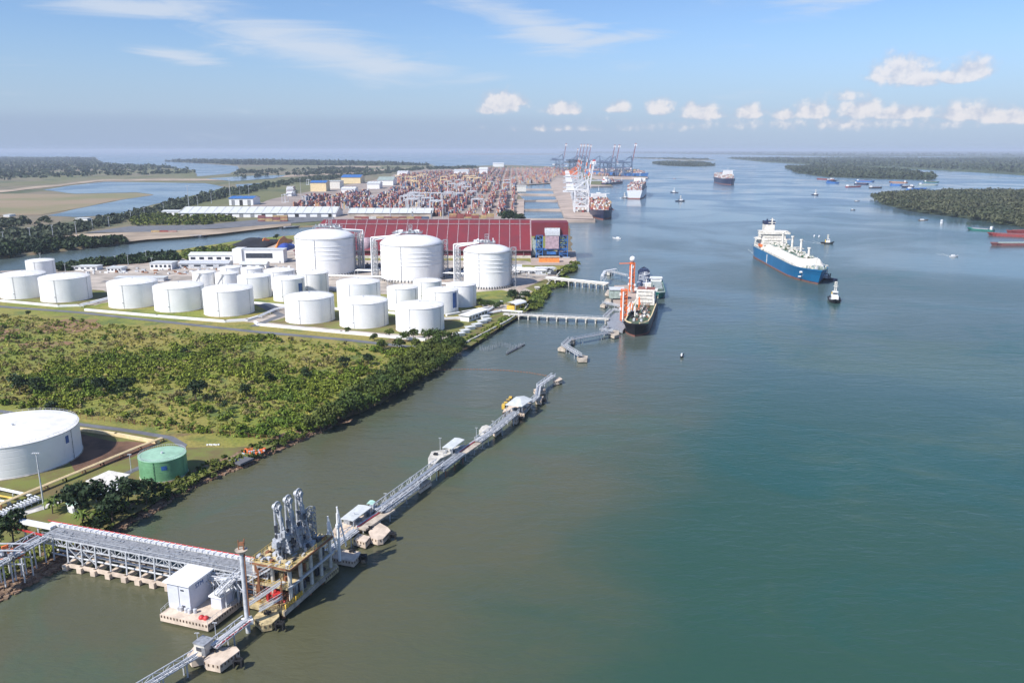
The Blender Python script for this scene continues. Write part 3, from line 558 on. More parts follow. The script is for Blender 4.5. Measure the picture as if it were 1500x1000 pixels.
for k, (a, b, s, lab) in enumerate([(30, 578, 1.1, 'broad dark tree at the left edge of the field'), (56, 577, .9, 'dark round tree right beside the broad one at the left edge of the field'), (150, 578, 1.0, 'dark tree standing alone in the field above the big white tank'), (182, 584, 1.15, 'widest dark tree in the lower middle of the field'), (115, 572, .7, 'small dark tree in the field left of the lone one'), (288, 588, 1.15, 'dark tree in the lower right of the field, casting a shadow'), (361, 583, .8, 'dark slender tree in the right part of the field'), (395, 560, .6, 'small dark tree far right in the field'), (77, 606, .7, 'small dark round tree behind the rim of the big white tank'), (448, 556, .7, 'dark tree close to the mangrove belt'), (505, 542, .8, 'dark tree in the thick scrub at the right of the field'), (540, 535, .75, 'dark tree farthest right in the scrub of the field'), (330, 600, .5, 'low dark bush near the service fence'), (42, 463, .45, 'small dark bush beside the perimeter road at the left'), (270, 520, .5, 'low dark tree in the upper middle of the field')]):
    place(dark[k % 3], P(a, b, 2), k*1.3, s, lab, 'dark trees in the field')
for k, (a, b, s, lab) in enumerate([(122, 762, 1.35, 'tall dark tree behind the small white hut'), (150, 752, 1.25, 'dark tree right of the small white hut'), (165, 765, 1.1, 'dark tree nearest the bank below the pale roofed shed'), (190, 745, 1.15, 'dark tree overhanging the pale roofed shed'), (215, 738, .95, 'bushy dark tree at the right end of the tree clump'), (118, 742, 1.0, 'dark tree left of the pale roofed shed'), (20, 795, 1.1, 'dark tree beside the pipe bridge at the left edge'), (-4, 805, 1.0, 'dark tree cut by the left edge of the view'), (232, 728, .6, 'small dark bush nearest the green tank'), (146, 779, .6, 'low bush at the foot of the jetty bank'), (768, 447, 1.2, 'round dark tree behind the white arched shelter'), (752, 446, 1.3, 'spreading dark tree beside the white arched shelter')]):
    place(dark[k % 3], P(a, b, 2), k*1.7+1, s, lab, 'dark trees near buildings')
for k, (a, b) in enumerate([(706, 449), (712, 451), (720, 450), (726, 452), (732, 450), (702, 446)]):
    place(mang[k % 4], P(a, b, 2), k, 0.62, ordn(k+1)+' small rounded tree in the row before the rightmost large tank', 'row of small trees')
for k, (a, b, s) in enumerate([(738, 327.5, 2.0), (745, 327, 2.3), (752, 327.5, 2.2), (760, 328, 1.8), (765, 327.5, 1.3)]):
    place(dark[k % 3], P(a, b, 2), k, s, ordn(k+1)+' dark tree from the left behind the right end of the red shed', 'trees behind the red shed')
for k, (a, b) in enumerate([(300, 371), (231, 388), (237, 387), (405, 352), (256, 381)]):
    place(dark[k % 3], P(a, b, 2), k, 0.9, ['small dark tree on the creek bank left of the coal heap', 'small dark tree behind the gatehouse', 'small dark tree just right of the one behind the gatehouse', 'small dark tree on the coal heap beside the orange tarpaulin', 'small dark tree on the creek bank left of the scrub'][k], 'lone trees by the creek')
def palm_proto():
    t = thing('palm_tree', '', 'palm', (0, 0, -500), None, local=True); m = MB(); m.cyl((0, 0, -.3), (0.2, 0.1, 3.6), 0.22, 0.15, 8); m.build('trunk', 'trunk', t); f = MB()
    for i in range(18):
        a = i*2.4; L = 3.0+0.5*math.sin(i*3.1); up = 1.0+0.9*math.cos(i*1.7); pts = []
        for k in range(6):
            s_ = k/5; pts.append(Vector((0.2+math.cos(a)*L*s_, 0.1+math.sin(a)*L*s_, 3.6+up*math.sin(s_*2.6)-1.1*s_*s_)))
        nn = Vector((-math.sin(a), math.cos(a), 0))
        for k in range(5):
            w0 = 0.5*math.sin((k+0.4)/5.6*math.pi); w1 = 0.5*math.sin((k+1.4)/5.6*math.pi)
            for sg in (-1, 1): f.face([pts[k], pts[k+1], pts[k+1]+nn*sg*w1-Vector((0, 0, w1*.5)), pts[k]+nn*sg*w0-Vector((0, 0, w0*.5))])
    f.build('crown', 'leaf_mangrove', t); return t
pm = palm_proto()
for k, (a, b, s, lab) in enumerate([(77, 752, 1.1, 'palm tree right of the light mast'), (84, 744, .9, 'smaller palm behind the palm right of the light mast'), (122, 770, 1.1, 'drooping palm just below the small white hut'), (145, 768, 1.0, 'palm under the dark trees right of the small white hut'), (180, 752, .9, 'palm half hidden under the dark tree clump')]): place(pm, P(a, b, 2), k*2.0, s, lab, 'palms near the jetty root')
# ---------------------------------------------------------------- storage tanks
def tank(xc, w_, yb, yt, label, group='white storage tanks', shell='tank_streaked', roof='tank_roof', z=2.0, panel=None, stair=None, name='storage_tank', rise=0.07, hh=None, cat='tank', pipe='seam_grey', mark=True):
    f = P(xc, yb, z); dist = math.hypot(f.x, f.y, CAMH); fwd = f.y*math.cos(PITCH)+(CAMH-z)*math.sin(PITCH)
    r = w_/2*fwd/FPX; r *= (1+r/fwd)
    d = Vector((f.x, f.y, 0)).normalized(); c = f+d*r; h = hh or hgt(xc, yb, yt, z)
    t = thing(name, label, cat, (c.x, c.y, z), group); o = (c.x, c.y, z)
    m = MB(); m.lathe([(r, 0), (r, h)], o, 72); m.k = 1; m.lathe([(r*1.015, 0.0), (r*1.015, 0.35), (r, 0.35)], o, 72, False); m.k = 2; m.lathe([(r, h-0.35), (r+.12, h-0.35), (r+.12, h), (r, h)], o, 72, False); sh_ = m.build('shell', [shell, 'concrete' if shell != 'green_tank' else 'pale_concrete', 'pale_steel' if shell != 'green_tank' else shell], t)
    m = MB(); m.lathe([(r*1.004, h)]+[(r*math.cos(a)*1.004, h+r*rise*2*(math.sin(a)*.5+.5*(1-math.cos(a)))) for a in (0.25, .5, .8, 1.1, 1.4)]+[(0.01, h+r*rise*2)], o, 72); rf_ = m.build('roof', roof, t)
    m = MB()
    for k in range(64): a = k/64*6.2832; e = Vector((c.x+r*math.cos(a)*.985, c.y+r*math.sin(a)*.985, z+h)); a2 = (k+1)/64*6.2832; e2 = Vector((c.x+r*math.cos(a2)*.985, c.y+r*math.sin(a2)*.985, z+h)); m.beam(e+Vector((0, 0, .9)), e2+Vector((0, 0, .9)), .07); m.beam(e, e+Vector((0, 0, .9)), .06)
    m.build('railing', 'pale_steel', rf_)
    va = math.atan2(-d.y, -d.x)
    for k, off in enumerate((-0.42, 0.95)):
        m = MB(); a = va+off; q = Vector((c.x+(r+.25)*math.cos(a), c.y+(r+.25)*math.sin(a), z)); m.cyl(q, q+Vector((0, 0, h)), .10, n=6)
        for j in range(6): e = q+Vector((0, 0, h*(j+.5)/6)); m.beam(e, Vector((c.x+r*.98*math.cos(a), c.y+r*.98*math.sin(a), e.z)), .15)
        m.build('vertical_pipe', pipe, sh_)
    a = va-0.45; m = MB(); q = Vector((c.x+(r+.05)*math.cos(a), c.y+(r+.05)*math.sin(a), z+h*.25))
    if mark: m.box(q, (.12, 1.3, .5), a); m.build('number_plate', 'steel', sh_)
    m = MB(); m.cyl((c.x, c.y, z+h+r*rise*2-.1), (c.x, c.y, z+h+r*rise*2+.6), .5, n=8); m.build('vent', 'pale_steel', rf_)
    if panel:
        a0, a1, z0, z1 = panel; m = MB()
        for k in range(6):
            b0 = va+a0+(a1-a0)*k/6; b1 = va+a0+(a1-a0)*(k+1)/6; rr = r+.06
            m.face([(c.x+rr*math.cos(b0), c.y+rr*math.sin(b0), z+h*z0), (c.x+rr*math.cos(b1), c.y+rr*math.sin(b1), z+h*z0), (c.x+rr*math.cos(b1), c.y+rr*math.sin(b1), z+h*z1), (c.x+rr*math.cos(b0), c.y+rr*math.sin(b0), z+h*z1)])
        m.build('painted_panel', 'blue_panel', sh_, 'blue rectangular painted panel')
    if stair:
        m = MB(); n = 26
        for k in range(n):
            b0 = va+stair[0]+(stair[1]-stair[0])*k/n; b1 = va+stair[0]+(stair[1]-stair[0])*(k+1)/n; rr = r+.5
            m.beam((c.x+rr*math.cos(b0), c.y+rr*math.sin(b0), z+h*k/n), (c.x+rr*math.cos(b1), c.y+rr*math.sin(b1), z+h*(k+1)/n), .25, .5)
        m.build('stairway', 'seam_grey', t)
    return t, c, r, h, va
FR = 'front row of white storage tanks'
H0 = 19.5
for a in [
 (37.5, 61, 438, 405, 'white storage tank nearest the left edge, in front of a taller narrow one', FR),
 (99, 67, 443, 409.5, 'white storage tank second from the left in the front row', FR),
 (198, 68, 452, 417, 'white storage tank third from the left in the front row, left of two close neighbours', FR),
 (265, 69.5, 457.5, 423, 'white storage tank fourth from the left in the front row', FR),
 (337, 70, 464, 427.5, 'white storage tank fifth from the left in the front row', FR),
 (455.3, 70.5, 475, 439.5, 'white storage tank sixth from the left, first after the gap in the front row', FR),
 (534, 70.5, 482, 446, 'white storage tank seventh from the left in the front row', FR),
 (615.8, 70.5, 489, 453, 'nearest and rightmost white storage tank of the front row', FR),
 (62.5, 37.5, 412, 383.5, 'narrower white storage tank rising behind the leftmost one, by the creek', None),
 (374.5, 47, 438, 407, 'white storage tank with plain shell in the middle row, right of the fifth front tank', None),
 (526.7, 62.5, 455, 417, 'wide white storage tank in the middle row behind the seventh front tank', None),
 (460, 44, 432, 402, 'white storage tank between the blue marked one and the left domed tank', None),
 (590.5, 45, 456, 424, 'white storage tank left of the tank with the tall blue panel', None),
 (676, 44, 451, 419.5, 'white storage tank at the right end, behind the tank with the tall blue panel', None),
 (626.5, 42, 440, 414, 'white storage tank half hidden in the back right of the tank farm', None),
 (411, 43.5, 424, 398.5, 'wide low white storage tank below the left domed tank', None),
 (340, 29.5, 417, 393, 'small white storage tank at the back, left of a similar one', None),
 (371, 31.5, 419, 394.5, 'small white storage tank at the back, nearest the offices', None),
]: tank(*a[:5], group=a[5] or 'back rows of white storage tanks')
tank(424.7, 45.5, 442.5, 410, 'white storage tank with a small blue panel high on its right side', 'back rows of white storage tanks', panel=(.62, .95, .42, .80))
tank(648, 47.5, 461, 428, 'white storage tank with a tall blue panel down its right side', 'back rows of white storage tanks', panel=(.70, 1.08, .25, .93))
tank(301.5, 32.5, 430, 400.5, 'small white storage tank with a diagonal stair, left one of the pair', 'back rows of white storage tanks', stair=(-1.5, -.3))
tank(334.5, 33, 431, 402, 'small white storage tank with a diagonal stair, right one of the pair', 'back rows of white storage tanks', stair=(-1.5, -.3))
bt, bc, br, bh, bva = tank(30, 168, 699.5, 653, 'huge low white storage tank cut by the left edge in the foreground', 'foreground tanks', panel=(.80, .88, .62, .86), rise=.03)
gt, gc, gr, gh, gva = tank(242, 65, 706, 676, 'green storage tank near the river bank', 'foreground tanks', 'green_tank', 'green_tank_roof', panel=(-.10, .13, .58, .78), rise=.02, pipe='green_tank', mark=False)
# three large domed refrigerated tanks
def domed(xc, w_, yb, yt, ya, side, label):
    z = 3.2; f = P(xc, yb, z); fwd = f.y*math.cos(PITCH)+(CAMH-z)*math.sin(PITCH); r = w_/2*fwd/FPX; r *= (1+r/fwd); d = Vector((f.x, f.y, 0)).normalized(); c = f+d*r
    h = hgt(xc, yb, yt, z); o = (c.x, c.y, z); t = thing('domed_tank', label, 'tank', (c.x, c.y, 2), 'large domed gas tanks'); va = math.atan2(-d.y, -d.x)
    m = MB(); m.lathe([(r, 0), (r, h)], o, 96)
    for q in (.44, .56, .68, .80, .985): m.lathe([(r, h*q), (r+.3, h*q), (r+.3, h*q+.4), (r, h*q+.45)], o, 96, False)
    m.build('shell', 'tank_white', t)
    m = MB(); dz = r*.27; m.lathe([(r*math.sin(a), h+.4+dz*(math.cos(a)-math.cos(1.5708))) for a in [1.5708*(1-k/14) for k in range(14)]]+[(.01, h+.4+dz)], o, 96); m.build('dome_roof', 'white_paint', t)
    m = MB(); m.lathe([(r+2, -1.2), (r+2, 0), (r-1, 0)], o, 96, False)
    m.build('foundation', 'pale_concrete', t)
    m = MB()
    for k in range(60): a = k/60*6.2832; m.box((c.x+(r+1.6)*math.cos(a), c.y+(r+1.6)*math.sin(a), 2.9), (1.2, 1.0, 2.2), a)
    m.build('foundation_blocks', 'dark_steel', t)
    m = MB()
    for k in range(90):
        a = k/90*6.2832; a2 = (k+1)/90*6.2832; e = Vector((c.x+(r+.4)*math.cos(a), c.y+(r+.4)*math.sin(a), z+h+.4)); e2 = Vector((c.x+(r+.4)*math.cos(a2), c.y+(r+.4)*math.sin(a2), z+h+.4)); m.beam(e+Vector((0, 0, 1)), e2+Vector((0, 0, 1)), .1); m.beam(e, e+Vector((0, 0, 1)), .08)
    m.build('roof_railing', 'pale_steel', t)
    right = Vector((-d.y, d.x, 0))*-1
    def at(ang, rr, zz): return Vector((c.x+rr*math.cos(ang), c.y+rr*math.sin(ang), zz))
    a = va+1.35*1; q = at(a, r+3.0, 2); m = MB(); m.lattice(q, 4.0, 4.0, h+5, 11, a, .3, 2)
    m.build('stair_tower', 'steel', t)
    if side:
        sa = va+(1.62 if side > 0 else -1.6); q = at(sa, r+5.5, 2); m = MB(); m.lattice(q, 5, 7, h+3, 10, sa, .35, 2); m.build('pipe_tower', 'steel', t)
        m = MB()
        for k, (rr, dz2, rad) in enumerate(((8.6, 6, .75), (7.0, 4.5, .5), (5.6, 5.3, .4), (4.4, 4.0, .35))):
            p0 = at(sa+.02*k-.03, r+rr, 3); p1 = p0+Vector((0, 0, h+dz2)); p2 = at(sa+.02*k, r*.72, z+h+dz2+1.0+k*.3); p3 = at(sa+.05*k, r*.35, z+h+dz*.85+2.5); m.pipe([p0, p1, p2, p3], rad)
        q0 = at(sa, r+8.6, 3.5); q1 = at(sa, r+26, 3.5)
        m.pipe([q0, q1], .8); m.build('riser_pipes', 'white_paint', t)
    # roof platform with piping
    m = MB(); pc = Vector((c.x, c.y, 0))+d*r*.25+right*(side*r*.12); zt = z+h+dz*.98
    m.box((pc.x, pc.y, zt+1.6), (r*.95, r*.42, .35)); m.k = 1
    for i in range(26):
        x = pc.x+rng.uniform(-r*.45, r*.45); y = pc.y+rng.uniform(-r*.2, r*.2); hh_ = rng.uniform(.8, 3.2); m.k = int(rng.integers(0, 2)); m.box((x, y, zt+1.7+hh_/2), (rng.uniform(.5, 2.2), rng.uniform(.5, 2), hh_))
    m.k = 0
    for i in range(9): x = pc.x-r*.47+i*r*.117; m.beam((x, pc.y-r*.2, zt-3), (x, pc.y-r*.2, zt+3), .2); m.beam((x, pc.y+r*.2, zt-2), (x, pc.y+r*.2, zt+3.4), .2)
    for yy in (-.2, .2): m.rail((pc.x-r*.47, pc.y+r*yy, zt+1.8), (pc.x+r*.47, pc.y+r*yy, zt+1.8), 1.3, 2, .14)
    m.lattice((pc.x+r*.1, pc.y, 0), 3, 3, 7, 3, 0, .22, zt+1.8); m.build('roof_platform', ['steel', 'white_paint'], t)
    m = MB(); m.beam((pc.x, pc.y, zt+1), at(va+1.35, r+1, z+h+1.6), 1.4, .3)
    for k in (-.9, .9): m.beam(Vector((pc.x, pc.y+k, zt+2.4)), at(va+1.35, r+1, z+h+2.9)+Vector((0, k, 0)), .14)
    m.build('catwalk', 'steel', t)
    m = MB(); q = at(va-.35, r+.3, z); m.cyl(q, q+Vector((0, 0, h)), .18, n=6); m.build('vertical_pipe', 'seam_grey', t)
    return c, r, h
D = [domed(478.5, 84.5, 403.5, 352, 337, 1, 'domed white gas tank on the left, with a pipe tower on its right side'),
     domed(604.5, 90, 412, 362, 344.5, -1, 'largest domed white gas tank, in the middle of the three'),
     domed(714, 68.5, 421.5, 372, 359, -1, 'smallest domed white gas tank, on the right of the three')]
# ---------------------------------------------------------------- bund walls, sea walls
def wall(label, pts, w, h, mt='white_paint', name='bund_wall', cat='wall', z=2.0, grp='white bund walls'):
    m = MB(); q = px(pts, z)
    for a, b in zip(q, q[1:]):
        e = (b-a).normalized()*w*.45; m.beam(a-e+Vector((0, 0, h/2)), b+e+Vector((0, 0, h/2)), w, h)
    return tag(m.build(name, mt), label, cat, grp)
for i, (lab, q) in enumerate([
 ('white bund wall in front of the two leftmost tanks', [(-120, 434), (0, 441.5), (86, 449.5), (116, 448.5), (130, 445), (166, 436)]),
 ('white bund wall along the third to fifth tanks of the front row', [(126, 455), (230, 464), (330, 472), (362, 470), (378, 465)]),
 ('white bund wall along the three nearest tanks down to the shore trees', [(374, 473), (378, 476.5), (500, 488), (622, 499)]),
 ('white pipe wall crossing behind the sixth tank', [(371, 444.5), (420, 449)]), ('short white wall between the sixth and seventh tanks', [(488, 453), (500, 454.5)]),
 ('white wall right of the nearest tank, below the blue panelled one', [(652, 468), (680, 466.5), (700, 466)]), ('low kerb wall behind the right end tank', [(570, 459), (581, 460.5)]),
 ('white wall at the foot of the right end tank', [(655, 463), (675, 459), (715, 452)])]):
    wall(lab, q, 1.8, 1.5)
    m = MB(); qq = px(q, 2)
wall('long pale sea wall from the shore trees up to the nearer trestle', [(672, 508), (700, 494), (742, 472), (762, 459)], .8, 1.2, 'pale_concrete', 'sea_wall', grp='sea walls')
wall('pale sea wall running up beside the arched shelter', [(768, 455), (776, 444), (787, 432)], .8, 1.4, 'pale_concrete', 'sea_wall', grp='sea walls')
wall('pale sea wall between the small outfall house and the farther trestle', [(796, 424), (808, 411), (811, 407)], .8, 1.4, 'pale_concrete', 'sea_wall', grp='sea walls')
wall('pale sea wall beyond the farther trestle up to the corner mangroves', [(816, 404), (826, 394), (834, 388)], .8, 1.4, 'pale_concrete', 'sea_wall', grp='sea walls')
wall('cream bund wall behind the huge foreground tank, left part', [(-150, 615), (0, 612.5), (18, 617)], 1.3, 1.3, 'cream', grp='cream bund walls')
wall('cream bund wall from behind the huge tank to the corner near the green tank', [(112, 629.5), (170, 638), (231, 649.5)], 1.3, 1.3, 'cream', grp='cream bund walls')
# ---------------------------------------------------------------- generic helpers for buildings
def frame3(o, ax):
    ax = Vector((ax[0], ax[1], 0)).normalized(); return lambda a, b, z=0.0: Vector((o[0]+ax.x*a-ax.y*b, o[1]+ax.y*a+ax.x*b, z))
def building(name, label, corner, axis, L, W, Hh, z=2.0, wall='white_paint', roof='roof_sheet', gable=0.0, over=.6, win=None, cat='building', group=None, door=True, rows=1, roofn='roof'):
    """corner = near left corner on the ground, axis = direction of the long side, depth W to its left"""
    F = frame3(corner, axis); an = math.atan2(axis[1], axis[0]); t = thing(name, label, cat, F(L/2, W/2, z), group)
    m = MB(); c = F(L/2, W/2, z+Hh/2); m.box(c, (L, W, Hh), an)
    if gable:
        for s_ in (0, L): m.face([F(s_, 0, z+Hh), F(s_, W, z+Hh), F(s_, W/2, z+Hh+gable)])
    wl_ = m.build('wall', wall, t); m = MB()
    if gable:
        for sg, y0 in ((1, -over), (-1, W+over)):
            zo = z+Hh-over*gable/(W/2)+.05; a_, b_, c_, d_ = F(-over, y0, zo), F(L+over, y0, zo), F(L+over, W/2, z+Hh+gable+.05), F(-over, W/2, z+Hh+gable+.05)
            u = Vector((0, 0, .25)); pts = [a_, b_, c_, d_]; m.mesh([*pts, *[q+u for q in pts]], [(0, 1, 2, 3), (7, 6, 5, 4), (0, 4, 5, 1), (1, 5, 6, 2), (2, 6, 7, 3), (3, 7, 4, 0)])
    else: m.box(F(L/2, W/2, z+Hh+.2), (L+2*over, W+2*over, .4), an)
    m.build(roofn, roof, t)
    n = win if win is not None else max(2, int(L/4))
    for rr in range(rows):
        for k in range(n):
            if n == 0: break
            x = L*(k+.5)/n; m = MB(); m.box(F(x, -.03, z+Hh*(rr+.55)/rows), (L/n*.55, .12, Hh/rows*.38), an); m.build('window', 'glass_dark', wl_)
    if door: m = MB(); m.box(F(L*.92, -.05, z+1.05), (1.1, .14, 2.1), an); m.build('door', 'seam_grey', wl_)
    return t, F, an
X = (1, 0)
def bpx(name, label, x0, x1, yb, yt, W, **k):
    a = P(x0, yb, 2); b = P(x1, yb, 2); return building(name, label, a, X, (b-a).length, W, hgt((x0+x1)/2, yb, yt, 2), **k)
bpx('office_building', 'white two storey office block with ribbon windows between the coal heap and the domed tanks', 355, 408, 384, 371, 24, rows=1, win=9)
bpx('office_upper_block', 'upper white storey with a flat roof set back on the office block', 346, 404, 379, 361, 12, rows=1, win=1, door=False) if False else None
a = P(345, 385, 2); t, F, an = building('admin_building', 'tall white administration hall with dark ribbon window and pitched roof beside the coal heap', a, X, 52, 14, 14, win=1, rows=1)
m = MB(); m.box(F(3, 7, 9.5), (10, 18, 15), 0); m.build('stair_block', 'white_paint', t)
bpx('store_building', 'low white warehouse with tall roller door left of the administration hall', 277, 340, 383.5, 374, 16, gable=2.5, win=5)
bpx('workshop', 'long low grey shed before the white warehouse with the roller door', 262, 335, 393, 386, 14, wall='pale_steel', roof='pale_steel', gable=2, win=4)
bpx('gatehouse', 'two storey pale gatehouse with a flat roof behind the fourth front tank', 220, 252, 395, 385.5, 16, win=5)
bpx('guard_hut', 'small low pavilion with a flat roof in front of the creek trees', 157, 178, 398.5, 392.5, 12, win=4)
bpx('open_garage', 'long low garage with a pale roof beside the narrow tank at the left', 100, 142, 396, 390.5, 12, win=5, roof='roof_sheet')
bpx('canopy_roof', 'wide low canopy behind the third front tank', 168, 240, 412, 407, 10, wall='pale_steel', win=0, door=False, cat='canopy')
bpx('pipe_shed', 'low white shed with a lean roof above the small tanks', 352, 390, 393, 387, 12, gable=2, win=3)
bpx('control_room', 'white flat roofed control room right of the smallest domed tank', 749, 764, 397.5, 391, 16, win=3)
bpx('compressor_house', 'grey pitched shed among pipes near the farther trestle', 785, 800, 400, 395, 12, wall='steel', roof='pale_steel', gable=2, win=0, door=False)
bpx('outfall_house', 'small pale concrete outfall house on the sea wall between the trestles', 784, 790, 427, 421.5, 5, wall='pale_concrete', roof='pale_concrete', win=0)
bpx('white_depot', 'small white depot with a flat roof near the wood at the far left', 5, 14, 317.5, 315, 18, win=0, door=False)
bpx('roadside_depot', 'low white roadside depot beside the wood at the left', 110, 128, 323, 320, 16, win=0, door=False)
bpx('timber_depot', 'pale depot with a lean roof left of the long white warehouse', 237, 262, 316.5, 310, 26, win=3, gable=2)
# long pump shed and arched shelter near the nearer trestle
a = P(689, 471, 2); b = P(712, 462.5, 2); building('pump_shed', 'white pump shed with a long flat roof at the corner of the green lawn', P(687, 471.5, 2), (b-a), 27, 7, 4.2, over=1.0, win=6, roof='white_paint')
t = thing('arched_shelter', 'white arched shelter over yellow stacks beside the dark round trees', 'shelter', P(751, 452, 2)); F = frame3(P(742, 453.5, 2), Vector((.55, .83, 0))); m = MB(); n = 8
for k in range(n):
    a0, a1 = math.pi*k/n, math.pi*(k+1)/n; m.face([F(0, -5+5-5*math.cos(a0)-3, 6+1.8*math.sin(a0)), F(16, -3-5*math.cos(a0), 6+1.8*math.sin(a0)), F(16, -3-5*math.cos(a1), 6+1.8*math.sin(a1)), F(0, -3-5*math.cos(a1), 6+1.8*math.sin(a1))], True)
m.build('roof', 'white_paint', t)
for x in (0.5, 8, 15.5):
    for y in (-7.6, 1.6): m = MB(); m.beam(F(x, y, 2), F(x, y, 6.2), .3); m.build('post', 'pale_steel', t)
m = MB(); m.box(F(7, -3, 3.6), (12, 7, 3), math.atan2(.83, .55)); tag(m.build('stacked_crates', 'yellow_paint'), 'yellow stacked crates under the white arched shelter', 'crates')
for k, (x, y, l) in enumerate([(671, 494, 11), (689, 484, 9), (699, 480, 9), (707, 475, 9), (714, 472, 8), (682, 489, 8), (711, 468, 9)]):
    building('equipment_kiosk', ['white flat kiosk nearest the shore trees', 'white kiosk on the left of the sea wall row', 'white kiosk in the middle of the sea wall row', 'white kiosk right of the middle of the sea wall row', 'white kiosk nearest the green lawn in the sea wall row', 'low white kiosk beside the kiosk nearest the shore trees', 'white kiosk set back from the sea wall row'][k], P(x-3, y, 2), Vector((.8, .6, 0)), l*.62, 3.6, 1.9, win=0, door=False, group='white kiosks by the sea wall', cat='kiosk')
m = MB()
for k in range(14):
    a = P(676+k*5.2, 507-k*2.8, 2); m.box((a.x, a.y, 2.6), (.6, .6, 1.6))
tag(m.build('fence', 'pale_concrete'), 'row of short pale fence posts along the sea wall', 'fence')
# pipe racks around the domed tanks
def rack(label, pts, w, zt, step=12, mt='white_paint', n=4, rad=.35, name='pipe_rack', grp='pipe racks', z=2.0, post='pale_steel'):
    q = px(pts, z); t = thing(name, label, 'pipe rack', q[0], grp); m = MB()
    for a, b in zip(q, q[1:]):
        d = (b-a).normalized(); nn = Vector((-d.y, d.x, 0))
        for i in range(n): o = nn*(w*((i+.5)/n-.5))+Vector((0, 0, zt+rad)); m.cyl(a+o, b+o, rad*(1 if i % 2 else .65), n=6)
    m.build('pipes', mt, t); m = MB()
    for a, b in zip(q, q[1:]):
        d = (b-a).normalized(); nn = Vector((-d.y, d.x, 0)); L = (b-a).length; k = max(1, int(L/step))
        for i in range(k+1):
            m = MB(); e = a.lerp(b, i/k); m.beam(e-nn*w/2, e-nn*w/2+Vector((0, 0, zt)), .3); m.beam(e+nn*w/2, e+nn*w/2+Vector((0, 0, zt)), .3); m.beam(e-nn*w/2+Vector((0, 0, zt-.15)), e+nn*w/2+Vector((0, 0, zt-.15)), .3); m.build('support', post, t)
    return t
rack('pipe rack linking the left and middle domed tanks', [(522, 405), (556, 406)], 8, 6)
rack('pipe rack below the left domed tank', [(480, 410), (560, 412), (572, 417)], 6, 4)
rack('pipe rack between the middle and right domed tanks', [(650, 409), (682, 411), (683, 417)], 7, 6)
rack('pipe rack from the right domed tank toward the farther trestle', [(748, 405), (775, 407), (800, 406.5)], 10, 7, 9)
rack('pipe rack in the yard right of the smallest domed tank', [(752, 400), (785, 401), (812, 399)], 8, 5, 9)
rack('low pipe rack across the yard behind the middle row of tanks', [(482, 426), (500, 428)], 5, 3)
rack('low pipes between the bunds running toward the sixth tank', [(380, 466), (405, 455), (419, 452)], 4, 1.2)
rack('long low pipes beside the perimeter road', [(120, 450), (166, 438)], 3, 1.0)
rack('low pipes along the green lawn to the nearer trestle', [(690, 466), (735, 457), (765, 459)], 3, 1.0, 8)
rack('low pipes across the bund beside the blue panelled tank', [(700, 466), (718, 455), (735, 443)], 2.5, 1.0, 8)
for k, (x0, x1, y, lab) in enumerate([(525, 556, 390, 'dark stepped equipment bank between the left and middle domed tanks'), (651, 680, 398, 'dark equipment bank between the middle and right domed tanks')]):
    a = P(x0, y+6, 2); b = P(x1, y+6, 2); m = MB(); r_ = random.Random(k)
    for i in range(60): u = r_.random(); v = r_.random()*24; h_ = r_.uniform(1.5, 5); m.k = 0 if r_.random() < .7 else 1; m.box((a.x+(b.x-a.x)*u, a.y+v, 2+h_/2), (r_.uniform(1.5, 5), r_.uniform(1.5, 4), h_))
    tag(m.build('equipment_bank', ['dark_steel', 'pale_steel']), lab, 'machinery')
# ---------------------------------------------------------------- red coal shed with its unloading head
sx0, sx1, sy0, ey, rz_ = -243, 21, 889, 9.0, 38.5
t = thing('storage_shed', 'very long storage shed with a crimson ribbed roof behind the domed tanks', 'shed', (-110, 934, 2)); m = MB()
yb_, hy = 979, 934
def roofpt(x, f): return Vector((x, sy0+(hy-sy0)*f, 2+ey+(rz_-ey)*f))
m.box(((sx0+sx1)/2, 934, 2+ey/2), (sx1-sx0, 89.4, ey)); m.build('wall', 'red_roof', t)
m = MB(); m.box(((sx0+sx1)/2, 933.9, 3.5), (sx1-sx0+.6, 90.6, 3)); m.build('plinth', 'pale_concrete', t)
m = MB(); u = Vector((0, 0, .5)); a_, b_, c_, d_ = Vector((sx0-1, sy0-2, 2+ey-1)), Vector((sx1+1, sy0-2, 2+ey-1)), Vector((sx1+1, hy, 2+rz_)), Vector((sx0+24, hy, 2+rz_))
for s_ in (1, -1):
    pts = [Vector((p.x, p.y if s_ > 0 else 2*hy-p.y, p.z)) for p in (a_, b_, c_, d_)]; pts = pts if s_ > 0 else pts[::-1]
    m.mesh([*pts, *[q+u for q in pts]], [(3, 2, 1, 0), (4, 5, 6, 7), (0, 1, 5, 4), (1, 2, 6, 5), (2, 3, 7, 6), (3, 0, 4, 7)])
q1 = [Vector((sx0-1, sy0-2, 2+ey-1)), Vector((sx0+24, hy, 2+rz_)), Vector((sx0-1, 2*hy-sy0+2, 2+ey-1))]; m.face([q+u for q in (q1[0], q1[1], q1[2])])
q2 = [Vector((sx1+.4, sy0-2, 2+ey-1)), Vector((sx1+.4, 2*hy-sy0+2, 2+ey-1)), Vector((sx1+.4, hy, 2+rz_))]; m.face(q2)
m.build('roof', 'red_roof', t); m = MB(); n = 22
for k in range(n+1):
    x = sx0+4+(sx1-sx0-4)*k/n; f0 = 0.0; f1 = 1.0 if x > sx0+24 else max(.1, (x-sx0+1)/25); m.beam(roofpt(x, 0)+Vector((0, 0, .8)), roofpt(x, f1)+Vector((0, 0, .8)), .7, .4)
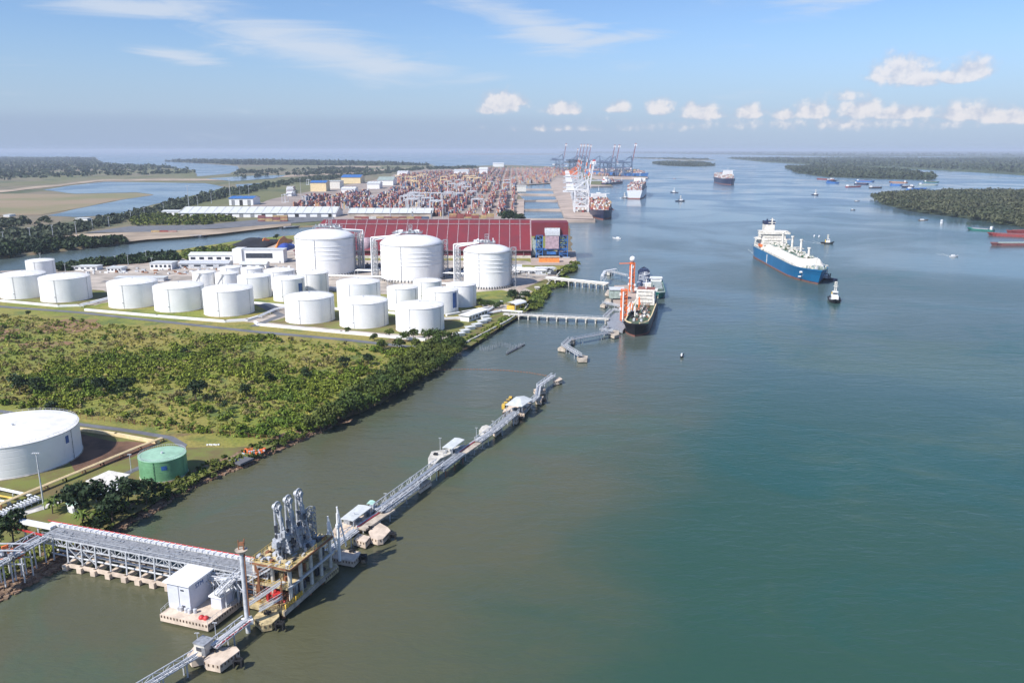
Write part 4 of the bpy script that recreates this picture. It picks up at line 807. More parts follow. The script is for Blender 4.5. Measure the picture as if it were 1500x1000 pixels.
m.beam(roofpt(sx0+20, .84)+Vector((0, 0, 1)), roofpt(sx1, .84)+Vector((0, 0, 1)), 1.6, .8); m.beam(roofpt(sx0+24, 1)+Vector((0, 0, 1)), roofpt(sx1, 1)+Vector((0, 0, 1)), 1.8, .8); m.beam(Vector((sx0, sy0-2.2, 2+ey)), Vector((sx1, sy0-2.2, 2+ey)), .5, .5); m.beam(Vector((sx1+.6, sy0-2, 1.6+ey)), Vector((sx1+.6, hy, 2.2+rz_)), .9, .9)
m.build('roof_ribs', 'roof_rib', t); m = MB()
for k in range(20): x = sx0+8+(sx1-sx0-16)*k/19; m.box((x, sy0-.6, 2+ey*.62), (.5, .4, ey*.7))
m.build('wall_posts', 'roof_rib', t); m = MB(); m.box(((sx0+sx1)/2, sy0-.4, 2+ey*.86), (sx1-sx0-2, .5, 1.0)); m.build('vent_strip', 'black', t)
# unloading head
t = thing('unloading_tower', 'blue legged unloading tower with a crimson hood at the right end of the red shed', 'tower', (44, 905, 2))
m = MB(); m.box((30.5, 905, 34.0), (17, 30, 15)); m.box((57.5, 905, 34.0), (10, 30, 15)); m.box((45.7, 905, 38.7), (13.4, 30, 5.6)); m.build('hood', 'red_roof', t)
m = MB(); n = 8
for k in range(n):
    a0 = math.pi*.5*k/n; a1 = math.pi*.5*(k+1)/n; m.face([(36.5, 888-2*math.sin(a0), 27.5+8*math.cos(a0)), (36.5, 888-2*math.sin(a1), 27.5+8*math.cos(a1)), (53, 888-2*math.sin(a1), 27.5+8*math.cos(a1)), (53, 888-2*math.sin(a0), 27.5+8*math.cos(a0))], True)
m.box((44.7, 889, 33), (17, 3.5, 5.4)); m.build('grey_cowl', 'pale_steel', t)
m = MB(); m.prism([(37, 886), (52, 886), (50, 896), (39, 896)], 13, 27); m.build('hopper', 'lilac_steel', t)
m = MB()
for x, w_ in ((30.5, 7), (57.5, 9)):
    for y in (892, 918): m = MB(); m.lattice((x, y), w_, 6, 25.5, 5, 0, .6, 2); m.build('leg', 'blue_steel', t)
m = MB(); m.box((44, 892, 12), (36, 4, 2)); m.build('cross_beam', 'blue_steel', t); m = MB(); m.box((44, 890, 8), (10, 5, 3)); m.build('feeder', 'blue_steel', t)
m = MB(); m.box((27, 900, 14), (8, 14, 18)); m.build('machine_room', 'grey_green', t)
m = MB(); m.box((60.5, 886, 3.2), (8, 2, 1)); m.build('walkway', 'pale_steel', t)
building('orange_shed', 'small shed with a bright orange wall at the foot of the unloading tower', P(789.5, 384.5, 2), X, 22, 8, 5.5, wall='tarp_orange', roof='concrete', win=0, door=False, cat='shed')
sheet('quay_apron', [(778, 389), (776, 368), (843, 368), (845, 386), (836, 389)], 'quay_concrete', 2.25)
# silo on legs
c = P(537, 377, 2); t = thing('silo', 'lilac grey hopper silo on legs in front of the red shed, between two domed tanks', 'silo', c); m = MB(); m.lathe([(.01, 22), (6.9, 22), (6.9, 9.5), (2, 5), (.01, 5)][::-1], c, 24); m.build('vessel', 'lilac_steel', t)
for x, y in ((-5, -5), (5, -5), (5, 5), (-5, 5)): m = MB(); m.beam(c+Vector((x, y, 0)), c+Vector((x, y, 11)), .8); m.build('leg', 'c_maroon', t)
# coal heap and tarps
def heap(name, label, pts, h, mt, seed):
    poly = px(pts, 2); xs = [p.x for p in poly]; ys = [p.y for p in poly]; m = MB(); nx, ny = 36, 14; vs = []
    for j in range(ny+1):
        for i in range(nx+1):
            u, v = i/nx, j/ny; x = min(xs)+(max(xs)-min(xs))*u; y = min(ys)+(max(ys)-min(ys))*v
            e = max(0, 1-(2*u-1)**2)**.5*max(0, 1-(2*v-1)**2)**.7; vs.append((x, y, 1.9+h*e*(.75+.5*mnoise.noise(Vector((x*.05, y*.05, seed))))))
    m.mesh(vs, [(j*(nx+1)+i, j*(nx+1)+i+1, (j+1)*(nx+1)+i+1, (j+1)*(nx+1)+i) for j in range(ny) for i in range(nx)], True); return tag(m.build(name, mt), label, 'heap', 'heaps by the creek')
heap('coal_heap', 'black coal heap along the creek bank beside the administration hall', [(318, 368), (418, 352)], 9, 'coal', 1)
heap('tarp_heap', 'heap under an orange tarpaulin left of the red shed', [(402, 363), (430, 353)], 12, 'tarp_orange', 2)
heap('tarp_heap', 'heap under a blue tarpaulin in front of the orange one', [(400, 368), (437, 360)], 8, 'tarp_blue', 3)
heap('tarp_heap', 'low blue covered heap behind the administration hall roof', [(366, 361), (385, 355)], 11, 'tarp_blue', 4)
heap('tarp_heap', 'low orange red covered heap behind the administration hall roof', [(380, 361), (400, 355)], 11, 'tarp_orange', 5)
# ---------------------------------------------------------------- port warehouses and buildings
def gable_px(label, x0, x1, yb, h, W, g, wall_, roof_, win=0, name='warehouse', doors=0):
    a = P(x0, yb, 2); b = P(x1, yb, 2); t, F, an = building(name, label, a, X, (b-a).length, W, h, wall=wall_, roof=roof_, gable=g, win=0, door=False, cat='warehouse', group='port warehouses', over=1.5); L = (b-a).length
    for k in range(doors): m = MB(); m.box(F(L*(k+.5)/doors, -.1, 2+h*.4), (7, .3, h*.8), 0); m.build('loading_door', 'black' if k % 3 == 1 else 'seam_grey', t)
    m = MB(); n = max(4, int(L/14))
    for k in range(n+1): x = L*k/n; m.beam(F(x, -1.5, 2+h-.3), F(x, W/2, 2+h+g+.5), .5, .5)
    m.build('roof_ribs', 'steel', t); return t
gable_px('long white warehouse with many loading doors beside the creek', 264, 492, 318.5, 8, 60, 9, 'white_paint', 'roof_sheet', doors=14)
gable_px('long grey roofed warehouse behind the row of stacked containers', 511, 633, 318.5, 8, 44, 7, 'yard_light', 'roof_sheet', doors=0)
gable_px('blue roofed white workshop near the dark wood', 336, 371, 301, 15, 50, 4, 'white_paint', 'blue_steel', doors=3)
gable_px('cream warehouse with a pale blue roof at the port entrance', 455, 478, 281, 26, 50, 5, 'cream', 'blue_steel')
gable_px('blue roofed warehouse right of the cream one', 500, 528, 269, 22, 90, 8, 'cream', 'blue_steel')
gable_px('steel blue roofed warehouse nearest the container yard', 553, 576, 272, 18, 90, 10, 'white_paint', 'grey_green')
gable_px('white warehouse in front of the steel blue roofed one', 538, 556, 277, 16, 60, 6, 'white_paint', 'roof_sheet')
gable_px('pale building block between the cream and the blue roofed warehouses', 481, 498, 277, 24, 60, 0.5, 'ship_cream', 'roof_sheet')
gable_px('white shed with a curved look in the middle of the yards', 500, 520, 283, 12, 50, 4, 'white_paint', 'white_paint')
gable_px('long low white transit shed far along the port', 665, 686, 256, 18, 90, 6, 'white_paint', 'roof_sheet')
gable_px('white hangar on the far side of the container yard', 702, 714, 255, 24, 120, 8, 'white_paint', 'white_paint')
gable_px('bright white shed alone at the far edge of the plain', 722, 738, 244.5, 22, 200, 5, 'white_paint', 'white_paint')
gable_px('small white shed on the plain left of the port', 582, 597, 257, 16, 80, 4, 'white_paint', 'white_paint')
gable_px('white quay office block at the corner of the basin', 757.5, 770.5, 281, 17, 40, 1, 'ship_cream', 'ship_cream')
hc_ = {}
for k, x in enumerate(sorted(random.Random(90).uniform(400, 500) for _ in range(26))):
    r_ = random.Random(k+90); hn = hc_[k % 3] = hc_.get(k % 3, 0)+1; y = 287-(x-400)*.14+r_.uniform(-5, 4)
    gable_px(ordn(hn)+' '+['red roofed', 'white', 'grey roofed'][k % 3]+' low house from the left, left of the container yard', x, x+r_.uniform(4, 10), y, r_.uniform(5, 10), 24, 4, 'white_paint', ['c_maroon', 'white_paint', 'roof_sheet'][k % 3], name='house')
# ---------------------------------------------------------------- containers
CC = ['c_red', 'c_maroon', 'c_orange', 'c_yellow', 'c_white', 'c_grey', 'c_blue', 'c_pink']; CN = ['red', 'dark red', 'orange', 'yellow', 'white', 'grey', 'dark blue', 'pale red']
cm = {}
def cont_mesh(ci):
    if ci in cm: return cm[ci]
    m = MB(); m.box((0, 0, 1.3), (12.1, 2.44, 2.55))
    for k in range(12): 
        for s_ in (-1, 1): m.box((-5.5+k, s_*1.235, 1.3), (.35, .06, 2.3))
    me_o = m.build('shipping_container', CC[ci]); me = me_o.data; bpy.data.objects.remove(me_o); cm[ci] = me; return me
def container(x, y, z, ci, rz, where, grp):
    o = bpy.data.objects.new('shipping_container', cont_mesh(ci)); COL.objects.link(o); o.location = (x, y, z); o.rotation_euler = (0, 0, rz)
    tag(o, CN[ci]+' container, '+where, 'container', grp); return o
cr = random.Random(3); ncont = 0
def crow(x0, x1, yb, levels, depth, where, grp, w=(3, 2, 2, 3, .3, .3, .6, .5)):
    global ncont
    a = P(x0, yb, 2); b = P(x1, yb, 2); n = int((b.x-a.x)/12.7)
    for i in range(n):
        for d in range(depth):
            base = cr.choices(range(8), w)[0]
            for l in range(cr.choice(levels)):
                ci = base if cr.random() < .5 else cr.choices(range(8), w)[0]
                container(a.x+6+i*12.7, a.y+d*2.9, 2.45+l*2.6, ci, 0, ordn(i+1)+' from the left, '+['bottom', 'second', 'third', 'fourth', 'fifth'][l]+' layer, '+['front', 'second', 'back'][d]+' row, '+where, grp); ncont += 1
crow(378, 426, 325, (3, 4), 2, 'by the white warehouse', 'containers by the white warehouse', (1, 3, 1, 3, 0, 0, 0, .2))
crow(519, 633, 324.5, (2, 3, 3), 2, 'by the grey warehouse', 'containers by the grey warehouse', (3, 3, .6, 3, .2, .2, .2, .4))
crow(658, 728, 325, (3, 4, 5), 3, 'behind the red shed', 'containers behind the red shed', (3, 1, 2, 3.4, .6, .2, .3, .6))
crow(222, 262, 340.5, (1, 1), 1, 'on the gravel yard', 'containers on the gravel yard', (1, 0, 3, 2, 0, 0, 0, 1))
# the packed yard behind: one mass
V = []; Cc = []
def stack(x, y, z, w_, l_, h, ci): V.append((x, y, z, w_, l_, h)); Cc.append(ci)
REG = [([(430, 306), (455, 292), (540, 282), (546, 300), (530, 306)], 1.0), ([(512, 309), (512, 296), (600, 290), (600, 309)], .75), ([(545, 297), (560, 283), (620, 275), (755, 270), (752, 316), (640, 318), (600, 300)], .85),
       ([(580, 275), (585, 258), (620, 253), (700, 249), (806, 253), (806, 268), (757, 270), (620, 275)], .9), ([(700, 252), (720, 247), (830, 247), (836, 254), (806, 262)], .8), ([(728, 318), (752, 318), (753, 300), (732, 300)], .5), ([(860, 258), (870, 254), (935, 255.5), (940, 258)], .6)]
for ri, (pp, dn) in enumerate(REG):
    poly = pw(pp); xs = [p[0] for p in poly]; ys = [p[1] for p in poly]; y = min(ys)
    while y < max(ys):
        x = math.floor(min(xs)/26)*26
        while x < max(xs):
            k = int(round(x/2.9)) % 10; row = int(y/12.9) % 8
            if k < 6 and row != 7 and inpoly(x, y, poly):
                f = mnoise.noise(Vector((x*.02, y*.008, ri))); 
                if cr.random() < dn-.25+f*.9:
                    n = max(1, min(6, int(3.2+f*4+cr.uniform(-1.5, 1.5)))); z = 2.6; ci = (0, 1, 5, 7, 1, 6, 2, 5, 3, 0)[int((mnoise.noise(Vector((x*.03, y*.012, 7+ri)))+1)*7) % 10] if cr.random() < .6 else cr.choices(range(8), (4, 4.5, 1.3 if y < 2600 else 3, 1.5 if y < 2600 else 2.5, 1.3, 1.8, 2, 2.2))[0]
                    if y < 2300:
                        for l in range(n):
                            if cr.random() < .3: ci = cr.choices(range(8), (4, 4.5, 1.3, 1.2, 1.4, 1.8, 2, 2.2))[0]
                            stack(x, y, z+l*2.6, 2.44, 12.1, 2.55, ci)
                    else: stack(x, y, z, 2.6, 12.4, 2.6*n, ci)
            x += 2.9 if y < 3200 else 5.8
        y += 12.9
def boxes_object(name, B, C, mats, lab, cat, kind='stuff', parent=None):
    B = np.array(B, float); n = len(B); sg = np.array([(-1, -1, 0), (1, -1, 0), (1, 1, 0), (-1, 1, 0), (-1, -1, 1), (1, -1, 1), (1, 1, 1), (-1, 1, 1)], float)
    vs = np.empty((n, 8, 3)); vs[..., 0] = B[:, None, 0]+sg[None, :, 0]*B[:, None, 3]/2; vs[..., 1] = B[:, None, 1]+sg[None, :, 1]*B[:, None, 4]/2; vs[..., 2] = B[:, None, 2]+sg[None, :, 2]*B[:, None, 5]
    q = np.array([(4, 5, 6, 7), (0, 1, 5, 4), (1, 2, 6, 5), (2, 3, 7, 6), (3, 0, 4, 7)]); F_ = (np.arange(n)[:, None, None]*8+q[None]).reshape(-1)
    me = bpy.data.meshes.new(name); me.vertices.add(n*8); me.vertices.foreach_set('co', vs.reshape(-1).astype(np.float32)); me.loops.add(n*20); me.loops.foreach_set('vertex_index', F_.astype(np.int32)); me.polygons.add(n*5); me.polygons.foreach_set('loop_start', np.arange(0, n*20, 4, dtype=np.int32))
    for c in mats: me.materials.append(M[c])
    me.polygons.foreach_set('material_index', np.repeat(np.array(C, dtype=np.int32), 5)); me.update(calc_edges=True); o = bpy.data.objects.new(name, me); COL.objects.link(o)
    if parent is not None: o.parent = parent
    if kind: o['kind'] = kind
    if lab: o['label'] = lab
    if cat: o['category'] = cat
    return o
boxes_object('container_stacks', V, Cc, CC, 'packed yard of mostly red, grey and blue container stacks across the port', 'container yard')
# yard gantries
def yard_gantry(mt, nm='yard_gantry'):
    t = thing(nm, '', 'gantry crane', (0, 0, -500), None, local=True)
    m = MB()
    for y in (-5, 5): m.beam((-12, y, 22), (12, y, 22), 1.6, 2.0)
    m.box((2, 0, 22.6), (4, 8, 2.5)); m.build('girder', mt, t)
    for x in (-12, 12):
        for y in (-5, 5): m = MB(); m.beam((x, y, 0), (x, y*.8, 22), 1.2); m.build('leg', mt, t)
        m = MB(); m.beam((x, -7, 1), (x, 7, 1), 1.4, 1.6); m.build('sill_beam', mt, t)
    return t
ga = yard_gantry('pale_steel'); gb = yard_gantry('cream'); 
GL = []
for k in range(44):
    r_ = random.Random(k*7+1); 
    if k < 30: x, y, pr_, lab = r_.uniform(600, 752), r_.uniform(273, 312), ga, 'pale grey gantry over the stacks in mid yard'
    else: x, y, pr_, lab = r_.uniform(585, 700), r_.uniform(262, 277), gb, 'cream gantry at the back of the yard'
    v = P(x, y, 2); v.x = math.floor(v.x/26.1)*26.1+9; GL.append((v.x, pr_, v.y, lab))
GL.sort(key=lambda g: (g[1].name, g[0])); gc_ = {}
for vx, pr_, vy, lab in GL:
    gc_[lab] = gc_.get(lab, 0)+1; v = Vector((vx, vy, 0)); lab = ordn(gc_[lab])+' from the left: '+lab
    if pr_.name in used: copy_tree(pr_, (v.x, v.y, 2.4), 0, 1, lab, 'yard gantry cranes')
    else: used.add(pr_.name); pr_.location = (v.x, v.y, 2.4); pr_['label'] = lab; pr_['group'] = 'yard gantry cranes'
for k, (x, y) in enumerate([(418, 297), (452, 271), (448, 300), (545, 300)]):
    v = P(x, y, 2); copy_tree(ga, (v.x, v.y, 2.4), 1.5, .8, ['pale gantry alone on the open paving behind the white warehouse', 'pale gantry beside the low houses', 'pale gantry at the left edge of the container stacks', 'pale gantry between the two front container blocks'][k], 'gantries on the open paving')
# rail gantry with white beam in front of the yard
t = thing('rail_gantry', 'wide white topped gantry on thin legs behind the left half of the red shed', 'gantry crane', P(620, 322, 2)); a = P(604, 323, 2); b = P(632, 323, 2); m = MB(); m.box(((a.x+b.x)/2, a.y, 18.5), (b.x-a.x, 6, 3)); m.build('girder', 'white_paint', t)
for q in (a, b):
    m = MB(); m.beam(q, q+Vector((0, 0, 17)), 1.6); m.beam(q+Vector((0, 8, 0)), q+Vector((0, 8, 17)), 1.6); m.build('leg', 'steel', t)
def mast(x, yb, yt, label, w_=.5, group='light masts', z=2.0, name='light_mast', mt='pale_steel', head=True):
    q = P(x, yb, z); h = hgt(x, yb, yt, z); t = thing(name, label, 'mast', q, group); m = MB(); m.cyl(q, q+Vector((0, 0, h)), w_*.6, w_*.35, 8); m.build('pole', mt, t)
    if head:
        m = MB(); s_ = max(.5, w_*2.2); m.beam(q+Vector((-s_, 0, h)), q+Vector((s_, 0, h)), w_*.35)
        for e in (-1, -.35, .35, 1): m.box(q+Vector((e*s_, -.1, h-.1)), (s_*.35, s_*.4, s_*.25))
        m.build('lamp_head', mt, t)
    return t
for k, (x, yb, yt) in enumerate([(487, 323, 287), (572, 324, 290), (649, 324, 286), (605, 323, 302), (338, 296, 262), (277, 305, 272), (112, 344, 325), (45, 352, 334), (6, 358, 340), (78, 348, 330), (136, 336, 320), (160, 332, 318), (310, 298, 283), (441, 290, 262), (352, 292, 270), (365, 290, 272), (212, 318, 304), (192, 322, 306), (240, 310, 298), (290, 303, 288)]):
    mast(x, yb, yt, 'tall pale light mast '+['in front of the long white warehouse, right end', 'before the grey roofed warehouse', 'behind the middle of the red shed', 'beside the wide white topped gantry', 'left of the blue roofed workshop', 'at the left end of the white warehouse', 'fourth from the left in the far wood', 'second from the left in the far wood', 'at the left edge in the far wood', 'third from the left in the far wood', 'fifth from the left in the far wood', 'sixth from the left in the far wood', 'behind the left end of the white warehouse', 'among the low houses left of the yard', 'just behind the blue roofed workshop', 'right behind the blue roofed workshop', 'in the wood above the gravel yard', 'in the wood left of the gravel yard containers', 'by the pond shore above the wood', 'between the wood and the white warehouse'][k], 1.3 if k < 6 else .8)
for k, (x, yb, yt) in enumerate([(46, 398, 383), (61.5, 396, 371), (77, 397, 385), (96, 398, 387), (215, 384, 367), (188, 389, 374), (169, 386, 375), (223, 390, 378)]):
    mast(x, yb, yt, 'thin light pole '+['left of the narrow tank', 'rising directly behind the narrow tank', 'right of the narrow tank', 'before the open garage', 'by the creek above the gatehouse', 'beside the guard hut', 'behind the guard hut', 'near the gatehouse roof'][k], .45)
mast(65, 746, 663, 'tall grey light mast between the huge foreground tank and the palms', .5)
mast(192.5, 690, 665, 'short lamp post beside the pipe rack left of the green tank', .3)
# ---------------------------------------------------------------- quay cranes
def quay_crane(label, x, y, mt, boom_mt, up=True, hs=1.0, tip='red_paint', grp='ship to shore cranes', boomlen=56, thick=2.3):
    """legs straddle the quay, boom over the water to +x"""
    t = thing('quay_crane', label, 'harbour crane', (x, y, 4), grp); z = 4.0; g = 26*hs; w_ = 9*hs; H1 = 42*hs; H2 = 60*hs; s_ = thick*hs
    m = MB()
    for dy in (-w_, w_):
        m.beam((x-g/2, y+dy, z+11*hs), (x+g/2, y+dy, z+11*hs), s_*1.2, s_*1.5); m.beam((x-g/2, y+dy, z+H1), (x+g/2, y+dy, z+H1), s_, s_*1.3)
        m.beam((x-g/2, y+dy, z+12*hs), (x+g/2, y+dy, z+27*hs), s_*.6); m.beam((x+g/2, y+dy, z+27*hs), (x-g/2, y+dy, z+H1), s_*.6); m.beam((x-g/2, y+dy, z+27*hs), (x+g/2, y+dy, z+27*hs), s_*.6)
        m.beam((x-g/2, y+dy, z+27*hs), (x+g/2, y+dy, z+12*hs), s_*.5)
        m.beam((x-g/2, y+dy, z+H1), (x+g*.42, y+dy*.3, z+H2), s_*.8); m.beam((x+g/2, y+dy, z+H1), (x+g*.42, y+dy*.3, z+H2), s_)
    for dx in (-g/2, g/2):
        for zz in (2, 27*hs, H1): m.beam((x+dx, y-w_, z+zz), (x+dx, y+w_, z+zz), s_*.8)
    m.build('portal_frame', mt, t)
    for dx in (-g/2, g/2):
        for dy in (-w_, w_):
            m = MB(); m.beam((x+dx, y+dy, z+1.5), (x+dx, y+dy, z+H1), s_*1.3); m.box((x+dx, y+dy, z+.8), (1.6, 8*hs, 1.6)); m.build('leg', mt, t)
    m = MB(); zb = z+H1-3*hs
    for dy in (-2.6*hs, 2.6*hs): m.beam((x-g/2-22*hs, y+dy, zb), (x+g/2+1, y+dy, zb), s_*.8, s_*1.5)
    for k in range(7): xx = x-g/2-22*hs+k*8.4*hs; m.beam((xx, y-2.6*hs, zb), (xx, y+2.6*hs, zb), s_*.5)
    m.beam((x+g*.42, y, z+H2), (x-g/2-20*hs, y, zb+1), s_*.5); m.build('back_girder', mt, t)
    m = MB(); m.box((x-g/2-8*hs, y, zb+4.6*hs), (15*hs, 9*hs, 6*hs)); m.build('machinery_house', 'white_paint' if 'blue' not in mt else mt, t)
    m = MB(); hx = x+g/2+1; 
    if up: e = Vector((hx+boomlen*hs*.16, y, zb+boomlen*hs*.985))
    else: e = Vector((hx+boomlen*hs, y, zb))
    for dy in (-2.6*hs, 2.6*hs): m.beam((hx, y+dy, zb), e+Vector((0, dy, 0)), s_*.9, s_*1.4)
    for k in range(1, 9): q = Vector((hx, y, zb)).lerp(e, k/9); m.k = 1 if (k % 2 and tip == 'stripe') else 0; m.beam(q-Vector((0, 2.6*hs, 0)), q+Vector((0, 2.6*hs, 0)), s_*.7)
    if tip == 'stripe':
        m.k = 1
        for k in (1, 3, 5): q0 = Vector((hx, y, zb)).lerp(e, k/7); q1 = Vector((hx, y, zb)).lerp(e, (k+1)/7); m.beam(q0-Vector((0, 2.7*hs, 0)), q1-Vector((0, 2.7*hs, 0)), s_*1.1, s_*1.6); m.beam(q0+Vector((0, 2.7*hs, 0)), q1+Vector((0, 2.7*hs, 0)), s_*1.1, s_*1.6)
    m.build('boom', [boom_mt, 'orange_paint'], t)
    m = MB(); m.beam((x+g*.42, y, z+H2), Vector((hx, y, zb)).lerp(e, .45), s_*.35); m.beam((x+g*.42, y, z+H2), Vector((hx, y, zb)).lerp(e, .85), s_*.3); m.build('forestay', mt, t)
    if tip != 'stripe': m = MB(); m.box(e+Vector((0, 0, -2*hs)), (7*hs, 7*hs, 6*hs)); m.k = 1; m.box(e+Vector((0, 0, 2.2*hs)), (5*hs, 6.6*hs, 2.5*hs)); m.build('boom_head', ['white_paint', tip], t)
    m = MB(); m.box((x+g/2-6*hs, y, zb-3.5*hs), (3, 3, 3)); m.build('cab', 'white_paint', t)
    return t
c1 = P(851.5, 311, 4)
quay_crane('nearest ship to shore crane, pale grey lattice with its white headed boom raised', c1.x, c1.y+9, 'crane_white', 'crane_white')
for k, (yy, mt, bm, up, tp, lab) in enumerate([
 (165, 'pale_steel', 'white_paint', True, 'stripe', 'second nearest ship to shore crane, mostly hidden by the nearest one'), (420, 'pale_steel', 'crane_white', True, 'stripe', 'white ship to shore crane with an orange banded raised boom, third along the quay'),
 (560, 'pale_steel', 'pale_steel', False, 'red_paint', 'ship to shore crane with its boom lowered, fourth along the quay'), (900, 'pale_steel', 'crane_white', True, 'stripe', 'white ship to shore crane with an orange banded raised boom, fifth along the quay'), (1150, 'orange_paint', 'white_paint', True, 'stripe', 'orange framed ship to shore crane with raised boom, behind the white ones'),
 (1350, 'orange_paint', 'white_paint', True, 'stripe', 'orange framed ship to shore crane, farther of the orange pair')]):
    quay_crane(lab, c1.x+yy*.061, c1.y+yy, mt, bm, up, 1.0 if k < 3 else .95, tp, 'ship to shore cranes', thick=1.6)
for k, (x, yb, yt, mt) in enumerate([(826, 251, 212, 'far_blue'), (843.5, 252, 219, 'dark_steel'), (848, 254, 213, 'far_blue'), (852.5, 254, 213, 'far_blue'), (857.5, 254, 213, 'far_blue'), (862, 254, 214, 'far_blue'), (896.5, 256, 214, 'far_blue'), (903, 257, 214, 'far_blue'), (926.5, 257.5, 212, 'far_blue'), (880, 255.5, 213, 'far_blue')]):
    q = P(x, yb, 4); s_ = hgt(x, yb, yt, 4)/93.5
    quay_crane('distant blue crane with raised red boom, '+['far left one, apart over the yard', 'darkest one in the close cluster', 'first blue one of the close cluster', 'second blue one of the close cluster', 'third blue one of the close cluster', 'rightmost of the close cluster', 'left one of the pair over the far ships', 'right one of the pair over the far ships', 'farthest right, standing over the blue container ship', 'half hidden left of the far pair'][k], q.x-16*s_, q.y, mt, 'far_red', k != 9, s_, 'far_red', 'distant blue cranes', thick=1.5)
for k, (x, yb, lab) in enumerate([(816, 252, 'distant dark crane with a lowered dark red boom over the yard'), (908, 258, 'distant blue crane with a lowered red boom by the far ships'), (889, 257, 'distant blue crane with a lowered red boom behind the small docked ships')]):
    q = P(x, yb, 4); quay_crane(lab, q.x, q.y, 'far_blue' if k else 'dark_steel', 'far_red', False, .9, 'far_red', 'distant blue cranes', 40, thick=1.2)
m = MB(); r_ = random.Random(8)
for i in range(160):
    u = r_.random(); q = P(810+u*16, 268-u*0+r_.uniform(-1, 50)*u, 4.1); h_ = r_.uniform(1.5, 4)
    q.x = 124+(q.y-1400)*.061+r_.uniform(-12, 12)
    m.k = r_.randrange(3); m.box((q.x, q.y, 4+h_/2), (r_.uniform(2.5, 4), r_.uniform(5, 13), h_))
tag(m.build('quay_traffic', ['white_paint', 'c_red', 'c_grey']), 'trucks and container trailers crowded along the main quay', 'trucks', None, 'stuff')
# ---------------------------------------------------------------- ships
def hull(t, L, B, Fb, mt, boot, deckmt, sheer=2.0, rake=6.0, bs=3.0, full=.55, stern=.85, n=26, name='hull'):
    m = MB(); ws = []; 
    for i in range(n+1):
        u = i/n; xk = -L/2+L*u
        bw = B/2*(1-max(0, (u-full)/(1-full))**2.4); bd = B/2*(1-max(0, (u-full-.12)/(1-full-.12))**3.0)
        if u < .12: bw *= .70+.30*(u/.12)**.6; bd *= stern+(1-stern)*(u/.12)
        zt = Fb+sheer*max(0, (u-.7)/.3)**2; xo = rake*max(0, (u-.8)/.2)**1.5
        if u >= 1: bw = .02; bd = .15
        ws.append([(xk, bw*.94, -1.5), (xk, bw, bs*.35), (xk+xo*.15, bw+(bd-bw)*.1, bs), (xk+xo*.55, bw+(bd-bw)*.55, zt*.6), (xk+xo, bd, zt), (xk+xo, bd-.25, zt), (xk+xo, bd-.25, zt-1.1)])
    for sg in (1, -1):
        for i in range(n):
            for j in range(6):
                m.k = 1 if j < 2 else 0; q = [ws[i][j], ws[i+1][j], ws[i+1][j+1], ws[i][j+1]]; q = [(p[0], p[1]*sg, p[2]) for p in q]; m.face(q[::-1] if sg > 0 else q, True)
    for j in range(4): m.k = 1 if j < 2 else 0; a, b = ws[0][j], ws[0][j+1]; m.face([(a[0], -a[1], a[2]), (a[0], a[1], a[2]), (b[0], b[1], b[2]), (b[0], -b[1], b[2])])
    h = m.build(name, [mt, boot], t); m = MB()
    for i in range(n): a, b = ws[i][6], ws[i+1][6]; m.face([(a[0], -a[1], a[2]), (b[0], -b[1], b[2]), (b[0], b[1], b[2]), (a[0], a[1], a[2])])
    m.build('deck', deckmt, t); return ws
def ship(name, label, cat, stern, bow, grp=None, L=None):
    s_, b_ = Vector(stern), Vector(bow); c = (s_+b_)/2; an = math.atan2(b_.y-s_.y, b_.x-s_.x); t = thing(name, label, cat, (c.x, c.y, 0), grp, an, True); return t, (b_-s_).length
def tower(t, nm, x, L, W, z, levels, lh=2.8, mt='ship_cream', wings=True, win=True):
    m = MB()
    for k in range(levels): m.box((x, 0, z+lh*(k+.5)), (L*(1-.02*k), W*(1-.02*k), lh-.06)); 
    if wings: m.box((x+L*.15, 0, z+lh*levels+.2), (L*.6, W*1.25, .5))
    o = m.build(nm, mt, t)
    if win:
        m = MB()
        for k in range(levels): m.box((x, 0, z+lh*(k+.62)), (L*(1-.02*k)+.12, W*(1-.02*k)*.8, .4)); m.box((x, 0, z+lh*(k+.62)), (L*(1-.02*k)*.7, W*(1-.02*k)+.12, .4))
        m.build('windows', 'glass_dark', o)
# large blue gas carrier
t, L = ship('gas_carrier', 'blue hulled gas carrier with cream deckworks heading toward the camera in mid river', 'ship', P(1118, 374, 0), P(1198, 416, 0))
B = 31; Fb = 12.5
hull(t, L, B, Fb, 'hull_blue', 'boot_red', 'deck_greygreen', 1.5, 9, 1.5, .68)
m = MB(); n_ = 10; prof = [(-13.2, 0), (-13.2, 2.2), (-8.8, 7.6), (8.8, 7.6), (13.2, 2.2), (13.2, 0)]; x0, x1 = -L*.24, L*.36
m.mesh([(x0, y, Fb-.8+z) for y, z in prof]+[(x1, y, Fb-.8+z) for y, z in prof]+[(x1+9, y*.8, Fb-.8+z*.35) for y, z in prof], [(i, i+1, 7+i, 6+i) for i in range(5)][::1]+[(6+i, 7+i, 13+i, 12+i) for i in range(5)]+[(5, 4, 3, 2, 1, 0), (12, 13, 14, 15, 16, 17)])
m.build('trunk_deck', 'ship_cream', t)
m = MB(); m.box(((x0+x1)/2-4, 0, Fb+7.0), ((x1-x0)*.92, 15, .4)); m.build('deck_walkway', 'deck_greygreen', t)
tower(t, 'superstructure', -L*.36, 34, 29, Fb-1, 4, 2.9); tower(t, 'upper_bridge', -L*.36+3, 22, 25, Fb+10.4, 3, 2.9)
m = MB(); m.box((-L*.35+10, 0, Fb+17.5), (6, 34, 2.2)); m.build('bridge_wing', 'ship_cream', t)
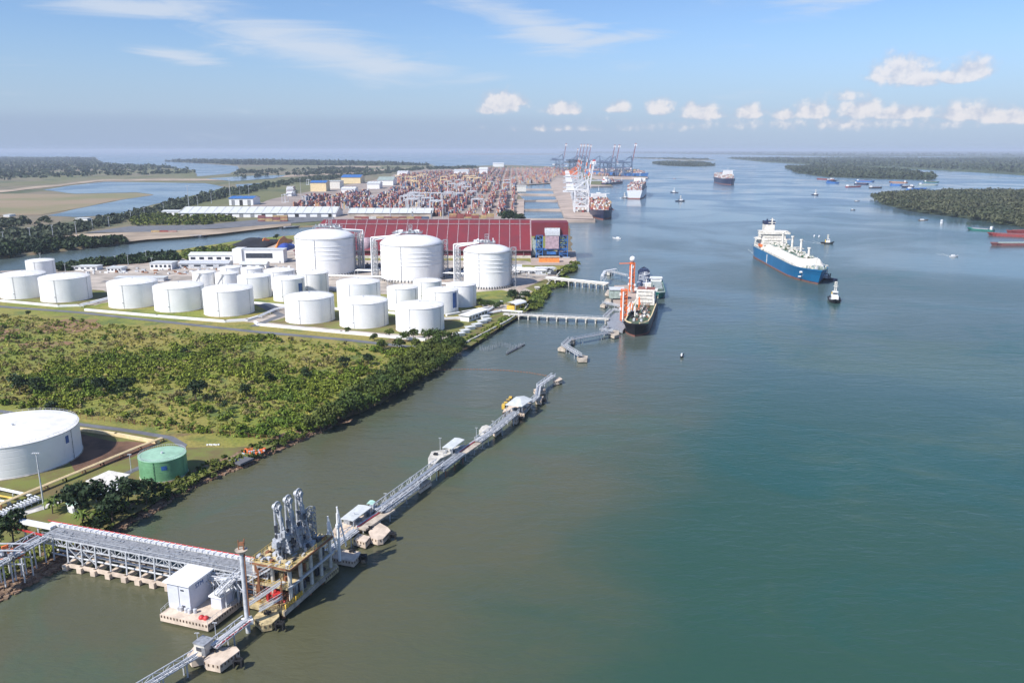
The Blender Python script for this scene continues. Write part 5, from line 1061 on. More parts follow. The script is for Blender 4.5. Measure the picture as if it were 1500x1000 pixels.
m = MB(); m.box((-L*.43, 0, Fb+18), (12, 11, 15)); fu_ = m.build('funnel', 'ship_cream', t); m = MB(); m.box((-L*.43, 0, Fb+27), (12.4, 11.4, 3.6)); m.cyl((-L*.42+2, 2, Fb+28), (-L*.42+2, 2, Fb+31), .8); m.cyl((-L*.42-2, -2, Fb+28), (-L*.42-2, -2, Fb+31), .8); m.build('funnel_top', 'hull_navy', fu_)
m = MB(); m.beam((-L*.36, 0, Fb+14), (-L*.36, 0, Fb+33), 1.2); m.beam((-L*.36, -4, Fb+28), (-L*.36, 4, Fb+28), .6); m.beam((-L*.36, -2.5, Fb+31), (-L*.36, 2.5, Fb+31), .5); m.build('radar_mast', 'ship_cream', t)
for x in (-L*.16, L*.02, L*.17, L*.30):
    m = MB(); hh_ = 14 if x < L*.2 else 9; m.cyl((x, 2, Fb+6), (x, 2, Fb+6+hh_), 1.2, 1.05, 10); m.cyl((x, 2, Fb+6+hh_), (x, 2, Fb+7.2+hh_), 1.7, 1.7, 10); m.build('vent_mast', 'ship_cream', t)
m = MB(); r_ = random.Random(4)
for k in range(110): x = r_.uniform(x0+4, x1-4); y = r_.uniform(-6.5, 6.5); h_ = r_.uniform(.6, 2.6); m.k = r_.choice((0, 0, 1, 1, 2)); m.box((x, y, Fb+7.2+h_/2), (r_.uniform(1, 5), r_.uniform(.6, 2), h_))
for y in (-4, -2, 1, 3.5): m.cyl((x0+2, y, Fb+8.2), (x1-3, y, Fb+8.2), .45, n=6)
for x in (-L*.05, -L*.02, L*.01): m.beam((x, -15, Fb+8), (x, 15, Fb+8), .7)
m.build('deck_pipes', ['ship_cream', 'deck_green', 'grey_green'], t); m = MB()
for k in range(46): x = r_.uniform(x1+6, L*.46); w_ = B/2*(1-((x+L/2)/L-.8)**2*14)*.7; h_ = r_.uniform(.8, 2.8); m.k = r_.choice((0, 1, 2)); m.box((x, r_.uniform(-w_, w_), Fb+h_/2), (r_.uniform(.8, 2.2), r_.uniform(.8, 2), h_))
m.beam((L*.46, 0, Fb), (L*.46, 0, Fb+11), .7); m.build('mooring_gear', ['ship_cream', 'grey_green', 'pale_steel'], t)
m = MB()
for k in range(30): x = r_.uniform(-L*.47, -L*.2); h_ = r_.uniform(1, 3); s_ = r_.choice((-1, 1)); m.box((x, s_*r_.uniform(8, 13.5), Fb+h_/2), (r_.uniform(1, 4), r_.uniform(1, 2.5), h_))
m.build('aft_deck_gear', 'ship_cream', t)
for s_ in (1, -1): m = MB(); m.box((-L*.30, s_*14.2, Fb+4), (9, 2.6, 2.8)); m.build('lifeboat', 'orange_paint' if s_ < 0 else 'ship_cream', t)
m = MB(); m.rail((-L*.2, -15, Fb), (L*.38, -15, Fb), 1.2, 4, .14); m.rail((-L*.2, 15, Fb), (L*.38, 15, Fb), 1.2, 4, .14); m.build('deck_railing', 'ship_cream', t)
m = MB(); m.box((-L*.12, -B/2+.05, 6.5), (2.2, .5, 9)); m.build('white_mark', 'ship_cream', t); m = MB(); m.cyl((L*.425, -B*.30, 8.6), (L*.425, -B*.30-3.5, 8.6), 1.0); m.cyl((L*.41, -B*.33, 4), (L*.41, -B*.33-2.6, 4), .7); m.build('hull_roundel', 'white_paint', t)
# container ships
def cship(label, stern, bow, B, Fb, hm, boot='boot_red', towers=((-.30, 4),), load=5, stripe=None, w=(3, 2, 2, 2, 4, 3, 1, 3), name='container_ship', grp='container ships'):
    t, L = ship(name, label, 'ship', stern, bow, grp); hull(t, L, B, Fb, hm, boot, 'deck_red' if stripe else 'c_grey', 3, 9, 2.5, .6, .97)
    r_ = random.Random(int(L)); bx, cc = [], []; lanes = int((B-3)/2.6); x = -L*.46
    while x < L*.40:
        if any(abs(x/L-tx) < .035 for tx, _ in towers): x += 13; continue
        base = load-(1.5 if x > L*.3 else 0); nl = lanes if x < L*.2 else int(lanes*(1-(x/L-.2)*2.0))
        for k in range(nl):
            n = int(max(1, base+r_.uniform(-1.2, 1.2)))
            for l in range(n): bx.append((x, (k-(nl-1)/2)*2.6, Fb-.6+l*2.6, 12.1, 2.45, 2.5)); cc.append(r_.choices(range(8), w)[0])
        x += 13.3
    boxes_object('container_load', bx, cc, CC, None, None, 'stuff', t)
    for tx, lv in towers: tower(t, 'superstructure', tx*L, 12, B*.86, Fb, lv+load, 2.9, 'white_paint')
    m = MB(); tx = towers[0][0]; m.box((tx*L-10, 0, Fb+(load+2)*1.5), (8, 8, (load+3)*2.8)); m.build('funnel', 'white_paint', t)
    m = MB(); m.beam((L*.45, 0, Fb), (L*.45, 0, Fb+14), .8); m.beam((tx*L, 0, Fb+(load+4)*2.9), (tx*L, 0, Fb+(load+4)*2.9+9), .8); m.build('mast', 'white_paint', t)
    if stripe:
        m = MB(); m.box((0, B/2+.1, Fb-.3), (L*.7, .5, 1.4)); m.box((0, -B/2-.1, Fb-.3), (L*.7, .5, 1.4)); m.build('sheer_stripe', stripe, t)
    return t
b0 = P(882, 322.5, 0); cship('dark hulled container ship moored at the main quay, loaded with cream and red boxes', (b0.x+18, b0.y+262, 0), (b0.x+2, b0.y, 0), 40, 15, 'hull_navy', 'boot_red', ((-.28, 2),), 5, 'c_red', (3, 1, 4, 3, 4, 1, .5, 3))
a = P(929, 291.5, 0); cship('white sterned container ship steaming away up the river past the quay', a, (a.x+62, a.y+285, 0), 40, 21, 'hull_white', 'boot_red', ((.22, 2),), 6, None, (2, 1, 2, 1, 4, 4, 1, 2))
a = P(1071, 271, 0); cship('navy hulled container ship with white bridge approaching in the distance in mid river', (a.x+20, a.y+250, 0), a, 46, 20, 'hull_navy', 'boot_red', ((.18, 4),), 6, None, (1, 1, 1, 1, 7, 4, 0, 2))
a = P(906, 257.6, 0); b = P(948, 259.5, 0); cship('blue hulled loaded container ship at the far terminal beneath the distant cranes', (a.x-60, a.y+60, 0), b, 42, 16, 'blue_steel', 'boot_red', ((-.1, 3),), 6, None, (2, 1, 2, 1, 3, 3, 3, 2))
a = P(878, 256, 0); b = P(903, 257, 0); cship('white and blue container ship behind the far cranes, left of the blue hulled one', (a.x-60, a.y+60, 0), (b.x, b.y+60, 0), 40, 16, 'blue_steel', 'boot_red', ((-.2, 3),), 5, None, (2, 1, 2, 1, 4, 3, 3, 2))
a = P(884, 271.5, 0); b = P(912, 268.5, 0); cship('small navy feeder ship docked at the second wharf', a, b, 20, 7, 'hull_navy', 'boot_red', ((-.3, 2),), 2)
a = P(884, 268, 0); b = P(899, 266.5, 0); cship('small cream decked feeder ship behind the navy one at the second wharf', a, b, 18, 6, 'hull_navy', 'boot_red', ((-.3, 2),), 3, None, (1, 0, 1, 4, 4, 1, 0, 1))
# product tanker at the near jetty
t, L = ship('product_tanker', 'black hulled tanker with a green deck and cream bridge moored bow toward the camera', 'ship', P(950, 446, 0), P(930, 493, 0)); B = 16.5; Fb = 7.5
hull(t, L, B, Fb, 'hull_black', 'boot_red', 'deck_green', 1.8, 3, 1.2, .84)
m = MB(); 
for s_ in (1, -1):
    pts = [(-L*.5, B*.44), (-L*.3, B*.49), (L*.2, B*.49), (L*.42, B*.46), (L*.47, B*.34), (L*.505, B*.16)]
    for (xa, ya), (xb, yb2) in zip(pts, pts[1:]): m.beam((xa, ya*s_, Fb+.3+max(0, xa/L-.2)*5), (xb, yb2*s_, Fb+.3+max(0, xb/L-.2)*5), .7, .6)
m.build('bulwark_stripe', 'cream', t)
tower(t, 'superstructure', -L*.24, 18, 14, Fb-.6, 4, 2.7, 'ship_cream'); m = MB(); m.box((-L*.38, 0, Fb+6), (6, 5, 12)); m.build('funnel', 'ship_cream', t)
m = MB(); m.box((-L*.24, 0, Fb+10.6), (12, 13, .4)); m.build('monkey_deck', 'boot_red', t)
m = MB(); m.cyl((-L*.22, 0, Fb+10), (-L*.22, 0, Fb+18), .5, .3); m.beam((-L*.22, -3, Fb+15), (-L*.22, 3, Fb+15), .4); m.build('radar_mast', 'white_paint', t)
m = MB(); m.cyl((L*.24, -3, Fb), (L*.24, -3, Fb+12), .6, .4); m.beam((L*.24, -5, Fb+10), (L*.24, -1, Fb+10), .4); m.build('deck_mast', 'ship_cream', t)
m = MB(); r_ = random.Random(6)
for k in range(80): m = MB(); x = r_.uniform(-L*.12, L*.32); y = r_.uniform(-6, 6); h_ = r_.uniform(.4, 1.6); m.box((x, y, Fb-.8+h_/2), (r_.uniform(.5, 2.5), r_.uniform(.5, 2), h_)); m.build('deck_fitting', ['ship_cream', 'c_grey', 'deck_green', 'black', 'rust', 'c_orange'][r_.randrange(6)], t)
for y in (-3, -1.6, 0, 1.6, 3): m = MB(); m.cyl((-L*.2, y, Fb+.6), (L*.12, y, Fb+.6), .25, n=6); m.build('deck_pipe', ['ship_cream', 'c_orange'][int(y) % 2], t)
m = MB(); m.cyl((-L*.02, -3, Fb-1), (-L*.02, -3, Fb+8), .5); m.beam((-L*.02, -3, Fb+8), (L*.12, -1, Fb+6), .7); m.build('hose_crane', 'orange_paint', t)
m = MB(); 
for s_ in (-1, 1): m.box((L*.36, s_*2.5, Fb+.4), (2.5, 1.4, 1.4))
m.build('windlass', 'pale_steel', t)
# grey barge and green coaster behind
t, L = ship('bunker_ship', 'navy and grey bunker ship moored astern of the tanker at the farther jetty', 'ship', P(943, 437, 0), P(943, 401, 0)); hull(t, L, 11.5, 4.5, 'hull_navy', 'hull_navy', 'pale_steel', 2, 4, .8, .7)
tower(t, 'superstructure', -L*.33, 12, 9.5, 4, 2, 2.6, 'pale_steel'); m = MB(); m.box((L*.05, 0, 5.2), (L*.5, 8, 2.2)); m.build('hatch_cover', 'c_grey', t); m = MB(); m.box((L*.40, 0, 5.5), (7, 8, 3)); m.build('forecastle', 'hull_navy', t)
m = MB(); m.cyl((-L*.40, 2, 8), (-L*.40, 2, 12), 1.0); m.cyl((-L*.40, -2, 8), (-L*.40, -2, 12), 1.0); m.build('funnel', 'hull_navy', t); m = MB(); m.beam((-L*.3, 0, 11), (-L*.3, 0, 18), .5); m.beam((-L*.3, -2.5, 16), (-L*.3, 2.5, 16), .3); m.build('mast', 'white_paint', t)
m = MB(); r_ = random.Random(2)
for k in range(24): m.box((r_.uniform(-L*.22, L*.3), r_.uniform(-4, 4), 5.4+r_.random()), (r_.uniform(1, 3), r_.uniform(1, 3), 2))
m.build('deck_gear', 'hull_navy', t)
t, L = ship('green_coaster', 'green hulled coaster with a white bridge lying right of the bunker ship', 'ship', P(960, 415, 0), P(965, 438, 0)); hull(t, L, 12, 4.5, 'hull_green', 'hull_navy', 'grey_green', 1.5, 3, .5, .72)
tower(t, 'superstructure', -L*.36, 7, 9.5, 4, 1, 2.6, 'white_paint'); m = MB(); m.box((-L*.36, 0, 7.4), (8, 11, .5)); m.build('bridge_roof', 'white_paint', t); m = MB(); m.box((L*.02, 0, 4.9), (L*.5, 8, .9)); m.k = 1
for k in range(7): m.beam((-L*.2+k*L*.07, -4, 5.5), (-L*.2+k*L*.07, 4, 5.5), .4)
m.build('hatch_cover', ['deck_greygreen', 'pale_steel'], t)
# tugs and small boats
def tug(label, x, y, L, an, hm='hull_black', name='tugboat', mastm='ship_cream', grp='tugboats', h=1.0):
    q = P(x, y, 0); t = thing(name, label, 'tugboat', (q.x, q.y, 0), grp, an, True); B = L*.36; hull(t, L, B, 1.9*h, hm, hm, 'grating', 1.8, 1.5, .5, .55, .85, 14)
    m = MB(); m.box((L*.08, 0, 3.2*h), (L*.34, B*.62, 3*h)); m.box((L*.12, 0, 5.8*h), (L*.2, B*.45, 2.4*h)); m.box((L*.12, 0, 7.2*h), (L*.24, B*.5, .3)); m.build('deckhouse', 'white_paint', t)
    m = MB(); m.box((L*.12, 0, 6.0*h), (L*.21, B*.4, 1.0*h)); m.box((L*.12, 0, 6.0*h), (L*.15, B*.47, 1.0*h)); m.build('windows', 'glass_dark', t)
    for s_ in (-1, 1): m = MB(); m.cyl((-L*.12, s_*B*.22, 2), (-L*.12, s_*B*.22, 6.4*h), .55*h, .5*h, 8); m.build('funnel', 'yellow_paint' if hm == 'hull_black' else 'dark_steel', t)
    m = MB(); m.lattice((L*.06, 0), 1.6, 1.6, 7*h, 4, 0, .22, 7*h); m.beam((L*.06, -2, 11*h), (L*.06, 2, 11*h), .25); m.build('mast', mastm, t)
    m = MB()
    for k in range(14): a = -L*.45+k*L*.9/13; w_ = B/2*(1-max(0, k/13-.6)**2*4); m.cyl((a, w_+.25, 1.5), (a+.7, w_+.25, 1.5), .5, n=6); m.cyl((a, -w_-.25, 1.5), (a+.7, -w_-.25, 1.5), .5, n=6)
    m.build('fenders', 'black', t); return t
tug('black and white tugboat with a tall white mast in front of the gas carrier bow', 1222, 441, 24, -1.9, h=1.15)
tug('black tugboat pressed against the far side of the gas carrier bow', 1211, 410, 19, 2.2, 'hull_navy')
tug('black tugboat with white deckhouse in the river beyond the gas carrier', 1211, 357, 15, -.25, h=.85)
tug('small tugboat in mid river, nearer of the two left of the far white ship', 996, 295, 22, 0.1, h=1.0, hm='hull_navy')
tug('small tugboat in mid river, farther of the two left of the far white ship', 988, 282.5, 22, 2.9, h=1.0, hm='hull_navy')
tug('small dark tugboat alone on the river right of the far white ship', 1194, 286, 22, -1.2, hm='hull_navy', h=1.1)
tug('white tugboat at the stern of the departing white container ship', 914, 290.5, 20, 0.3, 'hull_white', h=1.0)
def barge(label, x0, x1, y0, y1, B, hm, Fb=3.0, load='rust', cab=1, grp='anchored barges'):
    t, L = ship('river_barge', label, 'barge', P(x0, y0, 0), P(x1, y1, 0), grp); hull(t, L, B, Fb, hm, hm, load, 1.2, 3, .5, .8, .9, 14)
    m = MB(); m.box((L*.03, 0, Fb-.1), (L*.62, B*.7, 1.8)); m.build('cargo_hold', load, t)
    if cab: tower(t, 'wheelhouse', -L*.40, L*.09, B*.7, Fb-.5, 2, 2.6, 'white_paint' if cab == 1 else 'blue_steel', False)
    return t
for a in [
 ('red barge with a long low hold, leftmost of the anchored fleet', 1221, 1197, 263.8, 262.5, 14, 'hull_red', 3, 'rust'), ('bright blue barge next to the leftmost red one', 1212, 1228, 268, 269, 16, 'blue_steel', 4, 'blue_steel', 2), ('tall dark blue barge behind the leftmost blue one', 1213, 1224, 265.5, 266.2, 16, 'hull_navy', 5, 'rust'),
 ('long blue barge with red cargo at the back of the fleet', 1254, 1280, 266, 266.5, 16, 'blue_steel', 4, 'c_red'), ('dark navy barge in front of the long blue one', 1252, 1272, 270, 270.5, 16, 'hull_navy', 4, 'rust'), ('red hulled barge in the front of the fleet, left', 1240, 1260, 274.5, 274, 14, 'hull_red', 3.5, 'c_grey'),
 ('black barge in the front of the fleet, middle', 1274, 1291, 276, 275.8, 14, 'hull_black', 3.5, 'rust'), ('long orange decked barge at the back right of the fleet', 1329, 1303, 268.3, 267.5, 16, 'c_orange', 3.5, 'sand'), ('blue barge in front of the orange decked one', 1304, 1321, 271.8, 272.2, 15, 'blue_steel', 4, 'blue_steel', 2),
 ('dark barge in the front of the fleet, right', 1337, 1322, 274.5, 275, 14, 'hull_navy', 4, 'rust'), ('bright blue empty barge in front at the right of the fleet', 1330, 1356, 278, 277.5, 16, 'blue_steel', 3.5, 'blue_panel'), ('pale green barge at the right end of the fleet', 1345, 1373, 271.5, 271.8, 15, 'grey_green', 3.5, 'sand'), ('teal barge behind the pale green one at the right end', 1353, 1375, 267.5, 267.8, 16, 'hull_green', 3.5, 'rust'),
 ('long teal barge moored beside the mangrove island', 1456, 1419, 339.0, 336.5, 9, 'hull_green', 2.5, 'c_grey', 1, 'barges at the right edge'), ('red barge laden with dark cargo at the right edge, farther one', 1520, 1449, 348, 345, 13, 'hull_red', 3.5, 'c_maroon', 1, 'barges at the right edge'), ('red hulled barge with green covers at the right edge, nearer one', 1525, 1453, 359, 359.5, 12, 'c_maroon', 3.2, 'grey_green', 1, 'barges at the right edge'),
 ('bright red barge moored behind the two red ones at the right edge', 1530, 1476, 341, 342, 10, 'hull_red', 4, 'c_red', 1, 'barges at the right edge')]: barge(*a)
barge('grey flat barge moored in the creek by the sand flat', 272, 300, 347.5, 347.5, 9, 'dark_steel', 2, 'c_grey', 0, 'creek craft'); barge('dark flat pontoon moored in the creek near the red shed', 411, 437, 335.3, 333.5, 10, 'dark_steel', 2, 'c_grey', 0, 'creek craft')
def boat(label, x, y, L, an, hm='hull_white', grp='small boats'):
    q = P(x, y, 0); t = thing('small_boat', label, 'boat', (q.x, q.y, 0), grp, an, True); hull(t, L, L*.28, 1.0, hm, hm, 'grating', .8, 1, .3, .5, .8, 10); m = MB(); m.box((-L*.1, 0, 1.6), (L*.35, L*.2, 1.5)); m.build('cabin', 'white_paint', t)
for a in [('white speedboat with a wake crossing in front of the quay', 904, 349.5, 12, 2.6), ('small white motorboat at the lower right of the mangrove island', 1397, 376, 10, .2), ('little dark boat on the river before the mangrove island, upper one', 1255, 295, 12, 0, 'wood'), ('little dark boat on the river before the mangrove island, lower one', 1249, 308, 9, 0, 'hull_black'),
 ('tiny dark boat floating alone in the wide river below the tugboat', 999, 523, 4, 1.0, 'hull_black'), ('low brown boat off the mangrove island bank', 1352, 323, 16, 0, 'wood'), ('small boat on the river left of the far white ship', 988, 262, 14, 0, 'hull_red'), ('small skiff beyond the black tugboat, left one', 1193, 346.5, 6, 1), ('small skiff beyond the black tugboat, right one', 1200, 347, 6, 1)]: boat(*a)
q = P(1379, 327, 0); t = thing('channel_buoy', 'white channel buoy floating in front of the mangrove island', 'buoy', q); m = MB(); m.cyl(q, q+Vector((0, 0, 1.4)), 1.9, 1.9, 14); m.build('float', 'white_paint', t); m = MB(); m.lattice(q, 2, 2, 4, 2, 0, .3, 1.4); m.box(q+Vector((0, 0, 5.2)), (2.4, 2.4, 1.6)); m.build('light_cage', 'white_paint', t)
q = P(1190, 420, 0)
# ship far out on the hazy water at the left and wakes
a = P(232, 223.5, 0); cship('faint white ship far out on the hazy water at the left', a, P(249, 223.5, 0), 30, 14, 'hull_white', 'boot_red', ((-.3, 2),), 3)
# ---------------------------------------------------------------- foreground buildings
building('white_hut', 'small white hut with a pale green end wall among the palms', P(99.5, 750, 2), Vector((.9, -.42, 0)), 3.4, 2.6, 3.0, win=0, roof='pale_green_sheet', over=.2, cat='hut')
F = frame3(P(133, 716, 2), Vector((.98, .2, 0))); 
building('pale_shed', 'shed with a flat cream roof beside the dark trees, left of a curved white roof', P(131, 717, 2), Vector((.93, -.36, 0)), 9, 9, 3.2, wall='pale_concrete', roof='ship_cream', win=2, cat='shed')
t = thing('curved_roof_shed', 'open shed with a curved pale roof between the cream roofed shed and the green tank', 'shed', P(160, 724, 2)); F = frame3(P(139, 727, 2), Vector((.9, .44, 0))); m = MB()
for k in range(8):
    a0, a1 = 13*k/8, 13*(k+1)/8; f = lambda a: 3.6+1.3*math.sin(a/13*3.14); pts = [F(a0, -5, f(a0)), F(a1, -5, f(a1)), F(a1, 2, f(a1)), F(a0, 2, f(a0))]; m.mesh([*pts, *[q+Vector((0, 0, .15)) for q in pts]], [(3, 2, 1, 0), (4, 5, 6, 7), (0, 1, 5, 4), (2, 3, 7, 6)])
m.build('roof', 'roof_sheet', t)
for x in (.5, 6.5, 12.5):
    for y in (-4.7, 1.6): m = MB(); m.beam(F(x, y, 2), F(x, y, 4.0), .2); m.build('post', 'pale_steel', t)
m = MB(); q = P(372, 663, 2); r_ = random.Random(3)
for i in range(40): m.k = 0 if r_.random() < .75 else 1; m.box((q.x+r_.uniform(-4, 4), q.y+r_.uniform(-2, 3), 2.3+r_.random()*.5), (r_.uniform(.4, 1.8), r_.uniform(.3, 1), r_.uniform(.3, .9)), r_.uniform(0, 3))
tag(m.build('orange_debris', ['orange_paint', 'pale_steel']), 'pile of bright orange floats and nets on the bank right of the green tank', 'debris', None, 'stuff')
m = MB(); a = P(340, 676, 2.2); b = P(368, 672, 2.2); m.prism([(v.x, v.y) for v in px([(335, 674), (352, 668), (372, 671), (352, 680)], 2.2)], 1.6, 2.35); tag(m.build('boat_ramp', 'asphalt'), 'grey concrete slab on the bank near the orange floats', 'slab')
m = MB(); q = P(311, 652, 2)
for i in range(6): m.box((q.x+i*.9-2, q.y+.3*(i % 2), 2.25), (.7, .6, .5))
tag(m.build('white_blocks', 'white_paint'), 'short row of small white blocks on the grass right of the green tank', 'blocks')
m = MB()
for i in range(34):
    u = i/33; v = P(118+u*290, 613+u*33, 2); m.beam(v, v+Vector((0, 0, 2.2)), .14)
    if i < 33: v2 = P(118+(i+1)/33*290, 613+(i+1)/33*33, 2); m.beam(v+Vector((0, 0, 2)), v2+Vector((0, 0, 2)), .05); m.beam(v+Vector((0, 0, 1)), v2+Vector((0, 0, 1)), .05)
tag(m.build('fence', 'rust'), 'thin rusty wire fence between the field and the service road', 'fence')
rack('long rusty pipe rack running from the wall corner past the light mast', [(238, 646.5), (205, 659), (150, 682), (95, 705), (40, 728), (0, 745)], 1.8, 1.5, 6, 'cream', 5, .22, post='rust', grp='foreground pipe racks')
rack('white pipes joining the rusty rack at the left edge, upper run', [(-60, 712), (0, 720), (45, 730)], 1.6, 1.0, 6, 'white_paint', 3, .28, grp='foreground pipe racks')
rack('yellow pipe run below the white pipes at the left edge', [(-60, 722), (0, 730), (28, 735)], 1.0, .8, 6, 'yellow_paint', 2, .25, grp='foreground pipe racks')
rack('lower white pipes at the left edge before the steel pipe deck', [(-60, 730), (0, 737), (14, 740)], 1.0, .8, 6, 'white_paint', 2, .28, grp='foreground pipe racks')
q = frame3(P(0, 760, 2), Vector((.72, .69, 0))); t = thing('pipe_manifold', 'grey steel pipe deck with curved valves left of the light mast', 'pipework', P(30, 748, 2)); m = MB()
F = frame3(P(0, 762, 2), (P(62, 735, 2)-P(0, 762, 2))); LL = (P(62, 735, 2)-P(0, 762, 2)).length
m.box(F(LL/2, 1.6, 3.0), (LL, 3.0, .2), math.atan2((P(62, 735, 2)-P(0, 762, 2)).y, (P(62, 735, 2)-P(0, 762, 2)).x)); m.build('platform', 'pale_steel', t); m = MB()
for k in range(12): x = LL*(k+.5)/12; m.pipe([F(x, .3, 3), F(x, .3, 4.0), F(x, 2.6, 4.2), F(x, 2.6, 3)], .2, 7)
m.rail(F(0, 0, 3), F(LL, 0, 3), 1.1, 2); m.build('valves', 'pale_steel', t); m = MB()
for k in range(6):
    for y in (.2, 2.9): m.beam(F(LL*(k+.5)/6, y, 2), F(LL*(k+.5)/6, y, 3), .25)
m.build('supports', 'pale_steel', t)
# ---------------------------------------------------------------- pipe trestle from the bank to the loading platform
O = Vector((-139.3, 216.3, 0)); ax = Vector((66.1, -21.6, 0)).normalized(); T_ = frame3(O, ax); ang = math.atan2(ax.y, ax.x); LT = 78; ZD = 9.0; WD = 5.6
t = thing('pipe_trestle', 'long grey steel pipe trestle from the bank to the loading platform', 'pipe bridge', (O.x+35, O.y-10, 0))
m = MB(); m.box(T_(LT/2, WD/2, ZD-.15), (LT, WD, .3), ang); m.k = 1; r_ = random.Random(9)
for i in range(70): m.box(T_(r_.uniform(1, LT-2), r_.uniform(.6, WD-.6), ZD+.12), (r_.uniform(.5, 3), r_.uniform(.2, .7), .22), ang)
for y in (1.0, 1.9, 2.6): m.k = 1; m.beam(T_(0, y, ZD+.1), T_(LT, y, ZD+.1), .2, .12)
m.build('deck', ['grating', 'steel'], t)
m = MB(); nb = 32
for y in (0.0, WD):
    for z in (ZD-.3, ZD-2.4): m.beam(T_(0, y, z), T_(LT, y, z), .32)
    for i in range(nb): 
        x0, x1 = LT*i/nb, LT*(i+1)/nb; m.beam(T_(x0, y, ZD-.3), T_(x0, y, ZD-2.4), .18); m.beam(T_(x0, y, ZD-2.4 if i % 2 else ZD-.3), T_(x1, y, ZD-.3 if i % 2 else ZD-2.4), .16)
for i in range(nb+1): m.beam(T_(LT*i/nb, 0, ZD-2.4), T_(LT*i/nb, WD, ZD-2.4), .2)
m.build('side_truss', 'pale_steel', t)
feet = [(P(*q, 1.6)-O).dot(ax) for q in ((102, 824), (123, 828), (143, 832), (165, 836), (188, 841), (207, 845.5), (228, 850))]; st = feet[1]-feet[0]; feet += [feet[-1]+st, feet[-1]+2*st, feet[-1]+3*st]
for i, x in enumerate([feet[0]-2*st+.0, feet[0]-st]+feet):
    zg = 1.8
    for y in (-.1, WD+.1): m = MB(); m.beam(T_(x, y-.4 if y < 0 else y+.4, zg), T_(x, y, ZD-.4), .34); m.build('post', 'pale_steel', t)
    if x >= feet[0]-1:
        m = MB(); m.box(T_(x, WD/2+.4, 1.3), (1.1, WD+3.4, 1.0), ang); m.box(T_(x, -1.2, .9), (1.7, 1.8, 1.6), ang); m.build('pier_beam', 'dirty_concrete', t)
m = MB(); m.box(T_((feet[0]+feet[-1])/2, -.9, 1.35), (feet[-1]-feet[0], .8, .9), ang); m.box(T_((feet[0]+feet[-1])/2, WD+1.2, 1.35), (feet[-1]-feet[0], .8, .9), ang); m.build('edge_beam', 'dirty_concrete', t)
m = MB()
for i in (1, 2):
    m.beam(T_(feet[i-1], 0, 2), T_(feet[i], 0, ZD-2.4), .22); m.beam(T_(feet[i], 0, 2), T_(feet[i-1], 0, ZD-2.4), .22)
for i in (5, 6): m.beam(T_(feet[i], WD, 2), T_(feet[i-1], WD, ZD-2.4), .2)
m.build('cross_brace', 'pale_steel', t)
m = MB()
for y, z, r0 in ((1.6, 2.6, .28), (3.6, 2.6, .34), (2.6, 5.0, .16)): m.cyl(T_(feet[0]-10, y, z), T_(LT-2, y, z), r0, n=8)
m.build('pipes', 'pale_steel', t)
m = MB(); m.beam(T_(-4, WD+1.0, ZD+.1), T_(LT, WD+1.0, ZD+.1), 1.3, .5)
for i in range(40): m.box(T_(i*2, WD+.8, ZD+.45), (.3, 1.6, .3), ang)
m.build('cable_duct', 'white_paint', t); m = MB(); m.cyl(T_(-6, WD+2.0, ZD+.3), T_(LT, WD+2.0, ZD+.3), .14, n=6); m.build('red_pipe', 'red_paint', t)
m = MB(); m.rail(T_(0, 0, ZD), T_(LT, 0, ZD), 1.1, 2.2, .07); m.rail(T_(0, WD, ZD), T_(LT, WD, ZD), 1.1, 2.2, .07); m.build('handrail', 'pale_steel', t)
# landward branches
def gallery(label, p, q, w, z0, z1, name='walkway', cat='walkway', grp='jetty walkways', truss=1.3, posts=0, pipe=True, zg=.0, deck='grating', mt='pale_steel', red=False, th=.25, nb=None):
    p = Vector(p); q = Vector(q); p.z = z0; q.z = z1; d = (q-p); L = d.length; d.normalize(); nn = Vector((-d.y, d.x, 0)).normalized(); t = thing(name, label, cat, (p.x, p.y, 0), grp)
    m = MB(); m.beam(p-Vector((0, 0, .12)), q-Vector((0, 0, .12)), w, th)
    m.build('deck', deck, t); nb = nb or max(2, int(L/2.4)); m = MB()
    for s_ in (-1, 1):
        o = nn*s_*w/2; 
        if truss:
            m.beam(p+o, q+o, .22); m.beam(p+o+Vector((0, 0, truss)), q+o+Vector((0, 0, truss)), .2)
            for i in range(nb): a = p.lerp(q, i/nb)+o; b = p.lerp(q, (i+1)/nb)+o; m.beam(a, a+Vector((0, 0, truss)), .14); m.beam(a+Vector((0, 0, truss if i % 2 else 0)), b+Vector((0, 0, 0 if i % 2 else truss)), .12)
    if truss: m.build('side_rails', mt, t)
    if pipe:
        m = MB(); 
        for k, r0 in ((.28, .2), (.10, .14), (-.3, .16)): m.cyl(p+nn*w*k+Vector((0, 0, .25)), q+nn*w*k+Vector((0, 0, .25)), r0, n=6)
        m.build('pipes', 'white_paint', t)
    if red: m = MB(); m.cyl(p-nn*w*.42+Vector((0, 0, .3)), q-nn*w*.42+Vector((0, 0, .3)), .12, n=6); m.build('red_pipe', 'red_paint', t)
    for i in range(posts):
        a = p.lerp(q, (i+.5)/posts)
        for s_ in (-1, 1): m = MB(); m.beam(a+nn*s_*w*.4, Vector((a.x, a.y, zg))+nn*s_*w*.4, .3); m.build('post', mt, t)
    return t
gallery('grey pipe gallery on posts running off the left edge beside the dark tree', P(62, 786, 9), P(-30, 838, 9), 5, 9, 9, posts=6, zg=2, red=True, grp='pipe galleries', name='pipe_gallery', cat='pipe bridge')
t = thing('white_duct', 'broad white duct from the bank to the head of the pipe trestle', 'duct', P(50, 768, 2)); m = MB(); a = P(27, 762, 8.6); b = P(78, 772, 9); m.beam(a, b, 2.0, .8); m.k = 1; m.beam(a+Vector((-.5, -2, -1.6)), b+Vector((-1, -2, -1.8)), .5, .4); m.build('duct', ['white_paint', 'red_paint'], t); m = MB()
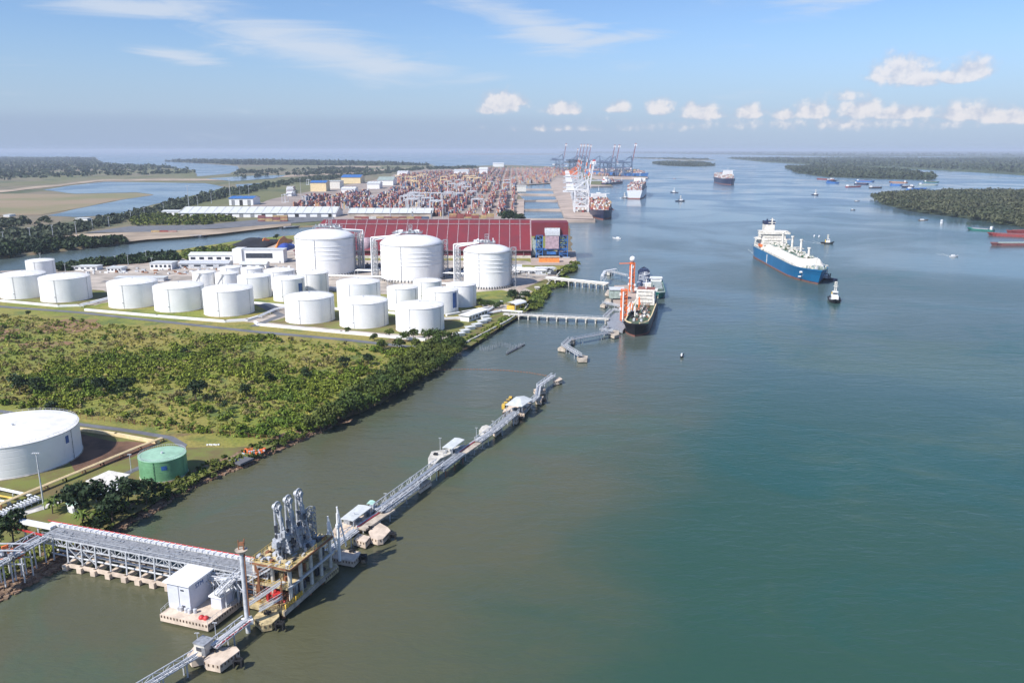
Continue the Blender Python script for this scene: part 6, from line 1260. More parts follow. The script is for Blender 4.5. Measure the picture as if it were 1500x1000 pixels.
for u in (.15, .55, .9): e = a.lerp(b, u); m.beam(e, Vector((e.x, e.y, 2)), .4)
m.build('posts', 'pale_steel', t)
t = thing('valve_station', 'orange and grey valve station under the pipe gallery at the left edge', 'pipework', P(15, 815, 9)); m = MB(); q0 = P(12, 812, 9.5); r_ = random.Random(11)
for i in range(34): m.k = r_.choice((0, 0, 1, 2, 3)); m.box(q0+Vector((r_.uniform(-4.5, 4.5), r_.uniform(-2, 2), r_.uniform(-1.5, 2))), (r_.uniform(.3, 1.4), r_.uniform(.3, 1.2), r_.uniform(.3, 1.6)), r_.uniform(0, 1))
m.build('valves', ['pale_steel', 'orange_paint', 'dark_steel', 'rust'], t); m = MB()
for i in range(4): m.beam(q0+Vector((-5+i*3.3, -2, 0)), Vector((q0.x-5+i*3.3, q0.y-2, 2)), .3); m.beam(q0+Vector((-5+i*3.3, 2, 0)), Vector((q0.x-5+i*3.3, q0.y+2, 2)), .3)
for z in (-1.8, 2.4): m.beam(q0+Vector((-5.5, -2, z)), q0+Vector((5.5, -2, z)), .3); m.beam(q0+Vector((-5.5, 2, z)), q0+Vector((5.5, 2, z)), .3)
m.build('frame', 'pale_steel', t)
# ---------------------------------------------------------------- concrete dolphins
def slab(label, pts, zt, zb=.9, mt='dirty_concrete', name='mooring_platform', cat='concrete platform', grp='concrete mooring platforms', teeth=True, fender=None, bollard=None):
    zt = 1.3+(zt-1.3)*.42; zb = .45
    q = px(pts, zt); c = sum(q, Vector())/len(q); t = thing(name, label, cat, (c.x, c.y, 0), grp); m = MB(); m.prism([(v.x, v.y) for v in q], zb, zt)
    if teeth:
        m.k = 1; n = len(q)
        for i in range(n):
            a, b = q[i], q[(i+1) % n]; k = max(1, int((b-a).length/.95)); d = (b-a).normalized()
            for j in range(k): e = a.lerp(b, (j+.5)/k); nn = Vector((-d.y, d.x, 0)); nn = nn if nn.dot(c-e) < 0 else -nn; m.box(e-nn*.02+Vector((0, 0, -.5)), (.3, .3, .6), math.atan2(d.y, d.x))
    m.build('slab', [mt, 'dark_brown'], t)
    for v in [c+(v-c)*.72 for v in q]: m = MB(); m.cyl((v.x, v.y, -1.0), (v.x, v.y, zb+.1), .45, n=8); m.build('pile', 'dark_brown', t)
    if fender:
        f = P(*fender, 2.0); m = MB()
        for k in (-1, 1): m.box((f.x+.9*k, f.y, 1.6), (.35, 1.6, 2.0)); 
        m.box((f.x, f.y+.7, 1.6), (2, .3, 2.0)); m.box((f.x, f.y-.6, 2.5), (2, .3, .3)); m.build('fender_frame', 'black', t)
    if bollard:
        f = P(*bollard, zt); m = MB()
        for k in range(4): a = k*1.57+.6; m.beam(f+Vector((0, 0, .45)), f+Vector((math.cos(a)*1.0, math.sin(a)*1.0, .5)), .45)
        m.cyl(f, f+Vector((0, 0, .9)), .4, n=8); m.build('mooring_hook', 'black', t)
    return t
slab('tan platform with a black hook beside the walkway near the bottom of the picture', [(298, 966), (318, 948), (346, 946), (351, 952), (322, 974), (302, 970)], 4.0, 2.2, fender=(349, 968), bollard=(314, 953))
slab('pale platform carrying a grey cabin at the lower walkway', [(274, 958), (286, 944), (300, 938), (316, 938), (312, 950), (298, 962), (280, 966)], 4.0, 2.2, teeth=False)
building('grey_cabin', 'small grey cabin on the pale platform at the lower walkway', P(285, 956, 2.4), Vector((.92, -.38, 0)), 3.2, 3.0, 2.6, z=2.4, win=1, roof='steel', wall='pale_concrete', over=.15, cat='cabin')
slab('low yellow edged platform at the near foot of the loading platform', [(371, 904), (378, 896), (394, 890), (408, 893), (409, 902), (398, 913), (384, 916)], 3.6, 1.4, 'ochre_concrete', fender=(410, 914), bollard=(392, 899))
slab('tan platform with a black hook right of the loading platform, in its shadow', [(486, 814), (497, 803), (527.6, 807.6), (529, 811), (518, 822), (488, 817)], 3.6, 1.6, fender=(532, 815), bollard=(516, 808))
slab('square tan platform below the first roofed platform', [(517.4, 789), (525, 780.6), (542.6, 785.4), (535, 794)], 4.2, 1.8)
slab('tan platform with angled corners right of the square one', [(543, 787), (540, 778), (554, 764), (568, 771.6), (572, 776.4), (561, 788.4), (553, 790)], 3.8, 1.6, fender=(575, 783), bollard=(541, 774))
slab('tan platform under the long pale roof nearest the loading arms', [(486, 779), (493, 768), (506, 763), (545, 750), (532, 769), (515, 778), (506, 782)], 3.4, 1.4, bollard=(495, 770))
slab('narrow grey tan platform beside the gallery midway to the second roof', [(612.6, 712), (622, 701), (632, 703), (615, 715)], 4.2, 2)
slab('cream ended platform under the second pale roof', [(627, 671), (632, 661), (656, 657), (682, 650), (664, 663), (645, 671), (638, 678), (628, 680)], 4.5, 1.0, 'pale_concrete', teeth=False, bollard=(638, 666))
slab('rounded white platform left of the walkway beyond the second roof', [(701.5, 630), (706, 624), (712, 621.7), (720, 624.5), (716, 630), (709, 633)], 4.2, 1.4, 'pale_concrete', teeth=False)
slab('small narrow platform right of the walkway beyond the rounded white one', [(722, 631), (727, 624), (735, 625), (726, 633)], 4.2, 2)
slab('tan platform just before the hipped roof', [(749, 609), (753, 606), (762, 608), (757, 615), (750, 614.5)], 4.0, 1.2, fender=(763, 612))
slab('wide tan platform below the hipped roof', [(736, 604), (741, 592), (756, 584), (780, 588), (769, 601), (768, 607), (760, 605), (748, 600)], 3.8, 1.2)
slab('tan platform just beyond the hipped roof', [(784, 581), (797, 579.5), (793, 587), (785, 586)], 4.0, 1.2, fender=(797, 585))
slab('small tan platform at the bend of the last walkway', [(781.5, 570), (798, 566), (799, 571), (785, 573.5)], 4.0, 1.2)
slab('rounded tan platform at the far end of the jetty line', [(810.5, 555), (820, 552), (824, 555), (819, 557.5), (811, 558.5)], 4.0, .8)
# substation
slab('large concrete platform carrying the lavender white switch house', [(234, 899), (304, 914.6), (353, 878), (283, 863)], 3.9, 1.8, name='switch_house_platform', grp=None)
t, F, an = building('switch_house', 'tall windowless lavender white switch house on its own concrete platform', P(248, 888.5, 2.4), (P(280, 895.5, 2.4)-P(248, 888.5, 2.4)), 7.0, 8.4, 7.4, z=2.4, wall='lavender_white', roof='white_paint', win=0, over=.7, door=False)
m = MB(); m.box(F(3.6, -.04, 6.0), (.12, .1, 6.6), an); m.box(F(3.6, -.04, 3.0), (.12, .1, .5), an); m.build('downpipe', 'seam_grey', t)
m = MB()
for z in (3.6, 8.2): m.box(F(4.8, -.06, z), (1.0, .12, .4), an)
m.build('small_sign', 'dark_steel', t)
def text(t, s, loc, rot, size, mt):
    cu = bpy.data.curves.new('lettering', 'FONT'); cu.body = s; cu.size = size; cu.extrude = .03; o = bpy.data.objects.new('lettering', cu); COL.objects.link(o)
    bpy.context.view_layer.update(); me = bpy.data.meshes.new_from_object(o); bpy.data.objects.remove(o); me.materials.clear(); me.materials.append(M[mt]); o = bpy.data.objects.new('lettering', me); COL.objects.link(o)
    o.parent = t; o.location = Vector(loc)-t.location; o.rotation_euler = rot; return o
text(t, 'STM', F(7.06, 2.4, 7.8), (math.pi/2, 0, an+math.pi/2), 1.7, 'blue_panel')
building('annex_house', 'small lavender white annex right of the tall switch house', P(310, 889, 2.4), (P(327, 892.5, 2.4)-P(310, 889, 2.4)), 3.2, 4.6, 3.2, z=2.4, wall='lavender_white', roof='white_paint', win=0, over=.4, door=False)
m = MB(); r_ = random.Random(5)
for i, (x, y) in enumerate([(262, 893), (266, 894), (273, 896), (278, 897.5), (286, 897)]): q = P(x, y, 2.4); m.cyl(q, q+Vector((0, 0, 1.1)), .5, n=12); m.lathe([(.5, 1.1), (.01, 1.3)], q, 12)
tag(m.build('metal_drums', 'pale_steel'), 'row of grey metal drums in front of the tall switch house', 'drums')
for k, (x, y) in enumerate([(295.5, 905), (302, 906)]): q = P(x, y, 2.4); m = MB(); m.lathe([(.75, 0), (.8, .4), (.45, .8), (.01, 1.0)], q, 14); tag(m.build('red_mooring_buoy', 'red_paint'), ['left one of two red domed buoys on the switch house platform', 'right one of two red domed buoys on the switch house platform'][k], 'buoy')
m = MB(); a, b, c_ = P(236, 898, 2.4), P(304, 913.5, 2.4), P(351, 878, 2.4); m.rail(b, c_, 1.1, 1.6, .07); m.rail(P(236, 897, 2.4), P(248, 886, 2.4), 1.1, 1.6, .07); tag(m.build('guard_rail', 'pale_steel'), 'thin guard rail along the water edge of the switch house platform', 'railing')
for k in range(3):
    pp = [((318, 872, 7), (352, 838, 9)), ((322, 850, 8), (356, 846, 8.5)), ((300, 845, 8), (352, 850, 7.5))][k]; a, b = [P(*v) for v in pp]
    gallery(['sloping grey stair gallery from the annex up to the trestle', 'upper grey cross gallery behind the annex', 'grey pipe gallery passing behind the switch house'][k], a, b, 1.6, a.z, b.z, grp='galleries around the annex', posts=2, zg=2, truss=1.1)
t = thing('steel_framework', 'tangle of grey steel framework between the trestle and the annex', 'steelwork', P(335, 862, 4)); m = MB()
for i in range(7):
    a = P(300+i*8, 846+i*1.5, 7.5); m.beam(a, a-Vector((0, 0, 5.5)), .22); m.beam(a, a+Vector((2.2, -3.2, 0)), .2); m.beam(a+Vector((0, 0, -2)), a+Vector((2.2, -.8, -2)), .2); m.beam(a+Vector((0, 0, -4)), a+Vector((1.8, -.6, 0)), .16)
m.build('beams', 'pale_steel', t)
# ---------------------------------------------------------------- loading platform
JO = Vector((-59.8, 186.3, 0)); ju = Vector((.344, .939, 0)).normalized(); J = frame3(JO, ju); ja = math.atan2(ju.y, ju.x)
t = thing('loading_platform', 'three level ochre concrete loading platform on round columns', 'loading platform', J(12, 6.5)); UL = 25; VW = 13.2
m = MB(); m.box(J(UL/2, VW/2, 2.0), (UL, VW, 1.5), ja); m.k = 1; m.box(J(UL/2, -.2, 1.9), (UL+.4, .4, 1.3), ja); m.build('base_slab', ['ochre_concrete', 'concrete'], t)
m = MB(); m.box(J(13.5, VW/2-.2, 7.2), (21, VW-.6, .7), ja); m.build('middle_deck', 'ochre_concrete', t)
m = MB(); m.box(J(14, 6.3, 12.2), (20.5, 12.6, .7), ja); m.k = 1; m.box(J(14, -.1, 12.35), (20.6, .3, .5), ja); m.box(J(3.7, 6.3, 12.35), (.3, 12.6, .4), ja); m.build('top_deck', ['ochre_concrete', 'rust'], t)
m = MB()
for u in (1, 7, 13, 19, 24): 
    for v in (1, 6.5, 12.4): m.cyl(J(u, v, -1.2), J(u, v, 1.4), .7, n=8)
m.build('piles', 'rust', t)
for u in (4.6, 9.4, 14.2, 19, 23.6):
    for v in (.8, 6.3, 12.0): m = MB(); m.cyl(J(u, v, 2.7), J(u, v, 11.9), .55, n=12); m.build('column', 'pale_concrete', t)
m = MB(); m.beam(J(3, .2, 7.3), J(24.5, .2, 7.3), .5, .6); m.build('side_beam', 'pale_steel', t)
m = MB(); 
for a, b in ((J(4, .1, 12.6), J(24, .1, 12.6)), (J(4, 12.5, 12.6), J(24, 12.5, 12.6)), (J(3.9, .1, 12.6), J(3.9, 12.5, 12.6)), (J(3.1, 1, 7.6), J(3.1, 12.5, 7.6)), (J(.2, 1, 2.8), J(.2, 13, 2.8)), (J(0, .1, 2.8), J(9, .1, 2.8))): m.rail(a, b, 1.1, 1.5, .06)
m.build('handrails', 'yellow_paint', t)
r_ = random.Random(14)
def EQ(k, c, d, a, nm): m = MB(); m.box(c, d, a); m.build(nm, ['pale_steel', 'ochre_concrete', 'dark_steel', 'rust'][k], t)
for i in range(90):
    u, v = r_.uniform(4.5, 23), r_.uniform(.8, 12); h_ = r_.uniform(.2, 1.2); EQ(r_.choice((0, 0, 1, 2, 3, 1)), J(u, v, 12.55+h_/2), (r_.uniform(.3, 2.2), r_.uniform(.3, 1.2), h_), ja+r_.uniform(-.3, .3), 'deck_box')
for i in range(80):
    u, v, z = r_.uniform(3.5, 22), r_.uniform(1.2, 12), r_.choice((7.6, 2.8)); h_ = r_.uniform(.4, 2.6); EQ(r_.choice((0, 1, 2, 2, 3)), J(u, v, z+h_/2), (r_.uniform(.3, 1.6), r_.uniform(.3, 1.6), h_), ja+r_.uniform(-.3, .3), 'valve_cabinet')
m = MB()
for i in range(10): u = r_.uniform(1, 6); v = r_.uniform(1, 12); m.cyl(J(u, v, 2.7), J(u, v, r_.uniform(4, 12)), .13, n=6)
for v in (2.2, 3.4, 4.6, 8.5, 9.6): m.pipe([J(1.2, v, 3.2), J(3, v, 4.6), J(14, v, 4.6)], .2, 6)
for i in range(8): u = 1.2+i*.5; m.beam(J(u, 8+i*.6, 2.8), J(u, 8+i*.6, 12.4), .12); m.beam(J(u, 8, 3+i*1.2), J(u, 12.6, 3+i*1.2), .12)
m.build('riser_pipes', 'rust', t)
m = MB(); m.pipe([J(2.6, 3.5, 3.2), J(3.0, 5, 4.4), J(5, 6, 5.0), J(9, 6.5, 5.0)], .55, 8); m.box(J(3.6, 4.2, 4.2), (2.2, 1.6, 1.6), ja); m.box(J(5.0, 7.6, 4.6), (1.6, 2.0, 1.8), ja); m.cyl(J(2.4, 6.4, 3), J(2.4, 6.4, 5.6), .5); m.cyl(J(3.6, 2, 3.0), J(3.6, 8, 3.0), .4); m.build('fire_pumps', 'red_paint', t)
m = MB()
for k in range(9): m.box(J(.8+k*.9, -.15, 3.5), (.25, .35, 1.3), ja)
m.build('yellow_posts', 'yellow_paint', t)
def stair(label, a, b, w=1.1, mt='pale_steel', grp='stairs at the loading platform'):
    a, b = Vector(a), Vector(b); d = (b-a); n = Vector((-d.y, d.x, 0)).normalized(); t = thing('stairway', label, 'stairs', (a.x, a.y, 0), grp); m = MB()
    for s_ in (-1, 1): m.beam(a+n*s_*w/2, b+n*s_*w/2, .14, .3); m.beam(a+n*s_*w/2+Vector((0, 0, 1)), b+n*s_*w/2+Vector((0, 0, 1)), .09)
    m.build('stringers', mt, t); m = MB(); k = max(4, int(d.length/.4))
    for i in range(k): e = a.lerp(b, (i+.5)/k); m.box(e, (.3, w, .06), math.atan2(d.y, d.x))
    m.build('treads', 'grating', t)
stair('long diagonal stair rising across the near end of the loading platform', J(-3.5, 9, 4.2), J(2.2, 2.0, 9.2)); stair('stair between the middle and top deck of the loading platform', J(2.6, 12.5, 7.6), J(3.2, 5.5, 12.4)); stair('low stair in front of the red pumps', J(-2.2, 6, 2.8), J(1, .8, 6.0))
def loading_arm(label, u, v, ztop, zb=12.55, sc=1.0, mt='arm_grey', name='marine_loading_crane', grp='big loading arms', Fr=J, base='ochre'):
    b = Fr(u, v, zb); t = thing(name, label, 'loading arm', b, grp); H_ = ztop-zb; x = Vector((ju.x, ju.y, 0)); y = Vector((-ju.y, ju.x, 0)); m = MB()
    m.cyl(b, b+Vector((0, 0, H_*.45)), .62*sc, .55*sc, 12); m.box(b+Vector((0, 0, .3)), (1.8*sc, 1.8*sc, .6)); m.k = 1; m.box(b+Vector((0, 0, H_*.3)), (1.7*sc, 1.2*sc, 1.6*sc)); m.k = 0
    for i in range(8): a = r_.uniform(0, 6.3); m.k = i % 2; m.box(b+Vector((math.cos(a)*.8*sc, math.sin(a)*.8*sc, H_*(.06+.05*i))), (.7*sc, .6*sc, .9*sc), a)
    m.build('riser', [mt, 'dark_steel'], t)
    top = b+Vector((0, 0, H_-1.4*sc)); m = MB()
    for dx in (-.95, .95): m.cyl(b+y*dx*sc+Vector((0, 0, H_*.22)), top+y*dx*sc, .40*sc, .36*sc, 10)
    m.box(b+Vector((0, 0, H_*.35)), (2.6*sc, 2.8*sc, .7*sc), ja); m.build('inboard_arm', mt, t); m = MB()
    for dx in (-.35, .5): m.beam(top+y*dx*sc, b-y*(2.6-dx)*sc+x*.6*sc+Vector((0, 0, H_*.10)), .42*sc)
    for i in range(12): e = top.lerp(b-y*2.6*sc+x*.6*sc+Vector((0, 0, H_*.10)), (i+.5)/12); m.box(e, (.7*sc, 1.1*sc, .4*sc), ja)
    m.build('outboard_arm', mt, t); m = MB(); n = 20
    for k in range(n):
        a0, a1 = 6.2832*k/n, 6.2832*(k+1)/n; rr = 1.45*sc
        m.beam(top+x*math.cos(a0)*rr+Vector((0, 0, math.sin(a0)*rr)), top+x*math.cos(a1)*rr+Vector((0, 0, math.sin(a1)*rr)), .42*sc, .42*sc)
        if k % 4 == 0: m.beam(top, top+x*math.cos(a0)*rr+Vector((0, 0, math.sin(a0)*rr)), .2*sc)
    for dx in (-.95, .95): m.cyl(top+y*(dx-.25)*sc, top+y*(dx+.25)*sc, .8*sc, n=14)
    m.build('pulley_wheel', mt, t); m = MB(); m.box(b-x*1.4*sc+Vector((0, 0, H_*.30)), (2.2*sc, 1.6*sc, 1.8*sc), ja); m.box(b-x*1.0*sc+Vector((0, 0, H_*.17)), (1.0*sc, 1.0*sc, 1.3*sc), ja); m.build('counterweight', mt, t)
    m = MB(); m.beam(b+x*1.3*sc-y*.9*sc, b+x*.9*sc-y*.9*sc+Vector((0, 0, H_*.72)), .28*sc); m.beam(b+x*1.6*sc+y*1.1*sc, b+x*.7*sc+y*.9*sc+Vector((0, 0, H_*.6)), .24*sc)
    for i in range(9): z = H_*(.08+.07*i); m.beam(b+x*1.3*sc-y*.9*sc+Vector((0, 0, z)), b+x*1.6*sc+y*1.1*sc+Vector((0, 0, z+.3)), .13*sc)
    m.build('side_ladder', 'pale_steel', t); m = MB(); m.box(b+x*1.9*sc+Vector((0, 0, H_*.10)), (1.1*sc, 1.4*sc, 2.2*sc), ja); m.build('coupler', 'seam_grey', t)
    for i in range(26):
        m = MB(); z = zb+r_.uniform(.5, H_*.62); m.box(Fr(u+r_.uniform(-.7, 1.1), v+r_.uniform(-2.2, 1.0)*(1-.5*(z-zb)/H_), z), (r_.uniform(.2, .9), r_.uniform(.2, .8), r_.uniform(.5, 2.4)), r_.uniform(0, 1)); m.build('hydraulic_part', ['steel', 'dark_steel', 'pale_steel', 'seam_grey'][i % 4], t)
    return t
loading_arm('nearest of three tall grey loading arms on the platform', 8.2, 6.0, 28.9, sc=.95); loading_arm('middle one of three tall grey loading arms on the platform', 12.2, 5.4, 29.2, sc=.95); loading_arm('farthest of three tall grey loading arms on the platform', 16.2, 4.8, 29.5, sc=.95)
t = thing('valve_tower', 'narrow grey valve tower beside the farthest grey loading arm', 'tower', J(20, 3.8, 12.5)); m = MB(); m.lattice(J(20, 3.8), 1.7, 1.7, 10, 6, ja, .16, 12.5)
for i in range(16): m.box(J(20+r_.uniform(-.8, .8), 3.8+r_.uniform(-.8, .8), 13+i*.55), (r_.uniform(.3, 1.1), r_.uniform(.3, 1), .5), r_.random())
m.build('frame', 'steel', t)
for k, (u, v, zt) in enumerate([(25.6, 2.2, 17.6), (29, 1.2, 19.2)]):
    b = J(u, v, 4.0); t = thing('hose_crane', ['left one of two slim white hose cranes beyond the loading arms', 'right one of two slim white hose cranes beyond the loading arms'][k], 'crane', b, 'slim white hose cranes'); m = MB(); m.cyl(b-Vector((0, 0, 2)), (b.x, b.y, zt-2), .5, .35, 10); m.box((b.x, b.y, zt-6), (1.2, 1.2, 1.0)); m.build('mast', 'white_paint', t)
    m = MB(); m.beam((b.x, b.y, zt), (b.x+1.9, b.y+1.0, 6.5), .35, .5); m.beam((b.x, b.y, zt), (b.x+.3, b.y, zt-5), .4); m.build('jib', 'white_paint', t); m = MB(); m.beam((b.x, b.y, zt), (b.x-.8, b.y-.4, 7), .12); m.beam((b.x+1, b.y+.5, 12), (b.x-.5, b.y, 9), .15); m.build('stay_wires', 'pale_steel', t)
slab('dark low platform with yellow blocks below the slim white hose cranes', [(462, 836), (478, 818), (492, 824), (496, 829), (476, 846)], 3.4, 1.2, 'ochre_concrete')
b = P(362, 905, 4); t = thing('vent_stack', 'slender grey vent stack with a round collar near its top, beside the loading platform', 'stack', b); zt = hgt(362, 905, 797, 4)+4; m = MB(); m.cyl((b.x, b.y, -.5), (b.x, b.y, zt-2), .62, .56, 14); m.build('pole', 'pale_steel', t); m = MB(); m.cyl((b.x, b.y, zt-2.2), (b.x, b.y, zt-1.4), 1.1, 1.6, 14); m.build('collar', 'concrete', t)
m = MB(); m.cyl((b.x+.75, b.y-.2, 5), (b.x+.75, b.y-.2, zt+.6), .16, n=6); m.beam((b.x-.6, b.y, zt-1.4), (b.x-.6, b.y, zt+1.2), .2); m.beam((b.x+.6, b.y, zt-1.4), (b.x+.9, b.y, zt+1.5), .3); m.box((b.x+.3, b.y, zt+.2), (1.2, .6, .9)); m.build('red_pipe', 'rust', t); m = MB(); m.box((b.x, b.y, 3.2), (2.6, 2.2, 1.2), .5); m.build('footing', 'white_paint', t)
# walkways along the jetty line
Z6 = 3.8
for lab, a, b, w_, z, kw in [
 ('slender steel walkway leaving the bottom edge of the picture', (180, 1024), (287, 960), 1.8, 3.6, dict(posts=3)), ('steel walkway with a white pipe from the grey cabin to the vent stack', (312, 947), (362, 909), 2.6, 3.8, dict(posts=1, red=True)),
 ('grey walkway from the loading platform to the first roofed platform', (474, 812), (521, 776), 2.6, Z6, dict(posts=2)), ('steel gallery with pipes beyond the first roofed platform', (553, 748), (602, 712), 3.3, Z6+.3, dict(truss=2.0, posts=2)),
 ('double steel gallery with pipes before the second roofed platform', (602, 712), (645, 680), 3.3, Z6+.3, dict(truss=2.0, posts=2)), ('walkway beyond the second roofed platform', (700, 646), (722, 631), 3.2, Z6, dict(posts=1)),
 ('steel gallery reaching the hipped roof platform', (722, 631), (756, 603), 3.6, Z6+.3, dict(truss=1.8, posts=2)), ('short walkway just beyond the hipped roof', (778, 589), (787, 581), 2, Z6, dict()), ('narrow walkway between the two bends near the jetty end', (787, 581), (789.5, 566), 2, Z6, dict()), ('last walkway to the end of the jetty line', (789, 566), (811, 550), 2.4, Z6, dict(posts=1))]:
    A, B_ = P(*a, z), P(*b, z); gallery(lab, A, B_, w_, z, z, **kw)
gallery('narrow pipe gallery running parallel right of the first steel gallery', P(562, 750, 3.2), P(612, 714, 3.2), 1.8, 3.2, 3.2, truss=1.4)
for lab, a, b, w_ in [('pinkish concrete walkway beside the first roofed platform', (529, 774), (573, 745), 3.4), ('pinkish concrete walkway beyond the grey covered conduit', (671, 668), (709, 642), 3.2)]:
    A, B_ = P(*a, 3.0), P(*b, 3.0); gallery(lab, A, B_, w_, 3.0, 3.0, truss=0, pipe=False, deck='c_pink' if False else 'concrete', posts=3, th=.6, grp='concrete walkways'); 
    m = MB(); d_ = (B_-A).normalized(); nn = Vector((-d_.y, d_.x, 0)); m.cyl(A+nn*1.9+Vector((0, 0, .4)), B_+nn*1.9+Vector((0, 0, .4)), .3, n=8); m.k = 1; m.cyl(A+nn*1.3+Vector((0, 0, .4)), B_+nn*1.3+Vector((0, 0, .4)), .16, n=6); tag(m.build('jetty_pipes', ['pale_steel', 'red_paint']), 'pipes along the '+lab, 'pipes')
A, B_ = P(644, 688, 3.4), P(676, 664, 3.4); t = thing('covered_conduit', 'wide grey covered conduit before the second roofed platform', 'conduit', A); d_ = (B_-A).normalized(); nn = Vector((-d_.y, d_.x, 0)); m = MB()
for o in (-1.3, 0, 1.3): m.beam(A+nn*o, B_+nn*o, 1.1, .9)
m.build('cover', 'steel', t); m = MB()
for u in (.1, .5, .9):
    for o in (-1.5, 1.5): e = A.lerp(B_, u)+nn*o; m.beam(e, Vector((e.x, e.y, 0)), .35)
m.build('posts', 'rust', t)
def proof(label, pts, z, mt='roof_sheet', zg=2.2, hip=False, grp='jetty roofs'):
    q = px(pts, z); c = sum(q, Vector())/len(q); t = thing('open_roof', label, 'roof', (c.x, c.y, zg), grp); m = MB(); n = len(q)
    if hip:
        c2 = c+Vector((0, 0, 1.3)); vs = q+[c2]; m.mesh(vs+[v-Vector((0, 0, .25)) for v in q], [(i, (i+1) % n, n) for i in range(n)]+[((i+1) % n, i, n+1+i, n+1+(i+1) % n) for i in range(n)]+[tuple(n+1+i for i in range(n))[::-1]])
    else:
        a = (q[0]+q[3])/2+Vector((0, 0, .25)); b = (q[1]+q[2])/2+Vector((0, 0, .25)); dn = Vector((0, 0, -.2)); m.mesh([q[0], q[1], q[2], q[3], a, b]+[v+dn for v in (q[0], q[1], q[2], q[3], a, b)], [(0, 1, 5, 4), (4, 5, 2, 3), (6, 10, 11, 7), (10, 9, 8, 11), (0, 4, 10, 6), (4, 3, 9, 10), (1, 7, 11, 5), (5, 11, 8, 2), (0, 6, 7, 1), (3, 2, 8, 9)])
    m.build('roof', mt, t)
    for v in q: e = c+(v-c)*.92; m = MB(); m.beam((e.x, e.y, zg), (e.x, e.y, z), .22); m.build('post', 'pale_steel', t)
    m = MB(); 
    for i in range(14): e = c+Vector((r_.uniform(-4, 4), r_.uniform(-4, 4), 0))*.8; h_ = r_.uniform(.5, 1.8); m.box((e.x, e.y, zg+h_/2), (r_.uniform(.5, 2), r_.uniform(.5, 1.5), h_), 1.0)
    tag(m.build('pump_equipment', 'steel'), 'grey pumps under the '+label, 'machinery', 'pumps under the jetty roofs')
    return t
proof('long pale roof nearest the loading arms', [(498, 759.6), (525, 738.6), (544.4, 742), (517, 762.6)], 6.0); proof('small pale green roof behind the long pale one', [(537, 737), (542, 732), (550, 734), (545.6, 739)], 6.0, 'pale_green_sheet')
proof('second pale roof halfway along the jetty line', [(647.6, 655), (666, 640.6), (680.5, 643.4), (662, 657.4)], 6.4); proof('hipped pale roof near the far end of the jetty line', [(740, 592.5), (756, 580.5), (768, 579.5), (780.5, 584.5), (765, 595)], 7.0, hip=True)
t = thing('yellow_machine', 'yellow machinery at the left side of the hipped roof', 'machinery', P(742, 592, 2.2)); m = MB()
for i in range(12): e = P(737+i*1.1, 598-i*1.3, 2.2); m.k = i % 3 == 2; m.box(e+Vector((0, 0, .8)), (1.4, 1.2, r_.uniform(1, 2.4)))
m.build('body', ['yellow_paint', 'dark_steel'], t)
for k, (x, yb, yt) in enumerate([(291, 950, 926), (317, 938, 911), (373, 880, 822), (520, 770, 750), (565, 738, 722), (645, 661, 641), (698, 640, 626), (722, 628, 616), (808, 552, 546), (507, 800, 785), (602, 708, 699)]):
    mast(x, yb, yt, 'thin lamp post '+['on the grey cabin platform, left', 'on the lower walkway right of the cabin', 'at the near corner of the loading platform', 'beside the long pale roof', 'on the gallery past the first roofs', 'at the cream ended platform', 'by the rounded white platform, left', 'by the rounded white platform, right', 'at the end of the jetty line', 'on the tan platform in the shadow', 'at the middle of the long gallery'][k], .22, 'jetty lamp posts', 2.3, 'lamp_post')
m = MB()
pts = [P(*q, .1) for q in [(634, 543), (650, 541.5), (680, 540.5), (715, 541), (745, 542.5), (775, 545.5), (806, 551)]]
for a, b in zip(pts, pts[1:]):
    k = int((b-a).length/1.6)
    for i in range(k): e = a.lerp(b, i/k); f = a.lerp(b, (i+.62)/k); m.cyl((e.x, e.y, .1), (f.x, f.y, .1), .2, n=6)
tag(m.build('floating_boom', 'rust'), 'thin orange floating boom curving from the shore to the end of the jetty line', 'boom')
t = thing('fish_trap', 'faint rows of thin fishing stakes standing in the shallow water', 'fishing stakes', P(735, 510, 0)); m = MB()
for i in range(60): u = i/59; q = P(702+u*62+r_.uniform(-1, 1), 512-u*4+math.sin(u*9)*2.5, 0); m.beam((q.x, q.y, -.5), (q.x+r_.uniform(-.2, .2), q.y, r_.uniform(1.8, 3.4)), .13)
for i in range(26): u = i/25; q = P(742+u*26, 518-u*13, 0); m.beam((q.x, q.y, -.5), (q.x, q.y, r_.uniform(1.5, 3.0)), .14)
m.build('stakes', 'steel', t); m = MB(); m.beam(P(742, 518.5, .3), P(768, 504.5, .3), 1.2, .5); m.build('raft', 'dark_steel', t)
